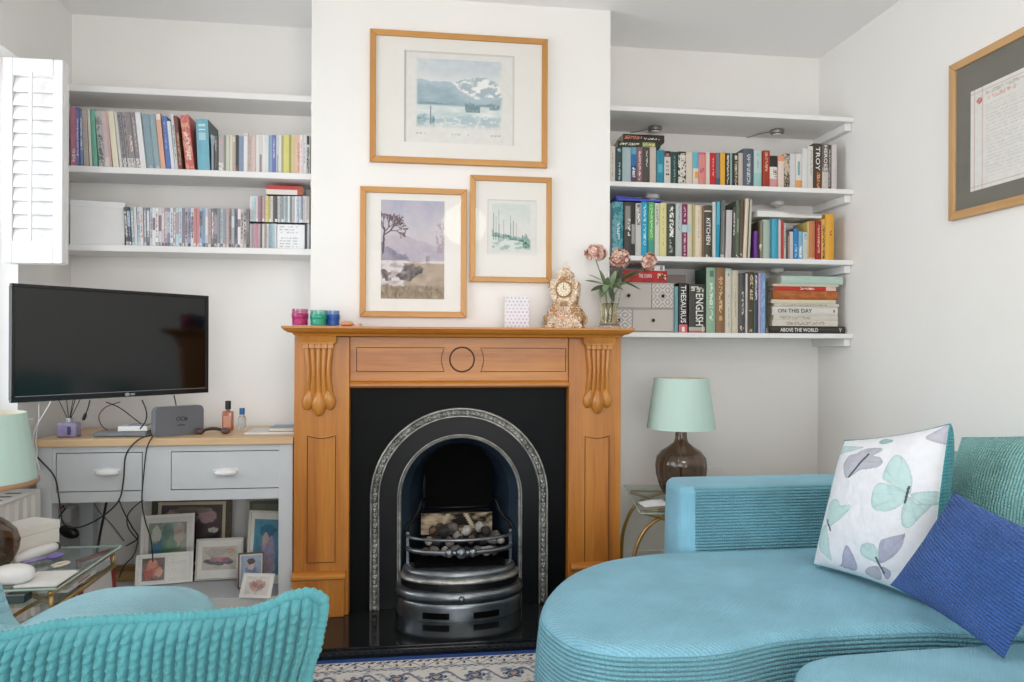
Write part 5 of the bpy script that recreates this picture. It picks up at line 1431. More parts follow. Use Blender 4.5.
# amber bottle
p = onto(228, 430.5)
s_ = (p - Vector((0, 0, EYE))).length / 735
zz = atY(228, 400.5, p.y).z - CT
am = thing('bottle', 'amber bottle with a black cap on the console', 'bottle', (p.x, p.y, CT))
obj('body', bx(p.x - .024, p.x + .024, p.y - .016, p.y + .016, CT + .0006, CT + zz * .66, .008, seg=3), mat('amber_liquid_glass', '#b06a50', .12, var=.1, coat=.8), am, True, angle=40)
obj('label_panel', bx(p.x - .016, p.x + .016, p.y - .0168, p.y - .0161, CT + zz * .12, CT + zz * .5), mat('peach_label', '#d8a088', .6), am)
obj('neck', lathe(nb(), [(.008, 0), (.008, .008)], (p.x, p.y, CT + zz * .66), 16), mat('amber_liquid_glass', '#b06a50'), am, True)
obj('cap', lathe(nb(), [(0, 0), (.0125, 0), (.0125, zz * .27), (.011, zz * .28), (0, zz * .28)], (p.x, p.y, CT + zz * .71), 20), M_black, am, True, angle=40)
p = onto(242, 431)
zz = atY(242, 407.5, p.y).z - CT
cb_ = thing('bottle', 'clear slim bottle with a blue cap on the console', 'bottle', (p.x, p.y, CT))
obj('body', lathe(nb(), [(0, .0006), (.016, .0006), (.017, .004), (.017, zz * .52), (.013, zz * .62), (.010, zz * .66), (.010, zz * .7), (0, zz * .7)], (p.x, p.y, CT), 20), glass('clear_plastic', '#f2f5f8', .05, 1.2), cb_, True, angle=50)
obj('cap', lathe(nb(), [(0, 0), (.0115, 0), (.0115, zz * .27), (0, zz * .28)], (p.x, p.y, CT + zz * .705), 20), mat('blue_cap', '#2f6ca8', .35), cb_, True, angle=40)
# papers and a blue-grey book at the chimney end
a, b = onto(245, 434.5), onto(291, 432)
pa = thing('paper_sheaf', 'white papers lying at the fireplace end of the console', 'papers', ((a.x + b.x) / 2, a.y, CT))
obj('sheets', bx(a.x, CX1 - .006, a.y - .015, a.y + .17, CT + .0006, CT + .010, .001), mat('white_paper', '#e4e1dd'), pa)
a, b = atZ(268, 432, CT + .011), atZ(292, 431, CT + .011)
bk = thing('notebook', 'blue-grey notebook on the papers by the fire surround', 'notebook', (a.x, a.y, CT + .011))
obj('cover', bx(a.x, CX1 - .012, a.y + .02, a.y + .16, CT + .0106, CT + .026, .002), mat('blue_grey_cover', '#8fa5bb', .5), bk)
obj('page_block', bx(a.x + .002, CX1 - .014, a.y + .019, a.y + .0198, CT + .013, CT + .024), M_pages, bk)

# ---------------------------------------------------------------- photographs on the lower shelf
SZ = .1305
M_photo = painted('photo_print', .35, .5)
def blobs(bg, items, seed=0):
    bg = hx(bg); it = [(x, y, rx, ry, hx(c)) for x, y, rx, ry, c in items]
    def f(u, v):
        c = mixc(bg, (0, 0, 0, 1), .25 * max(0, fbm(u * 5, v * 5, seed)))
        for x, y, rx, ry, col in it:
            q = ((u - x) / rx) ** 2 + ((v - y) / ry) ** 2 + .5 * fbm(u * 8, v * 8, seed + 3)
            if q < 1: c = mixc(col, (0, 0, 0, 1), .3 * max(0, fbm(u * 12, v * 12, seed + 5)))
        return c
    return f
def stand_photo(label, pl, pr, ptop, fw, mframe, photo, mount=None, inset=0.0, lean=.16, thick=.014, base=SZ, pic=None, name='photo_frame', strut=True):
    """free-standing frame: foot corners at pixels pl, pr, height to ptop; picture rectangle pic in 0..1 of the frame"""
    a, b = atZ(*pl, base), atZ(*pr, base)
    d = Vector((b.x - a.x, b.y - a.y, 0)); L = d.length
    top = atY(*ptop, (a.y + b.y) / 2 + .03)
    h = (top.z - base) / math.cos(lean)
    t = thing(name, label, 'photo frame', (a.x, a.y, base + .0015 + thick * math.sin(lean)), 0, None)
    t.rotation_euler = (-lean, 0, math.atan2(d.y, d.x))
    bm = nb()
    out = [(0, 0), (L, 0), (L, h), (0, h)]; inn = [(fw, fw), (L - fw, fw), (L - fw, h - fw), (fw, h - fw)]
    band(bm, inn, out, 0, thick, closed=True)
    obj('frame', bm, mframe, t, local=True)
    obj('mount', bx(fw - .001, L - fw + .001, thick * .45, thick * .6, fw - .001, h - fw + .001), mount or mat('white_mount', '#e8e6e2', .8), t, local=True)
    pics = photo if isinstance(photo, list) else [(pic or (fw / L + inset, fw / h + inset, 1 - fw / L - inset, 1 - fw / h - inset), photo)]
    for (u0, v0, u1, v1), fn in pics:
        bm = nb(); sheet(bm, (L * u0, thick * .42, h * v0), (L * (u1 - u0), 0, 0), (0, 0, h * (v1 - v0)), 56, 56, fn)
        obj('photograph', bm, M_photo, t, local=True)
    obj('glass', bx(fw - .001, L - fw + .001, thick * .25, thick * .3, fw - .001, h - fw + .001), M_pane, t, local=True)
    if strut: 
        bm = nb(); s0 = Vector((L * .5, thick, h * .55)); q = math.tan(lean) * h * .55
        ex = h * .55 * math.sin(lean) * 2
        prism(bm, [(thick + .0005, h * .56), (thick + .0005, h * .52), (thick + ex * .9, (thick + ex * .9) * math.tan(lean) + .003), (thick + ex * .9 + .01, (thick + ex * .9 + .01) * math.tan(lean) + .003)], L * .46, L * .54, 'x')
        obj('strut', bm, M_black, t, local=True)
    return t
M_wf = mat('white_photo_frame', '#f0efec', .4, var=.02)
M_antq = mat('dark_gilt_frame', '#5a5248', .5, .3, var=.4, scale=90, bump=.5, bscale=200)
wb = YB - .03
a = atY(147, 545, 3.50)
stand_photo('large dark ornate-framed group photograph at the back of the console shelf', (149, 572.5), (229.5, 570.5), (188, 497), .026, M_antq,
            blobs('#5a4c50', [(.2, .8, .14, .12, '#c8a898'), (.45, .75, .16, .16, '#7a6a78'), (.75, .8, .16, .14, '#b89898'), (.6, .5, .2, .2, '#4a3a40'), (.85, .4, .12, .2, '#2c2c34'), (.3, .5, .2, .2, '#a88a80'), (.85, .55, .08, .05, '#d8d4d0'), (.5, .9, .3, .06, '#8a7a70')], 3), mount=mat('cream_slip', '#d8cdb0', .7), inset=.045, lean=.10)
stand_photo('white-framed green and blue garden photograph, second row of the console shelf', (139, 580), (193, 576), (170, 515.5), .012, M_wf,
            blobs('#8a9a8a', [(.3, .35, .22, .3, '#3a7a9a'), (.6, .5, .25, .35, '#5a8a6a'), (.2, .75, .12, .2, '#c8ccc0'), (.8, .75, .14, .25, '#b8a898'), (.5, .8, .14, .2, '#4a7a6a'), (.75, .2, .2, .18, '#8aa078')], 11), inset=.09, lean=.14)
def side_text(u, v):
    if (int(v * 40) % 3 == 0) and .12 < u < .88 and .2 < v < .9 and fbm(u * 50, v * 80, 4) > -.1: return hx('#c9c7c2')
    return hx('#eceae6')
stand_photo('white double frame with a red portrait beside a page of writing, on the console shelf', (134.5, 587.5), (192.5, 582.5), (165, 554), .009, M_wf,
            [((.11, .13, .50, .86), blobs('#6a5048', [(.5, .5, .32, .36, '#c86a52'), (.45, .75, .2, .2, '#d88a70'), (.3, .3, .2, .22, '#b85040'), (.75, .35, .16, .2, '#d89a80')], 21)), ((.56, .1, .93, .9), side_text)], lean=.22)
stand_photo('silver-edged frame with a pink flower group, middle of the console shelf', (194.5, 582), (242, 579.5), (218, 539.5), .007, mat('brushed_silver_frame', '#a8a8a4', .35, .6),
            blobs('#c9c4ba', [(.5, .35, .42, .16, '#5a6270'), (.35, .45, .14, .12, '#b07a8a'), (.55, .45, .14, .12, '#c08a98'), (.7, .42, .12, .1, '#a86a80'), (.8, .8, .14, .12, '#c8a890'), (.4, .75, .3, .2, '#b8b0a8')], 31), lean=.2, pic=(.13, .24, .86, .8))
stand_photo('tall cream frame with a blue-robed figure beside the console leg', (245, 583), (283, 585), (262, 512), .010, mat('cream_photo_frame', '#dcdacb', .5),
            blobs('#5a9ab4', [(.55, .3, .25, .5, '#a8a0c0'), (.5, .8, .3, .12, '#3a7a9a'), (.45, .62, .12, .12, '#c8b0a8'), (.6, .15, .3, .16, '#b8a8b8')], 41), lean=.12, inset=.09)
a = atY(250, 501, 3.53)
stand_photo('dark green-edged frame tucked behind the tall cream one', (248, 572), (281, 572), (264, 501.5), .012, mat('olive_photo_frame', '#6a6e5e', .5),
            blobs('#8a8c84', [(.5, .5, .3, .3, '#6a7068')], 45), lean=.05)
stand_photo('small brown frame with a blue portrait, before the tall cream frame', (237.5, 590), (263.5, 588), (251, 553), .006, mat('brown_photo_frame', '#6a5a50', .45),
            blobs('#a9b8d0', [(.5, .35, .3, .36, '#8098c0'), (.5, .66, .16, .16, '#d8c0b4'), (.5, .8, .2, .1, '#6a5a58')], 51), lean=.16, inset=.05)
stand_photo('clear acrylic photo stand with a red floral card, frontmost on the console shelf', (238.5, 598.5), (270, 599.5), (258, 575.5), .003, mat('clear_acrylic', '#e6e6e6', .15),
            blobs('#e2dcda', [(.5, .5, .36, .32, '#c8a8a0'), (.4, .55, .14, .14, '#b88880'), (.65, .45, .14, .14, '#a88a84')], 61), lean=.5, inset=.1, strut=True, thick=.006)
# red frame leaning and a gilt strip frame near the console's window leg
stand_photo('red-brown frame with a white page, leaning by the glass table', (82, 612), (117, 597), (100, 553), .014, mat('red_lacquer_frame', '#8a3834', .4),
            lambda u, v: hx('#dcdad8'), lean=.1, base=SZ, strut=True)
a, b = onto(113, 581, SZ), onto(138, 579, SZ)
gf = thing('picture_frame', 'gilt wooden picture frame lying on the console shelf behind the cables', 'picture frame', (a.x, 3.5, SZ))
bm = nb(); band(bm, [(CX0 + .13, 3.455), (-1.255, 3.455), (-1.255, 3.545), (CX0 + .13, 3.545)], [(CX0 + .10, 3.43), (-1.225, 3.43), (-1.225, 3.57), (CX0 + .10, 3.57)], 0, 1, closed=True)
for v in bm.verts: v.co = Vector((v.co.x, v.co.z, SZ + .001 + .035 * v.co.y))
obj('frame', bm, mat('worn_gilt_wood', '#a8865a', .5, .2, var=.2), gf)
obj('backing', bx(CX0 + .128, -1.253, 3.453, 3.547, SZ + .002, SZ + .008), mat('brown_board', '#7a6048', .8), gf)
# ---------------------------------------------------------------- on the mantelpiece
MZ = 1.2728
def on_mantel(px, y=3.11): 
    d = ray(px, 330); k = y / d.y
    return Vector((d.x * k, y, MZ))
for px, r, zt_, gl, wx, bd, lb in ((300, .0335, .074, '#f2d4e4', '#ec7ab4', '#a82a6a', 'pink glass candle jar, nearest the window end of the mantelpiece'), (318.5, .034, .070, '#d8f2ec', '#84dcc8', '#1f9a80', 'mint green glass candle jar between the pink and blue ones'), (332.5, .030, .070, '#d8e4f4', '#6aa4e0', '#1f58a8', 'blue glass candle jar beside the peach stone')):
    p = on_mantel(px, 3.13 if px < 330 else 3.16)
    t = thing('candle_jar', lb, 'candle', p, 0, 'coloured candle jars on the mantelpiece')
    obj('jar', lathe(nb(), [(0, .0004), (r * .92, .0004), (r, .004), (r, zt_), (r - .0025, zt_), (r - .0025, .008), (0, .008)], p, 28), pane('tinted_glass_' + gl, gl, .02), t, True, angle=40)
    obj('wax', lathe(nb(), [(0, .0085), (r - .003, .0085), (r - .003, zt_ * .52), (0, zt_ * .5)], p, 24), mat('wax_' + wx, wx, .45, var=.08), t, True, angle=40)
    obj('rim_band', lathe(nb(), [(r + .0002, zt_ * .46), (r + .001, zt_ * .48), (r + .001, zt_ * .72), (r + .0002, zt_ * .74)], p, 28), mat('mosaic_band_' + wx, bd, .3, .1, var=.5, scale=140), t, True)
    obj('wick', tube(nb(), [p + Vector((0, 0, zt_ * .6)), p + Vector((.001, 0, zt_ * .72))], .001, 5), M_black, t)
p = on_mantel(346.5, 3.12)
bm = nb(); ball(bm, p + Vector((0, 0, .0125)), .026, 20, 12, None, (1.15, .9, .47))
for v in bm.verts: v.co += (v.co - p) * .08 * noise.noise(v.co * 40)
zmin = min(v.co.z for v in bm.verts)
for v in bm.verts: v.co.z += MZ + .0003 - zmin
own('stone', bm, mat('peach_salt_stone', '#d89a70', .4, var=.2, scale=40), 'peach polished stone on the mantelpiece beside the blue jar', 'stone', None, True, loc=p)
p = on_mantel(357.5, 3.12)
bm = nb(); lathe(bm, [(0, .0004), (.016, .0004), (.018, .006), (.018, .014), (.016, .014), (.015, .007), (0, .006)], p, 20)
own('tealight_holder', bm, mat('frosted_peach_glass', '#dcc0b0', .3, var=.1), 'tiny pale tealight holder between the peach stone and the moorland picture', 'candle holder', None, True, 40, loc=p)
# dotted gift card box
a, b = atY(505.5, 300, 3.14), atY(529, 300, 3.14)
hh = atY(517, 296, 3.14).z - MZ
gb = thing('gift_box', 'white dotted gift box standing on the middle of the mantelpiece', 'box', ((a.x + b.x) / 2, 3.14, MZ))
obj('carton', bx(a.x, b.x, 3.1405, 3.185, MZ + .0003, MZ + hh, .001), M_white, gb)
def dots(u, v):
    q = ((u * 6 + .5 * (int(v * 9) % 2)) % 1 - .5) ** 2 + ((v * 9) % 1 - .5) ** 2
    return hx('#c3b6d3') if q < .06 else hx('#edebf0')
bm = nb(); sheet(bm, (a.x + .001, 3.1400, MZ + .001), (b.x - a.x - .002, 0, 0), (0, 0, hh - .002), 60, 84, dots); obj('dotted_front', bm, painted('dotted_card', .6), gb)
# ornate clock
p = on_mantel(566, 3.14)
ck = thing('mantel_clock', 'ornate cream and gilt scrollwork clock turned towards the window', 'clock', p, math.radians(-28))
M_gilt = mat('antique_gilt', '#b8905e', .4, .4, var=.35, scale=90)
M_ivory = mat('aged_ivory', '#e2d0b8', .45, var=.3, scale=70)
M_rose = mat('rosy_ivory', '#c99f88', .45, var=.35, scale=80)
prof = [(.078, 0), (.080, .010), (.066, .018), (.076, .034), (.082, .055), (.070, .075), (.054, .092), (.048, .112), (.046, .128), (.053, .150), (.057, .175), (.052, .198), (.042, .215), (.033, .229), (.026, .243), (.017, .254), (.010, .262), (.0, .270)]
outl = [(x * .98, z) for x, z in prof] + [(-x * .98, z) for x, z in prof[::-1][1:]]
bm = nb(); prism(bm, outl, -.032, .036, 'y')
bmesh.ops.bevel(bm, geom=[e for e in bm.edges if abs(e.verts[0].co.y - e.verts[1].co.y) < 1e-6], offset=.005, segments=2, affect='EDGES')
obj('case', bm, M_rose, ck, True, local=True, angle=35)
def scroll(bm, cx, cz, r, a0, turns, y, th, sgn=1, side=None, mi=0):
    pts = []
    n = int(14 * turns)
    for k in range(n + 1):
        t = k / n; a = a0 + sgn * 2 * PI * turns * t; q = r * (1 - .8 * t)
        pts.append((cx + q * math.cos(a), y, cz + q * math.sin(a)) if side is None else (side, cx + q * math.cos(a), cz + q * math.sin(a)))
    tube(bm, pts, [th * (1 - .5 * k / n) for k in range(n + 1)], 5, False, mi)
rs = random.Random(3)
bm = nb()
for mi_, seed, cnt in ((0, 1, 60), (1, 2, 22)):
    rs = random.Random(seed)
    def half_w(z): return next(x0 + (x1 - x0) * (z - z0) / (z1 - z0) for (x0, z0), (x1, z1) in zip(prof, prof[1:]) if z0 <= z <= z1 and z1 > z0)
    for k in range(cnt):
        z = rs.uniform(.004, .25); hw = half_w(z)
        x = rs.uniform(0.1, 1.0) * hw
        if math.hypot(x, z - .172) < .040: x = hw * .98
        r = rs.uniform(.008, .016)
        for s in (-1, 1): scroll(bm, s * x, z, r, rs.uniform(0, 6), 1.2, -.034 + rs.uniform(-.003, .001), .0032, s, None, mi_)
    for k in range(cnt // 2):
        z = rs.uniform(.01, .24); hw = half_w(z)
        for s in (-1, 1): scroll(bm, rs.uniform(-.024, .03), z, rs.uniform(.008, .014), rs.uniform(0, 6), 1.2, 0, .003, 1, s * (hw + .001), mi_)
obj('scrollwork', bm, [M_ivory, M_gilt], ck, True, local=True)
bm = nb(); lathe(bm, [(0, 0), (.036, 0), (.038, .006), (.033, .010), (.031, .006), (0, .006)], (0, 0, 0), 36, m=Matrix.Translation((0, -.0325, .172)) @ Matrix.Rotation(PI / 2, 4, 'X'))
obj('bezel', bm, M_gilt, ck, True, local=True, angle=40)
def face(u, v):
    r = math.hypot(u - .5, v - .5) * 2; a = math.atan2(v - .5, u - .5)
    if .70 < r < .92 and abs(((a / (PI / 6)) + .5) % 1 - .5) < .13: return hx('#5a4838')
    if .40 < r < .44: return hx('#c8a878')
    return hx('#e6dcc4')
bm = nb(); g = surf(bm, lambda u, v: Vector((.030 * v * math.cos(2 * PI * u), -.0394, .172 + .030 * v * math.sin(2 * PI * u))), 72, 12, lambda u, v: face(.5 + .5 * v * math.cos(2 * PI * u), .5 + .5 * v * math.sin(2 * PI * u)))
d_ = obj('dial', bm, painted('enamel_dial', .3, .5), ck, local=True)
bm = nb(); box(bm, -.001, .001, -.0412, -.0402, .170, .194); box(bm, -.001, .016, -.0424, -.0414, .171, .173)
obj('hands', bm, M_black, d_, local=True).parent = d_
for s in (-1, 1):
    bm = nb(); ball(bm, (s * .066, -.022, .0128), .012, 12, 8); obj('foot', bm, M_gilt, ck, True, local=True)
    bm = nb(); tube(bm, catmull([(s * .072, -.018, .06), (s * .094, -.018, .052), (s * .098, -.018, .03), (s * .084, -.018, .02)], 6), .005, 8); obj('side_scroll', bm, M_gilt, ck, True, local=True)
bm = nb()
for (dx, h) in ((-.013, .030), (0, .044), (.013, .032)):
    lathe(bm, [(.005, 0), (.006, .004), (.003, .010), (.0045, h * .6), (0, h)], (dx, 0, .248 if dx else .256), 10)
obj('finial', bm, M_ivory, ck, True, local=True)

# vase of dried flowers
p = on_mantel(609.5, 3.12)
zr = atY(609, 291.5, 3.12).z - MZ
vs_ = thing('vase', 'clear flared glass vase with amber-tinted water at the lamp end of the mantelpiece', 'vase', p)
vp = [(0, .0004), (.049, .0004), (.051, .004), (.049, .010), (.042, .030), (.035, .055), (.035, .085), (.041, .115), (.049, zr * .93), (.053, zr)]
inner = [(.0508, zr), (.0468, zr * .93), (.0388, .115), (.0328, .085), (.0328, .055), (.038, .034), (.040, .020), (0, .016)]
M_vg = glass('vase_glass', '#fbfbf8', 0, 1.4)
obj('glass_body', lathe(nb(), vp + inner, p, 32), M_vg, vs_, True, angle=60)
obj('water', lathe(nb(), [(0, .0165), (.039, .0205), (.0375, .0345), (.0323, .055), (.0323, .085), (.0383, .113), (0, .113)], p, 32), glass('amber_water', '#e8dcb0', 0, 1.33), vs_, True, angle=60)
M_stem = mat('green_stem', '#5c7048', .6, var=.2, scale=60)
M_leaf = mat('sage_green_leaf', '#7d8f6c', .6, var=.3, scale=50)
M_leafd = mat('dark_green_leaf', '#4a5f3e', .6, var=.3, scale=50)
M_bud = [mat('dusty_pink_petal', '#cf9f92', .8, var=.25, scale=120), mat('pale_dry_petal', '#e2c0b0', .8, var=.2, scale=120), mat('brown_dry_petal', '#a87868', .8, var=.3, scale=120)]
def leaf(bm, base, tip, w, droop=.2, curl=.0):
    base, tip = Vector(base), Vector(tip); d = tip - base
    sd = d.cross(Vector((0, -.5, 1))).normalized()
    n = 8; A = []; 
    for k in range(n + 1):
        t = k / n; c = base + d * t + Vector((0, 0, -droop * d.length * t * t))
        ww = w * math.sin(PI * min(t * .96 + .02, 1)) ** .8
        A.append((bm.verts.new(c - sd * ww), bm.verts.new(c + Vector((0, 0, -ww * .25))), bm.verts.new(c + sd * ww)))
    for a, b in zip(A, A[1:]):
        bm.faces.new((a[0], a[1], b[1], b[0])); bm.faces.new((a[1], a[2], b[2], b[1]))
def flower(px, py, y, rad, lab, leaves, seed, shape=(1, 1, .9), n=150):
    h = atY(px, py, y)
    t = thing('dried_flower', lab, 'flower', (p.x, p.y, MZ + .02), 0, 'dried flowers in the glass vase')
    rr = random.Random(seed)
    x0 = p.x + rr.uniform(-.012, .012); y0 = p.y + rr.uniform(-.010, .010)
    path = catmull([(x0 * .6 + p.x * .4, y0, MZ + .024), (x0, y0, MZ + .10), (x0 * .7 + h.x * .3, y0 * .7 + y * .3, MZ + zr + .03), (h.x, h.y, h.z - rad * .5)], 8)
    obj('stem', tube(nb(), path, .0022, 6), M_stem, t, True)
    bm = nb()
    vs = ball(bm, h, rad * .72, 14, 10, None, shape)
    for k in range(n):
        a, b = rr.uniform(0, 2 * PI), math.acos(rr.uniform(-.85, 1))
        d = Vector((math.sin(b) * math.cos(a) * shape[0], math.sin(b) * math.sin(a) * shape[1], math.cos(b) * shape[2]))
        c = h + d * rad * rr.uniform(.72, 1.0)
        q = d.normalized().to_track_quat('Z', 'Y').to_matrix().to_4x4() @ Matrix.Rotation(rr.uniform(0, 6), 4, 'Z')
        mi = rr.choice((0, 0, 1, 1, 1, 2))
        s = rad * rr.uniform(.16, .26)
        ring = [bm.verts.new(c + (q @ Vector((s * math.cos(2 * PI * j / 8) * (1 + .25 * (j % 2)), s * math.sin(2 * PI * j / 8) * (1 + .25 * (j % 2)), .25 * s * (1 if j % 2 else -.2))))) for j in range(8)]
        cc = bm.verts.new(c - d.normalized() * s * .35)
        for j in range(8):
            f = bm.faces.new((ring[j], ring[(j + 1) % 8], cc)); f.material_index = mi
    obj('flower_head', bm, M_bud, t, False)
    for k, (lpx, lpy, bpx, bpy, w, md) in enumerate(leaves):
        bm = nb(); bs = atY(bpx, bpy, y0); tp = atY(lpx, lpy, y0 - .03 + rr.uniform(-.02, .03))
        leaf(bm, bs, tp, w * 1.55, .12)
        obj('leaf', bm, M_leafd if md else M_leaf, t, True)
flower(595.5, 253, 3.11, .050, 'tallest dusty pink dried flower, leaning towards the clock', [(585, 278, 604, 284, .009, 0), (591, 289, 605, 285, .011, 1), (600, 268, 606, 286, .008, 0), (588, 272, 603, 281, .007, 0), (608, 275, 606, 292, .010, 1)], 1, (1, 1, .72))
flower(619.5, 258.5, 3.13, .047, 'middle dusty pink dried flower, fullest head in the vase', [(622, 276, 611, 290, .012, 0), (628, 272, 613, 286, .009, 1), (616, 268, 610, 288, .009, 0), (614, 300, 609, 286, .012, 1), (623, 288, 611, 284, .012, 0), (600, 296, 607, 283, .012, 0)], 2, (1, 1, 1))
flower(649, 262, 3.09, .040, 'pale drooping dried flower, furthest towards the bookshelves', [(641, 267, 616, 283, .010, 1), (641, 287, 618, 279, .009, 1), (634, 268, 616, 282, .008, 1), (640, 259, 646, 270, .007, 0), (627, 282, 612, 285, .012, 0), (604, 290, 608, 281, .010, 0)], 5, (.85, 1, 1.1), 110)

# ---------------------------------------------------------------- lamps and glass tables
M_brass = mat('satin_brass', '#b8935c', .32, .75, var=.12, scale=30)
M_glassE = mat('green_glass_edge', '#9fb8b0', .1, var=.05, coat=.6)
M_shade = mat('mint_silk_shade', '#bfd9d0', .8, var=.03, scale=300, bump=.1)
M_shadein = mat('ivory_shade_lining', '#e2dcc8', .9, var=.02)
M_smoke = pane('smoky_glass', '#b8a89c', .03, .03)
def lamp(lb, c, zb, prof, zs0, zs1, r0, r1, trim=None):
    t = thing('table_lamp', lb, 'lamp', (c[0], c[1], zb))
    b = obj('base', lathe(nb(), prof, (c[0], c[1], zb), 96, twist=lambda a, z: 1 + .022 * math.cos(16 * (a + z * 9)) * (1 if z < .26 else 0)), M_smoke, t, True)
    top = max(z for r, z in prof)
    obj('fitting', lathe(nb(), [(0, 0), (.018, 0), (.018, .012), (.012, .016), (.012, .05), (0, .05)], (c[0], c[1], zb + top - .002), 20), M_brass, t, True, angle=40)
    obj('stem_tube', tube(nb(), [(c[0], c[1], zb + .02), (c[0], c[1], zb + top)], .004, 8), M_brass, t, True)
    bm = nb(); ball(bm, (c[0], c[1], zb + top + .085), .028, 16, 10, None, (1, 1, 1.25)); obj('bulb', bm, mat('frosted_bulb', '#eceae4', .5), t, True)
    n = 72
    def wall(r_off):
        return [(r0 + r_off, zs0), (r0 + (r1 - r0) * .5 + r_off, (zs0 + zs1) / 2), (r1 + r_off, zs1)]
    bm = nb(); o_ = wall(0); i_ = wall(-.003)
    lathe(bm, o_ + i_[::-1] + [o_[0]], (c[0], c[1], 0), n, twist=lambda a, z: 1 + .004 * math.cos(24 * a))
    sh = obj('lamp_shade', bm, M_shade, t, True, angle=40)
    bm = nb(); l_ = wall(-.0036); lathe(bm, l_, (c[0], c[1], 0), n); obj('lining', bm, M_shadein, sh, True)
    bm = nb()
    for k in range(3):
        a = 2 * PI * k / 3 + .4; tube(bm, [(c[0], c[1], zs1 - .012), (c[0] + (r1 - .006) * math.cos(a), c[1] + (r1 - .006) * math.sin(a), zs1 - .006)], .0014, 5)
    lathe(bm, [(.012, zs1 - .014), (.014, zs1 - .012), (.012, zs1 - .010), (.010, zs1 - .012), (.012, zs1 - .014)], (c[0], c[1], 0), 16)
    obj('spider', bm, M_brass, sh)
    if trim:
        obj('trim_band', lathe(nb(), [(r0 + .001, zs0 - .001), (r0 + .0035, zs0 + .002), (r0 + .0025, zs0 + .012), (r0 + .0008, zs0 + .014)], (c[0], c[1], 0), n), trim, sh, True)
    return t
TZ = .5
lc = Vector((1.208, 3.2, 0))
lamp('mint-shaded lamp on a smoky ribbed glass base in the bookshelf alcove', lc, TZ + .0006, [(0, .0), (.052, .0), (.075, .012), (.098, .05), (.113, .105), (.116, .15), (.110, .185), (.088, .213), (.055, .235), (.033, .252), (.0265, .272), (.026, .318)], .818, 1.05, .157, .122)
ll = Vector((-1.312, 2.35, 0))
lamp('mint-shaded lamp with a brown rim on the glass table by the window', ll, TZ + .0006, [(0, .0), (.050, .0), (.072, .010), (.094, .035), (.108, .068), (.110, .095), (.100, .125), (.078, .150), (.05, .172), (.032, .19), (.0265, .21), (.026, .268)], .768, .984, .157, .125, mat('tan_trim', '#b08868', .7))
def curule(t, pts, r=.011):
    obj('leg', tube(nb(), catmull(pts, 8), r, 8, flat=.6), M_brass, t, True)
# table in the alcove
gt = thing('glass_side_table', 'glass side table on curved brass legs, under the alcove lamp', 'side table', (.924, 2.915, 0), math.radians(-10))
w2, d2 = .50, .62
obj('glass_top', bx(0, w2, 0, d2, TZ - .008, TZ, .002), pane('table_glass', '#eaf2ee', .02), gt, local=True)
bm = nb(); tube(bm, [(0.001, 0, TZ - .004), (w2, 0, TZ - .004)], .0032, 6); tube(bm, [(0, 0.001, TZ - .004), (0, d2, TZ - .004)], .0032, 6)
obj('polished_edge', bm, M_glassE, gt, local=True)
for yy in (.10, .52):
    for pts in ([(.20, yy, TZ - .019), (.10, yy + .012, .452), (.03, yy + .012, .39), (-.012, yy + .012, .28), (-.02, yy + .012, .14), (-.02, yy + .012, .001)], [(.02, yy - .012, TZ - .019), (.12, yy - .012, .452), (.30, yy - .012, .37), (.44, yy - .012, .2), (.47, yy - .012, .001)]):
        obj('leg', tube(nb(), catmull(pts, 8), .012, 8, flat=.7), M_brass, gt, True, local=True)
    obj('top_rail', tube(nb(), [(.02, yy, TZ - .0135), (.46, yy, TZ - .0135)], .005, 8), M_brass, gt, True, local=True)
a, b = atZ(641, 507, TZ + .001), atZ(668, 505, TZ + .001)
nk = thing('napkin', 'white folded napkin on the front corner of the alcove glass table', 'napkin', a)
bm = nb(); surf(bm, lambda u, v: Vector((a.x + .012 + .12 * u, a.y - .012 + .10 * v + .02 * u, TZ + .0015 + .014 * math.sin(PI * u) * math.sin(PI * v) + .006 * v * u)), 14, 10)
o_ = obj('cloth', bm, mat('white_napkin', '#e6e6e6', .85), nk, True); md = o_.modifiers.new('thick', 'SOLIDIFY'); md.thickness = .002; md.offset = 1
# socket behind the lamp
a, b = atY(704, 477, YB - .001), atY(717, 468, YB - .001)
so = thing('wall_socket', 'white double socket on the alcove wall beside the lamp', 'socket', (a.x, YB, a.z))
obj('plate', bx(a.x, b.x + .07, YB - .009, YB - .0005, a.z - .03, b.z + .01, .002), M_white, so)
for k in range(2): obj('switch', bx(a.x + .02 + .07 * k, a.x + .034 + .07 * k, YB - .0125, YB - .0092, b.z - .012, b.z + .004, .001), M_white, so)
# table by the window
TX0, TX1, TY0, TY1 = -1.49, -1.015, 2.2, 2.645
g2 = thing('glass_side_table', 'two-tier glass table on brass legs by the window, crowded with clutter', 'side table', (-1.25, 2.42, 0))
obj('glass_top', bx(TX0, TX1, TY0, TY1, TZ - .008, TZ, .002), pane('table_glass', '#eaf2ee', .02), g2)
bm = nb(); tube(bm, [(TX0, TY0, TZ - .004), (TX1 - .001, TY0, TZ - .004)], .0034, 6); tube(bm, [(TX1, TY0 + .001, TZ - .004), (TX1, TY1, TZ - .004)], .0034, 6); tube(bm, [(TX0, TY1, TZ - .004), (TX1 - .001, TY1, TZ - .004)], .0034, 6)
obj('polished_edge', bm, M_glassE, g2)
obj('lower_tier', bx(TX0 + .01, TX1 - .012, TY0 + .01, TY1 - .01, .442, .449, .002), pane('table_glass'), g2)
M_brassw = mat('aged_brass', '#b79a68', .35, .6, var=.15, scale=30)
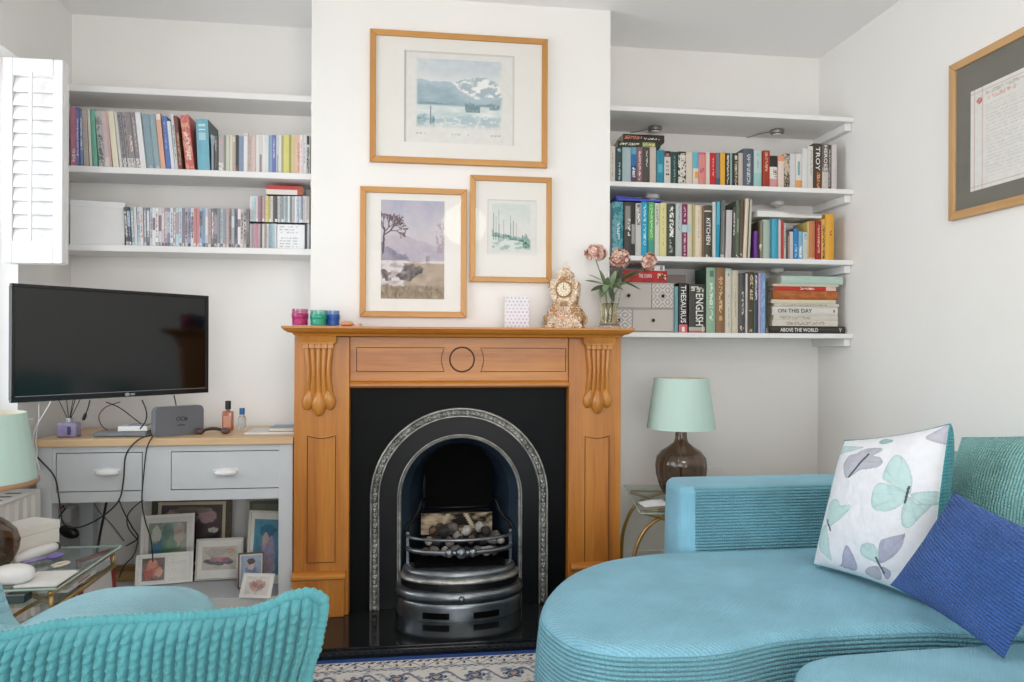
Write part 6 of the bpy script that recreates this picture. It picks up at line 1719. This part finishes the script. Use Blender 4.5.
for x in (TX1 - .022, TX0 + .022):
    obj('top_rail', tube(nb(), [(x, TY0 + .004, TZ - .018), (x, TY1 - .004, TZ - .018)], .0085, 8), M_brassw, g2, True)
    obj('tier_rail', tube(nb(), [(x, TY0 + .004, .432), (x, TY1 - .004, .432)], .0085, 8), M_brassw, g2, True)
    for y in (TY0 + .012, TY1 - .012): obj('post', tube(nb(), [(x, y, .4245), (x, y, TZ - .0265)], .007, 8), M_brassw, g2, True)
for y in (TY0 + .02, TY1 - .02):
    for s in (1, -1):
        cx = (TX0 + TX1) / 2; q = .21 * s
        pts = [(cx + q, y + s * .006, .425), (cx + q * .3, y + s * .006, .36), (cx - q * .55, y + s * .006, .26), (cx - q * .95, y + s * .006, .12), (cx - q, y + s * .006, .001)]
        curule(g2, pts)
# clutter on it
M_wbox = mat('white_box_card', '#e8e4dc', .6, var=.02)
wb_ = thing('storage_box', 'white lidded storage box at the back of the cluttered glass table', 'box', (-1.25, 2.55, TZ))
wb_.location = (-1.271, 2.47, TZ); wb_.rotation_euler = (0, 0, math.atan2(.147, .072) - PI / 2)
obj('box', bx(-.118, -.002, .002, .162, .0006, .072, .002), M_wbox, wb_, local=True)
obj('lid', bx(-.120, 0, 0, .164, .0725, .100, .002), M_wbox, wb_, local=True)
obj('shadow_gap', bx(-.117, -.003, .003, .161, .0718, .0728), mat('dark_gap', '#4a4642', .8), wb_, local=True)
c = atZ(13, 584, TZ)
bm = nb(); ball(bm, (c.x, c.y, TZ + .0285), 1, 28, 16, None, (.056, .042, .028))
for v in bm.verts: v.co.z = TZ + .0285 + .028 * math.copysign(abs((v.co.z - TZ - .0285) / .028) ** .7, v.co.z - TZ - .0285)
sp_ = thing('speaker', 'white rounded speaker on the front edge of the cluttered glass table', 'speaker', (c.x, c.y, TZ))
obj('body', bm, mat('white_soft_plastic', '#ececec', .45, var=.01), sp_, True)
obj('foot_ring', lathe(nb(), [(.030, .0004), (.034, .0004), (.034, .004), (.030, .004), (.030, .0004)], (c.x, c.y, TZ), 24), mat('grey_rubber', '#8a8a8a', .7), sp_)
a, b = atZ(15, 560, TZ + .02), atZ(58, 545.5, TZ + .02)
d = (b - a)
cl = thing('hair_straightener', 'white hair straightener with a dark tip lying before the storage box', 'hair straightener', a)
obj('body', tube(nb(), [a + d * t for t in (0, .2, .4, .6, .8, .92)], [.010, .016, .019, .018, .016, .015], 12, flat=1), mat('white_soft_plastic', '#ececec'), cl, True)
obj('tip', tube(nb(), [a + d * .925, a + d * 1.0], [.0155, .012], 12), mat('dark_grey_plastic', '#4a4a50', .5), cl, True)
a, b = atZ(22, 563, TZ + .011), atZ(64, 554, TZ + .011)
d = b - a
hb_ = thing('hairbrush', 'lilac hairbrush lying on the glass table by the window', 'brush', a)
obj('handle', tube(nb(), [a, a + d * .3, a + d * .55], [.007, .008, .006], 10, flat=.8), mat('lilac_plastic', '#9a8cc4', .4), hb_, True)
bm = nb(); ball(bm, a + d * .78, 1, 16, 10, Matrix.Rotation(math.atan2(d.y, d.x), 4, 'Z'), (d.length * .23, .016, .010)); obj('head', bm, mat('deep_lilac_plastic', '#7f70b4', .4), hb_, True)
a, b = atZ(38, 571, TZ + .004), atZ(66, 562.5, TZ + .004)
d = b - a
sc_ = thing('scissors', 'cream-handled scissors lying on papers on the glass table', 'scissors', a)
obj('blade', tube(nb(), [a, a + d * .55], [.002, .006], 8, flat=.4), mat('steel_blade', '#c8c8c8', .25, .9), sc_, True)
cc = a + d * .8; n_ = Vector((-d.y, d.x, 0)).normalized()
obj('handle', tube(nb(), [cc + d.normalized() * .026 * math.cos(2 * PI * k / 16) + n_ * .015 * math.sin(2 * PI * k / 16) for k in range(16)], .0042, 8, True), mat('cream_plastic', '#e0d6c4', .4), sc_, True)
a = atZ(22, 587, TZ); b = atZ(79, 577, TZ)
pw = thing('notepaper', 'white writing paper stacked on the front corner of the glass table', 'papers', (-1.08, 2.26, TZ))
obj('sheets', bx(-1.135, -1.022, 2.207, 2.345, TZ + .0006, TZ + .0034), mat('white_paper', '#e4e1dd'), pw)
obj('top_sheet', bx(-1.139, -1.03, 2.210, 2.35, TZ + .0036, TZ + .0042), mat('bright_paper', '#ececea', .8), pw)
# letters on the lower tier
le = thing('letters', 'bundle of envelopes on the lower tier of the window glass table', 'letters', (-1.1, 2.4, .449))
obj('envelope', bx(-1.20, -1.036, 2.31, 2.50, .4495, .459), mat('white_paper', '#e4e1dd'), le); obj('envelope', bx(-1.19, -1.03, 2.33, 2.49, .4594, .466), mat('grey_envelope', '#d0d0d4', .8), le)
obj('printed_strip', bx(-1.0299, -1.0293, 2.36, 2.44, .4598, .4655), mat('red_print', '#b07a72', .7), le)
tin = thing('tin', 'dark small tin on the lower tier at the front of the window glass table', 'tin', (-1.2, 2.24, .449))
obj('body', bx(-1.165, -1.115, 2.225, 2.27, .4494, .472, .003), mat('dark_teal_tin', '#46585c', .4, .3), tin); obj('lid', bx(-1.167, -1.113, 2.223, 2.272, .4722, .477, .002), mat('grey_tin_lid', '#8f989a', .4, .3), tin)

# ---------------------------------------------------------------- sockets, plugs and cables
p = atX(62, 514, XL)
so = thing('wall_adaptor', 'white plug adaptor with a red switch on the wall behind the console', 'socket', (XL, p.y, p.z))
obj('plate', bx(XL + .0005, XL + .010, p.y - .055, p.y + .055, p.z - .05, p.z + .05, .003), M_white, so)
obj('adaptor', bx(XL + .0105, XL + .05, p.y - .03, p.y + .045, p.z - .035, p.z + .03, .006), M_white, so)
obj('switch', bx(XL + .0102, XL + .0145, p.y - .03, p.y - .012, p.z + .031, p.z + .045, .001), mat('red_switch', '#c03040', .4), so)
p = atY(69, 532, 3.40)
pg = thing('mains_plug', 'black mains plug hanging by the white adaptor', 'plug', p)
bm = nb(); ball(bm, p, 1, 16, 10, Matrix.Rotation(.4, 4, 'Y'), (.045, .022, .026)); obj('body', bm, M_black, pg, True)
obj('flex', tube(nb(), [p + Vector((-.03, .0, .0)), p + Vector((-.05, .015, .06)), p + Vector((-.03, .035, .1))], .004, 6), M_black, pg, True)
M_cable = mat('black_cable', '#26262a', .5, var=.05); M_wcable = mat('white_cable', '#e4e4e6', .5, var=.02); M_gcable = mat('grey_cable', '#7b7b80', .5); M_red = mat('maroon_cable', '#7a4a50', .5)
yF = CY0 - .024
def cable(lb, pts, r=.0026, m=None, ends=None):
    P3 = [atY(a, b, y) for a, b, y in pts]
    t = thing('cable', lb, 'cable', P3[0], 0, 'cables at the console')
    obj('flex', tube(nb(), catmull(P3, 8), r, 7), m or M_cable, t, True)
    if ends:
        e, d = P3[-1], (P3[-1] - P3[-2]).normalized()
        obj('connector', tube(nb(), [e, e + d * .012, e + d * .03], [r * 1.6, r * 3.2, r * 2.8], 8), m or M_cable, t, True)
    return t
cable('long black cable looping from the hub down across the first drawer to the wall side', [(152, 435, yF + .0), (138, 440, yF), (126, 455, yF), (123.5, 480, yF), (119, 500, yF - .01), (103, 516, yF - .015), (80, 527, yF - .015), (64, 524, yF - .015), (60, 505, yF - .01), (55, 478, yF), (42, 462, yF), (32, 452, yF + .02)], .0032, M_cable)
cable('black cable dropping from the hub past the drawer gap to the photographs', [(153, 436, yF), (147, 448, yF), (144, 472, yF), (142, 500, yF), (145, 520, yF), (151, 540, yF), (153, 562, yF)], .0028)
cable('black cable crossing from the first drawer edge down to the shelf', [(119, 500, yF), (124, 512, yF), (132, 527, yF + .03), (138, 538, yF + .05), (126, 546, yF + .06)], .0028)
cable('black cable crossing back under the drawer gap', [(143, 500, yF), (132, 509, yF), (127, 518, yF), (129, 529, yF + .02), (138, 540, yF + .05)], .0026)
cable('thin black cable curling down behind the red-brown frame', [(138, 541, yF + .05), (134, 555, yF + .08), (124, 566, yF + .1), (119, 578, yF + .12)], .0026)
cable('thick black lead slanting behind the first drawer', [(107, 499, 3.3), (104, 515, 3.3), (100, 535, 3.32), (96, 560, 3.35), (95, 585, 3.38)], .0052)
cable('white cable hanging from behind the television at the window side', [(52, 400, 3.10), (47, 409, 3.11), (38, 424, 3.12), (33, 437, 3.125), (35, 452, 3.125), (40, 470, 3.125)], .003, M_wcable)
cable('second white cable dropping behind the first', [(39, 404, 3.2), (39, 420, 3.2), (36, 440, 3.125), (37, 455, 3.125), (33, 475, 3.125)], .0026, M_wcable)
cable('white cable running up the wall above the television', [(49, 292, YB - .01), (50.5, 275, YB - .008), (52, 292, YB - .01), (53, 300, YB - .01)], .0035, M_wcable)
cable('black cable with a plug dangling under the television by the diffuser', [(90, 400, 3.2), (88, 408, 3.2), (86, 413, 3.2)], .0024, M_cable, True)
cable('maroon cable looping behind the set-top box', [(120, 402, 3.3), (106, 407, 3.3), (99, 416, 3.3), (102, 426, 3.3), (110, 431, 3.3)], .0022, M_red)
cable('dark cable running from the television to the hub', [(106, 402, 3.25), (120, 408, 3.26), (136, 420, 3.27), (148, 429, 3.27), (154, 432, 3.2)], .0024)
cable('black cable hanging straight from the television before the hub', [(142, 400, 3.2), (146, 410, 3.2), (146, 420, 3.2), (140, 429, 3.2)], .0026)
cable('short black cable behind the hub', [(174, 395, 3.35), (176, 405, 3.36), (177, 415, 3.38)], .0026)
cable('grey cable arcing under the console', [(86, 470, 3.5), (95, 505, 3.5), (112, 525, 3.5), (124, 541, 3.5)], .003, M_gcable)
# ---------------------------------------------------------------- the corner sofa
TEAL = '#86bed4'
Z3, X3, Y3 = (0, 0, 1), (1, 0, 0), (0, 1, 0)
F_side = cord('teal_cord_level', '#7ab8ca', Z3, .0112, (1, .35, 0), .0085, depth=.009, strength=1.0)  # one fabric: light put into the tint, sides deeper, tops paler
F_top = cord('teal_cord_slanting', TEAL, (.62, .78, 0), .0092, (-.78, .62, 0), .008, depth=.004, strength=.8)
F_back = cord('teal_cord_upright', '#94d0ce', Y3, .0125, Z3, .009, depth=.009, strength=1.0)  # same fabric, lightened in colour to make up for missing window light
F_armtop = cord('teal_cord_arm_cap', TEAL, (0, 1, .15), .0095, X3, .008, depth=.002, strength=.5)
sofa = thing('corner_sofa', 'teal cord corner sofa with a rounded chaise end along the side wall', 'sofa', (1.3, 1.8, 0))
def by_normal(o, mats, thr=.80):
    me = o.data
    for m in mats: me.materials.append(m)
    for p in me.polygons: p.material_index = 1 if p.normal.z > thr else 0
chaise = [(1.86, 2.545), (1.45, 2.548), (1.233, 2.549), (1.031, 2.545), (.885, 2.548), (.72, 2.508), (.594, 2.44), (.483, 2.33), (.40, 2.188), (.352, 2.054), (.338, 1.94), (.378, 1.806), (.44, 1.748), (.529, 1.714), (.731, 1.702), (.932, 1.757), (1.106, 1.772), (1.349, 1.768), (1.86, 1.74)]
o = obj('chaise_seat', upholster(nb(), chaise, .07, .446, .045, .010, 220, 24, .012), F_side, sofa, True)
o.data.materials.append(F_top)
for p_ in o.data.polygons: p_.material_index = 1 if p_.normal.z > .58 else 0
seat2 = [(.845, 1.50), (.868, 1.575), (.915, 1.628), (.98, 1.652), (1.05, 1.662), (1.25, 1.669), (1.42, 1.668), (1.72, 1.665), (1.85, 1.6), (1.86, 1.3), (1.84, .75), (1.6, .7), (1.1, .7), (.92, .75), (.86, .95), (.842, 1.3)]
o = obj('seat_cushion', upholster(nb(), seat2, .07, .446, .045, .014, 200, 20, .010), F_side, sofa, True)
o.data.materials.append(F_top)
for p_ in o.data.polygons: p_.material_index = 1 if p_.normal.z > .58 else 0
ax0, ay0, ay1 = .972, 2.56, 2.80
arm = [(1.4, ay0), (1.06, ay0), (ax0 + .05, ay0 + .004), (ax0 + .008, ay0 + .03), (ax0, ay0 + .08), (ax0, ay1 - .08), (ax0 + .02, ay1 - .02), (ax0 + .08, ay1), (1.4, ay1), (1.9, ay1), (2.05, ay1), (2.06, ay1 - .1), (2.05, ay0), (1.9, ay0)]
o = obj('armrest', upholster(nb(), arm, .07, .672, .03, .003, 220, 60, .006), F_side, sofa, True)
o.data.materials.append(F_armtop)
for p_ in o.data.polygons: p_.material_index = 1 if p_.normal.z > .9 or p_.center.x < ax0 + .05 - sofa.location.x else 0
bk_ = [(1.92, 2.55), (2.06, 2.55), (2.085, 2.4), (2.085, 1.5), (2.085, .75), (2.0, .7), (1.90, .75), (1.885, 1.5), (1.885, 2.4)]
obj('backrest', upholster(nb(), bk_, .07, .80, .05, .01, 160, 20), F_back, sofa, True)
for k, (x, y) in enumerate(((.55, 1.9), (.62, 2.3), (1.9, .8), (.98, .8), (1.9, 2.7), (1.0, 2.7))):
    zf = .0132 if (RXa - .03 < x < RXb + .03 and RY0 - .03 < y < RY1) else .0006
    obj('foot', lathe(nb(), [(0, zf), (.018, zf), (.024, .0695), (0, .0695)], (x, y, 0), 16), mat('dark_wood_foot', '#3a2a20', .4), sofa, True, angle=40)

def pillow(bm, BL, BR, TL, TR, thick, nu=90, nv=90, pinch=.05, col=None, power=2.4, q=.62, back=1.0, qb=None):
    BL, BR, TL, TR = map(Vector, (BL, BR, TL, TR))
    N = ((BR - BL) + (TR - TL)).cross((TL - BL) + (TR - BR)).normalized()
    C0 = (BL + BR + TL + TR) / 4
    def P(u, v, s):
        uu = .5 + (u - .5) * (1 - pinch * (1 - (2 * v - 1) ** 2)); vv = .5 + (v - .5) * (1 - pinch * (1 - (2 * u - 1) ** 2))
        p = BL * (1 - uu) * (1 - vv) + BR * uu * (1 - vv) + TL * (1 - uu) * vv + TR * uu * vv
        e = qb if (qb and s < 0) else q
        b = (back if s < 0 else 1) * max(0, (1 - abs(2 * u - 1) ** power)) ** e * max(0, (1 - abs(2 * v - 1) ** power)) ** e
        w = .004 * fbm(u * 4, v * 4, 3 + s) * b
        return p + N * (s * (thick / 2 * b + w))
    surf(bm, lambda u, v: P(u, v, 1), nu, nv, col, 0)
    surf(bm, lambda u, v: P(u, v, -1), nu // 2 * 2, nv // 2 * 2, (lambda u, v: (1, 1, 1)) if col else None, 1)
    bmesh.ops.remove_doubles(bm, verts=bm.verts, dist=.0008)
    edge = [P(u, 0, 0) for u in [i / 40 for i in range(40)]] + [P(1, v, 0) for v in [i / 40 for i in range(40)]] + [P(1 - u, 1, 0) for u in [i / 40 for i in range(40)]] + [P(0, 1 - v, 0) for v in [i / 40 for i in range(40)]]
    return edge
def recalc_obj(name, bm, mats, parent, smooth=True): return obj(name, bm, mats, parent, smooth)

# back cushion on the sofa (part of it)
bm = nb(); e = pillow(bm, (1.80, 2.24, .45), (1.765, 1.45, .45), (1.865, 2.26, .880), (1.865, 1.45, 1.0), .22, pinch=.02, q=.4)
o = obj('back_cushion', bm, [F_back, F_back], sofa, True)
obj('piping', tube(nb(), e, .006, 8, True), F_back, o, True)
bm = nb(); e = pillow(bm, (1.80, 1.43, .45), (1.80, .72, .45), (1.865, 1.43, .95), (1.865, .72, .93), .20, nu=40, nv=40, pinch=.02, q=.4)
o = obj('back_cushion', bm, [F_back, F_back], sofa, True)
obj('piping', tube(nb(), e, .006, 8, True), F_back, o, True)

# butterfly cushion
M_print_f = painted('printed_cotton', .85, .1)
TLp, TRp, BLp, BRp = (843, 440), (947, 416), (814, 563), (939, 603)
WH, TL_, GR_, VI_ = hx('#e4e6ec'), hx('#b4d8d6'), hx('#aeaebb'), hx('#a0a2be')
DK_ = hx('#8abab2')
wing_shapes = [(GR_, '170,180 185,160 215,150 250,128 305,122 308,135 285,155 310,160 325,178 315,198 280,208 245,215 215,238 192,248 178,232 168,205'), (TL_, '418,302 395,285 350,255 335,240 340,200 355,160 372,148 395,165 415,200 427,245 425,290'),
 (TL_, '418,305 390,280 340,262 318,270 305,300 303,340 315,365 345,372 380,360 405,335'), (TL_, '425,300 460,285 530,268 545,280 500,310 470,335 440,330'), (TL_, '420,310 440,335 470,335 440,400 425,425 408,425 400,400 402,350'),
 (TL_, '108,420 98,395 105,350 122,330 145,326 165,335 172,352 195,350 218,350 222,360 200,385 165,410 130,425'), (TL_, '105,420 80,425 58,440 50,460 60,490 70,510 90,525 110,545 122,550 122,520 118,470'), (TL_, '95,225 108,240 113,270 108,300 98,320 85,310 82,270'),
 (TL_, '118,160 130,130 170,125 235,122 210,135 160,150'), (DK_, '285,95 300,82 330,85 335,95 300,105'), (GR_, '440,75 460,50 490,22 515,25 530,60 535,110 500,105 460,92'), (VI_, '148,572 165,565 180,530 195,505 210,505 225,540 230,575 215,592 185,585'),
 (TL_, '322,565 300,560 268,545 255,525 265,500 290,492 312,500 325,530'), (VI_, '325,565 322,530 330,490 345,475 400,455 412,450 400,500 370,540'), (GR_, '315,578 280,580 255,595 262,610 300,625 318,610'), (VI_, '325,578 355,590 350,612 330,620')]
wings = []
for col, txt in wing_shapes:
    q = [tuple(map(float, w_.split(','))) for w_ in txt.split()]
    sm = [(p_.x / 3.587 + 810, p_.y / 3.587 + 410) for p_ in catmull([(a_, b_, 0) for a_, b_ in q], 4, True)]
    wings.append((col, sm, min(p_[0] for p_ in sm), max(p_[0] for p_ in sm), min(p_[1] for p_ in sm), max(p_[1] for p_ in sm), sm[0]))
def in_wing(x, y, P):
    ins, dm = False, 1e9
    for (x0, y0), (x1, y1) in zip(P, P[1:] + P[:1]):
        if (y0 > y) != (y1 > y) and x < (x1 - x0) * (y - y0) / (y1 - y0) + x0: ins = not ins
        dx, dy = x1 - x0, y1 - y0; t = max(0, min(1, ((x - x0) * dx + (y - y0) * dy) / (dx * dx + dy * dy + 1e-9)))
        dm = min(dm, math.hypot(x - x0 - dx * t, y - y0 - dy * t))
    return ins, dm
bodies = [((927, 486), (924, 503)), ((840, 522), (846, 533)), ((897, 562), (902, 577)), ((866, 478), (884, 452))]
def butterfly(u, v):
    x = (BLp[0] * (1 - u) + BRp[0] * u) * (1 - v) + (TLp[0] * (1 - u) + TRp[0] * u) * v
    y = (BLp[1] * (1 - u) + BRp[1] * u) * (1 - v) + (TLp[1] * (1 - u) + TRp[1] * u) * v
    c = WH
    for col, P, xa, xb, ya, yb, root in wings:
        if xa < x < xb and ya < y < yb:
            ins, dm = in_wing(x, y, P)
            if ins:
                an = math.atan2(y - root[1], x - root[0])
                k = .34 * math.exp(-dm / .9) + (.13 if abs(math.sin(an * 7)) < .16 else 0) + .12 * fbm(x * .12, y * .12) + .10 * math.exp(-math.hypot(x - root[0], y - root[1]) / 6)
                c = mixc(mixc(col, WH, .22), hx('#4c5c68'), max(0, min(.6, k)))
    for (x0, y0), (x1, y1) in bodies:
        dx, dy = x1 - x0, y1 - y0; t = max(0, min(1, ((x - x0) * dx + (y - y0) * dy) / (dx * dx + dy * dy)))
        if math.hypot(x - x0 - dx * t, y - y0 - dy * t) < 1.0: c = hx('#4f5a62')
    return c
bp = thing('cushion', 'white cushion printed with mint and grey butterflies, leaning in the sofa corner', 'cushion', (1.4, 2.06, .47))
bm = nb(); e = pillow(bm, (1.318, 2.262, .466), (1.452, 1.87, .462), (1.43, 2.265, .878), (1.555, 1.935, .968), .17, 240, 240, .05, butterfly, q=.5, back=1.35, qb=.3)
F_tp = cord('teal_cord_cushion_back', '#4f9aa2', Z3, .0105, Y3, .009)
o = obj('cover', bm, [M_print_f, F_tp], bp, True)
obj('piping', tube(nb(), e, .0032, 8, True), F_tp, o, True)
# blue cushion
F_blue = cord('cobalt_waffle_cord', '#4169b2', (.35, -.35, .87), .0085, (.3, -.9, -.3), .0085, depth=.008, strength=1.0, var=.2, sheen=.25)
bl = thing('cushion', 'cobalt blue waffle-cord cushion resting on its corner in front of the butterfly one', 'cushion', (1.42, 1.7, .47))
Lq, Bq, Tq = Vector((1.305, 1.85, .532)), Vector((1.368, 1.528, .462)), Vector((1.468, 1.812, .796))
Rq = Tq + Bq - Lq
bm = nb(); e = pillow(bm, Lq, Bq, Tq, Rq + Vector((.0, .0, .0)), .12, 90, 90, .06)
o = obj('cover', bm, [F_blue, F_blue], bl, True)

# ---------------------------------------------------------------- armchair seen from behind
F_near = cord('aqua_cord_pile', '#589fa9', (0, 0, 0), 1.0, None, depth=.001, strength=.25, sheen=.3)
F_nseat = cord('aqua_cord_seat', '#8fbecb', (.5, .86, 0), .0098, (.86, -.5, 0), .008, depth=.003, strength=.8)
ch = thing('armchair', 'aqua cord armchair with a piped back, close up beside the glass table', 'armchair', (-.6, 1.2, 0))
tops = [(-.80, .83), (-.62, .845), (-.52, .858), (-.45, .868), (-.389, .879), (-.34, .8805), (-.296, .881), (-.24, .8815), (-.188, .884), (-.165, .891), (-.145, .900), (-.124, .903), (-.108, .896)]
sides = [(.4, -.118), (.55, -.128), (.68, -.131), (.76, -.130), (.805, -.1265), (.852, -.1135), (.88, -.1085), (.896, -.108)]
def interp(tab, x):
    if x <= tab[0][0]: return tab[0][1]
    for (a, b), (c, d) in zip(tab, tab[1:]):
        if x <= c:
            t = (x - a) / (c - a); t = t * t * (3 - 2 * t) * .5 + t * .5
            return b + (d - b) * t
    return tab[-1][1]
NW = 58
vlist = [0, .1, .2, .3, .4, .5, .6, .66, .70] + [.70 + .30 * k / 110 for k in range(1, 111)]
XLc, ZLc, YB_ = -.80, .42, .86
def backface(sgn, nu, vl, disp):
    bm = nb(); g = []
    for v in vl:
        row_ = []
        for i in range(nu + 1):
            u = i / nu
            # column top point on the upper seam, column foot on the bottom
            xt = XLc + (-.108 - XLc) * u
            zt = interp(tops, xt)
            z = ZLc + (zt - ZLc) * v
            xr = interp(sides, min(z, .896))
            ue = max(0.0, min(1.0, (u - .72) / .28)); x = XLc + (-.108 - XLc) * u + (xr + .108) * ue * ue
            du = (1 - u) * (xr - XLc); dv = zt - z; dl = u * (xr - XLc)
            b = (1 - math.exp(-dv / .016)) * (1 - math.exp(-du / .03)) * (1 - math.exp(-dl / .05))
            d = 0
            if disp:
                w = abs(math.sin(PI * u * NW)) ** .62
                bob = .62 + .38 * math.sin(2 * PI * (z / .0098) + PI * (math.floor(u * NW) % 2) + 1.3 * fbm(u * 30, z * 10))
                d = .017 * w * (.62 + .38 * bob) * (1 + .25 * fbm(u * 140, z * 160))
            row_.append(bm.verts.new((x, YB_ + sgn * (.026 * b + d * min(1, b * 3)), z)))
        g.append(row_)
    for a, b in zip(g, g[1:]):
        for i in range(nu): bm.faces.new((a[i], a[i + 1], b[i + 1], b[i]))
    return bm
bkc = obj('back_cushion', backface(-1, NW * 12, vlist, True), F_near, ch, True)
obj('back_cushion_front', backface(1, 60, [k / 24 for k in range(25)], False), F_nseat, bkc, True)
rim = [Vector((x, YB_, interp(tops, x))) for x in [XLc + (-.112 - XLc) * k / 150 for k in range(151)]]
rim += [Vector((interp(sides, z), YB_, z)) for z in [.893 - (.893 - .45) * k / 90 for k in range(91)]]
den = []
for a, b in zip(rim, rim[1:]):
    m_ = max(1, int((b - a).length / .0014)); den += [a.lerp(b, k / m_) for k in range(m_)]
L_ = 0; rad = []
for k, p_ in enumerate(den):
    if k: L_ += (p_ - den[k - 1]).length
    rad.append(.0066 + .0008 * math.sin(2 * PI * L_ / .0072) + .0012 * fbm(L_ * 160, 1))
obj('piping', tube(nb(), [p_ + Vector((0, 0, .0)) for p_ in den], rad, 14), F_near, bkc, True)
# seat and body
def ell(cx, cy, rx, ry, n=14, p=2.6):
    return [(cx + rx * math.copysign(abs(math.cos(2 * PI * k / n)) ** (2 / p), math.cos(2 * PI * k / n)), cy + ry * math.copysign(abs(math.sin(2 * PI * k / n)) ** (2 / p), math.sin(2 * PI * k / n))) for k in range(n)]
obj('seat_cushion', upholster(nb(), ell(-.715, 1.70, .235, .38), .40, .545, .05, .07, 120, 8, .01), F_nseat, ch, True)
obj('base', upholster(nb(), ell(-.72, 1.50, .34, .52, p=4), .06, .395, .03, .0, 120, 8), F_nseat, ch, True)
a1, a2, a3, a4 = atY(0, 577, 1.3), atY(8, 598, 1.3), atY(15, 615, 1.3), atY(27, 632, 1.3)
oa = [(a1.x - .13, .52), (a4.x + .0, .52), (a4.x + .004, a4.z - .05), (a4.x, a4.z), (a3.x, a3.z), (a2.x, a2.z), (a1.x, a1.z), (a1.x - .03, a1.z + .025), (a1.x - .08, a1.z + .03), (a1.x - .12, a1.z - .0), (a1.x - .14, a1.z - .1)]
bm = nb()
rows = []
sm = catmull([(p_[0], 0, p_[1]) for p_ in oa], 6, True)
cx_ = sum((q.x for q in sm)) / len(sm); cz_ = sum((q.z for q in sm)) / len(sm)
for y, s in ((1.17, .85), (1.175, .95), (1.19, 1), (1.28, 1), (1.295, .97), (1.305, .9), (1.31, .75)):
    rows.append([bm.verts.new((cx_ + (q.x - cx_) * s, y, cz_ + (q.z - cz_) * s)) for q in sm])
for a, b in zip(rows, rows[1:]):
    n_ = len(a)
    for i in range(n_): bm.faces.new((a[i], a[(i + 1) % n_], b[(i + 1) % n_], b[i]))
bm.faces.new(rows[0]); bm.faces.new(rows[-1][::-1])
F_narm = cord('aqua_cord_arm', '#8fbecb', (0.55, .2, .8), .0105, Y3, .009)
obj('armrest', bm, F_narm, ch, True)
obj('armrest', upholster(nb(), ell(-.44, 1.38, .10, .36, p=4), .06, .58, .05, .01, 90, 10), F_nseat, ch, True)
for x, y in ((-.84, 1.08), (-.5, 1.1), (-.84, 1.8), (-.5, 1.8)):
    zf = .0132 if (RXa - .03 < x < RXb + .03 and RY0 - .03 < y < RY1) else .0006
    obj('foot', lathe(nb(), [(0, zf), (.018, zf), (.024, .0595), (0, .0595)], (x, y, 0), 14), mat('dark_wood_foot', '#3a2a20'), ch, True, angle=40)

# ---------------------------------------------------------------- daylight, added fill pendant and camera
def area(name, loc, rot, sx, sy, power, col):
    l = bpy.data.lights.new(name, 'AREA'); l.shape = 'RECTANGLE'; l.size = sx; l.size_y = sy; l.energy = power; l.color = col
    o = bpy.data.objects.new(name, l); C.objects.link(o); o.location = loc; o.rotation_euler = rot
    return o
area('window_daylight', (-4.6, 1.5, 1.7), (0, -PI / 2, 0), 3.0, 4.0, 240, (.93, .965, 1.0))
area('garden_daylight', ((R_X0 + R_X1) / 2, YF - .14, (R_Z0 + R_Z1) / 2), (PI / 2, 0, 0), R_X1 - R_X0, R_Z1 - R_Z0, 90, (1.0, .985, .975))
PLX, PLY, PLZ = .35, .9, 2.15  # added pendant, out of view, to fill the room and ceiling with light
pd = thing('fill_pendant', 'white globe pendant lamp hanging from the middle of the ceiling', 'lamp', (PLX, PLY, PLZ))
obj('ceiling_rose', lathe(nb(), [(0, 0), (.05, 0), (.05, -.012), (.02, -.028), (0, -.028)], (PLX, PLY, ZC - .0005), 24), M_white, pd, True, angle=40)
obj('flex', tube(nb(), [(PLX, PLY, ZC - .028), (PLX, PLY, PLZ + .17)], .003, 6), M_wcable, pd)
bm = nb(); lathe(bm, [(.03, .17), (.032, .14)] + [(.17 * math.sin(a), .17 * math.cos(a) * .9 - .02) for a in [.25 + (PI - .25) * k / 16 for k in range(17)]], (PLX, PLY, PLZ), 32)
M_opal = base_mat('opal_fill_glass', .4)[0]
M_opal.node_tree.nodes['Principled BSDF'].inputs['Emission Color'].default_value = (1, .95, .88, 1); M_opal.node_tree.nodes['Principled BSDF'].inputs['Emission Strength'].default_value = 15.0
obj('globe', bm, M_opal, pd, True)
w = bpy.data.worlds.new('sky'); bpy.context.scene.world = w; w.use_nodes = True
w.node_tree.nodes['Background'].inputs[0].default_value = (.82, .9, 1.0, 1); w.node_tree.nodes['Background'].inputs[1].default_value = 1.2
cam = bpy.data.cameras.new('camera'); co_ = bpy.data.objects.new('camera', cam); C.objects.link(co_)
cam.sensor_width = 36; cam.sensor_fit = 'HORIZONTAL'; cam.lens = FOC * 36 / 1024; cam.shift_y = 6 / 1024; cam.clip_start = .05
R_ = Vector((math.cos(YAW), -math.sin(YAW), 0)); U_ = Vector((0, 0, 1)); Fw = Vector((math.sin(YAW), math.cos(YAW), 0))
rp = R_ * math.cos(ROLL) + U_ * math.sin(ROLL); up_ = U_ * math.cos(ROLL) - R_ * math.sin(ROLL)
Mx = Matrix((rp, up_, -Fw)).transposed().to_4x4(); Mx.translation = (0, 0, EYE)
co_.matrix_world = Mx
sc_ = bpy.context.scene
sc_.camera = co_
sc_.view_settings.view_transform = 'Standard'; sc_.view_settings.look = 'None'; sc_.view_settings.gamma = 1.0; sc_.view_settings.use_curve_mapping = False
sc_.view_settings.exposure = 0.0
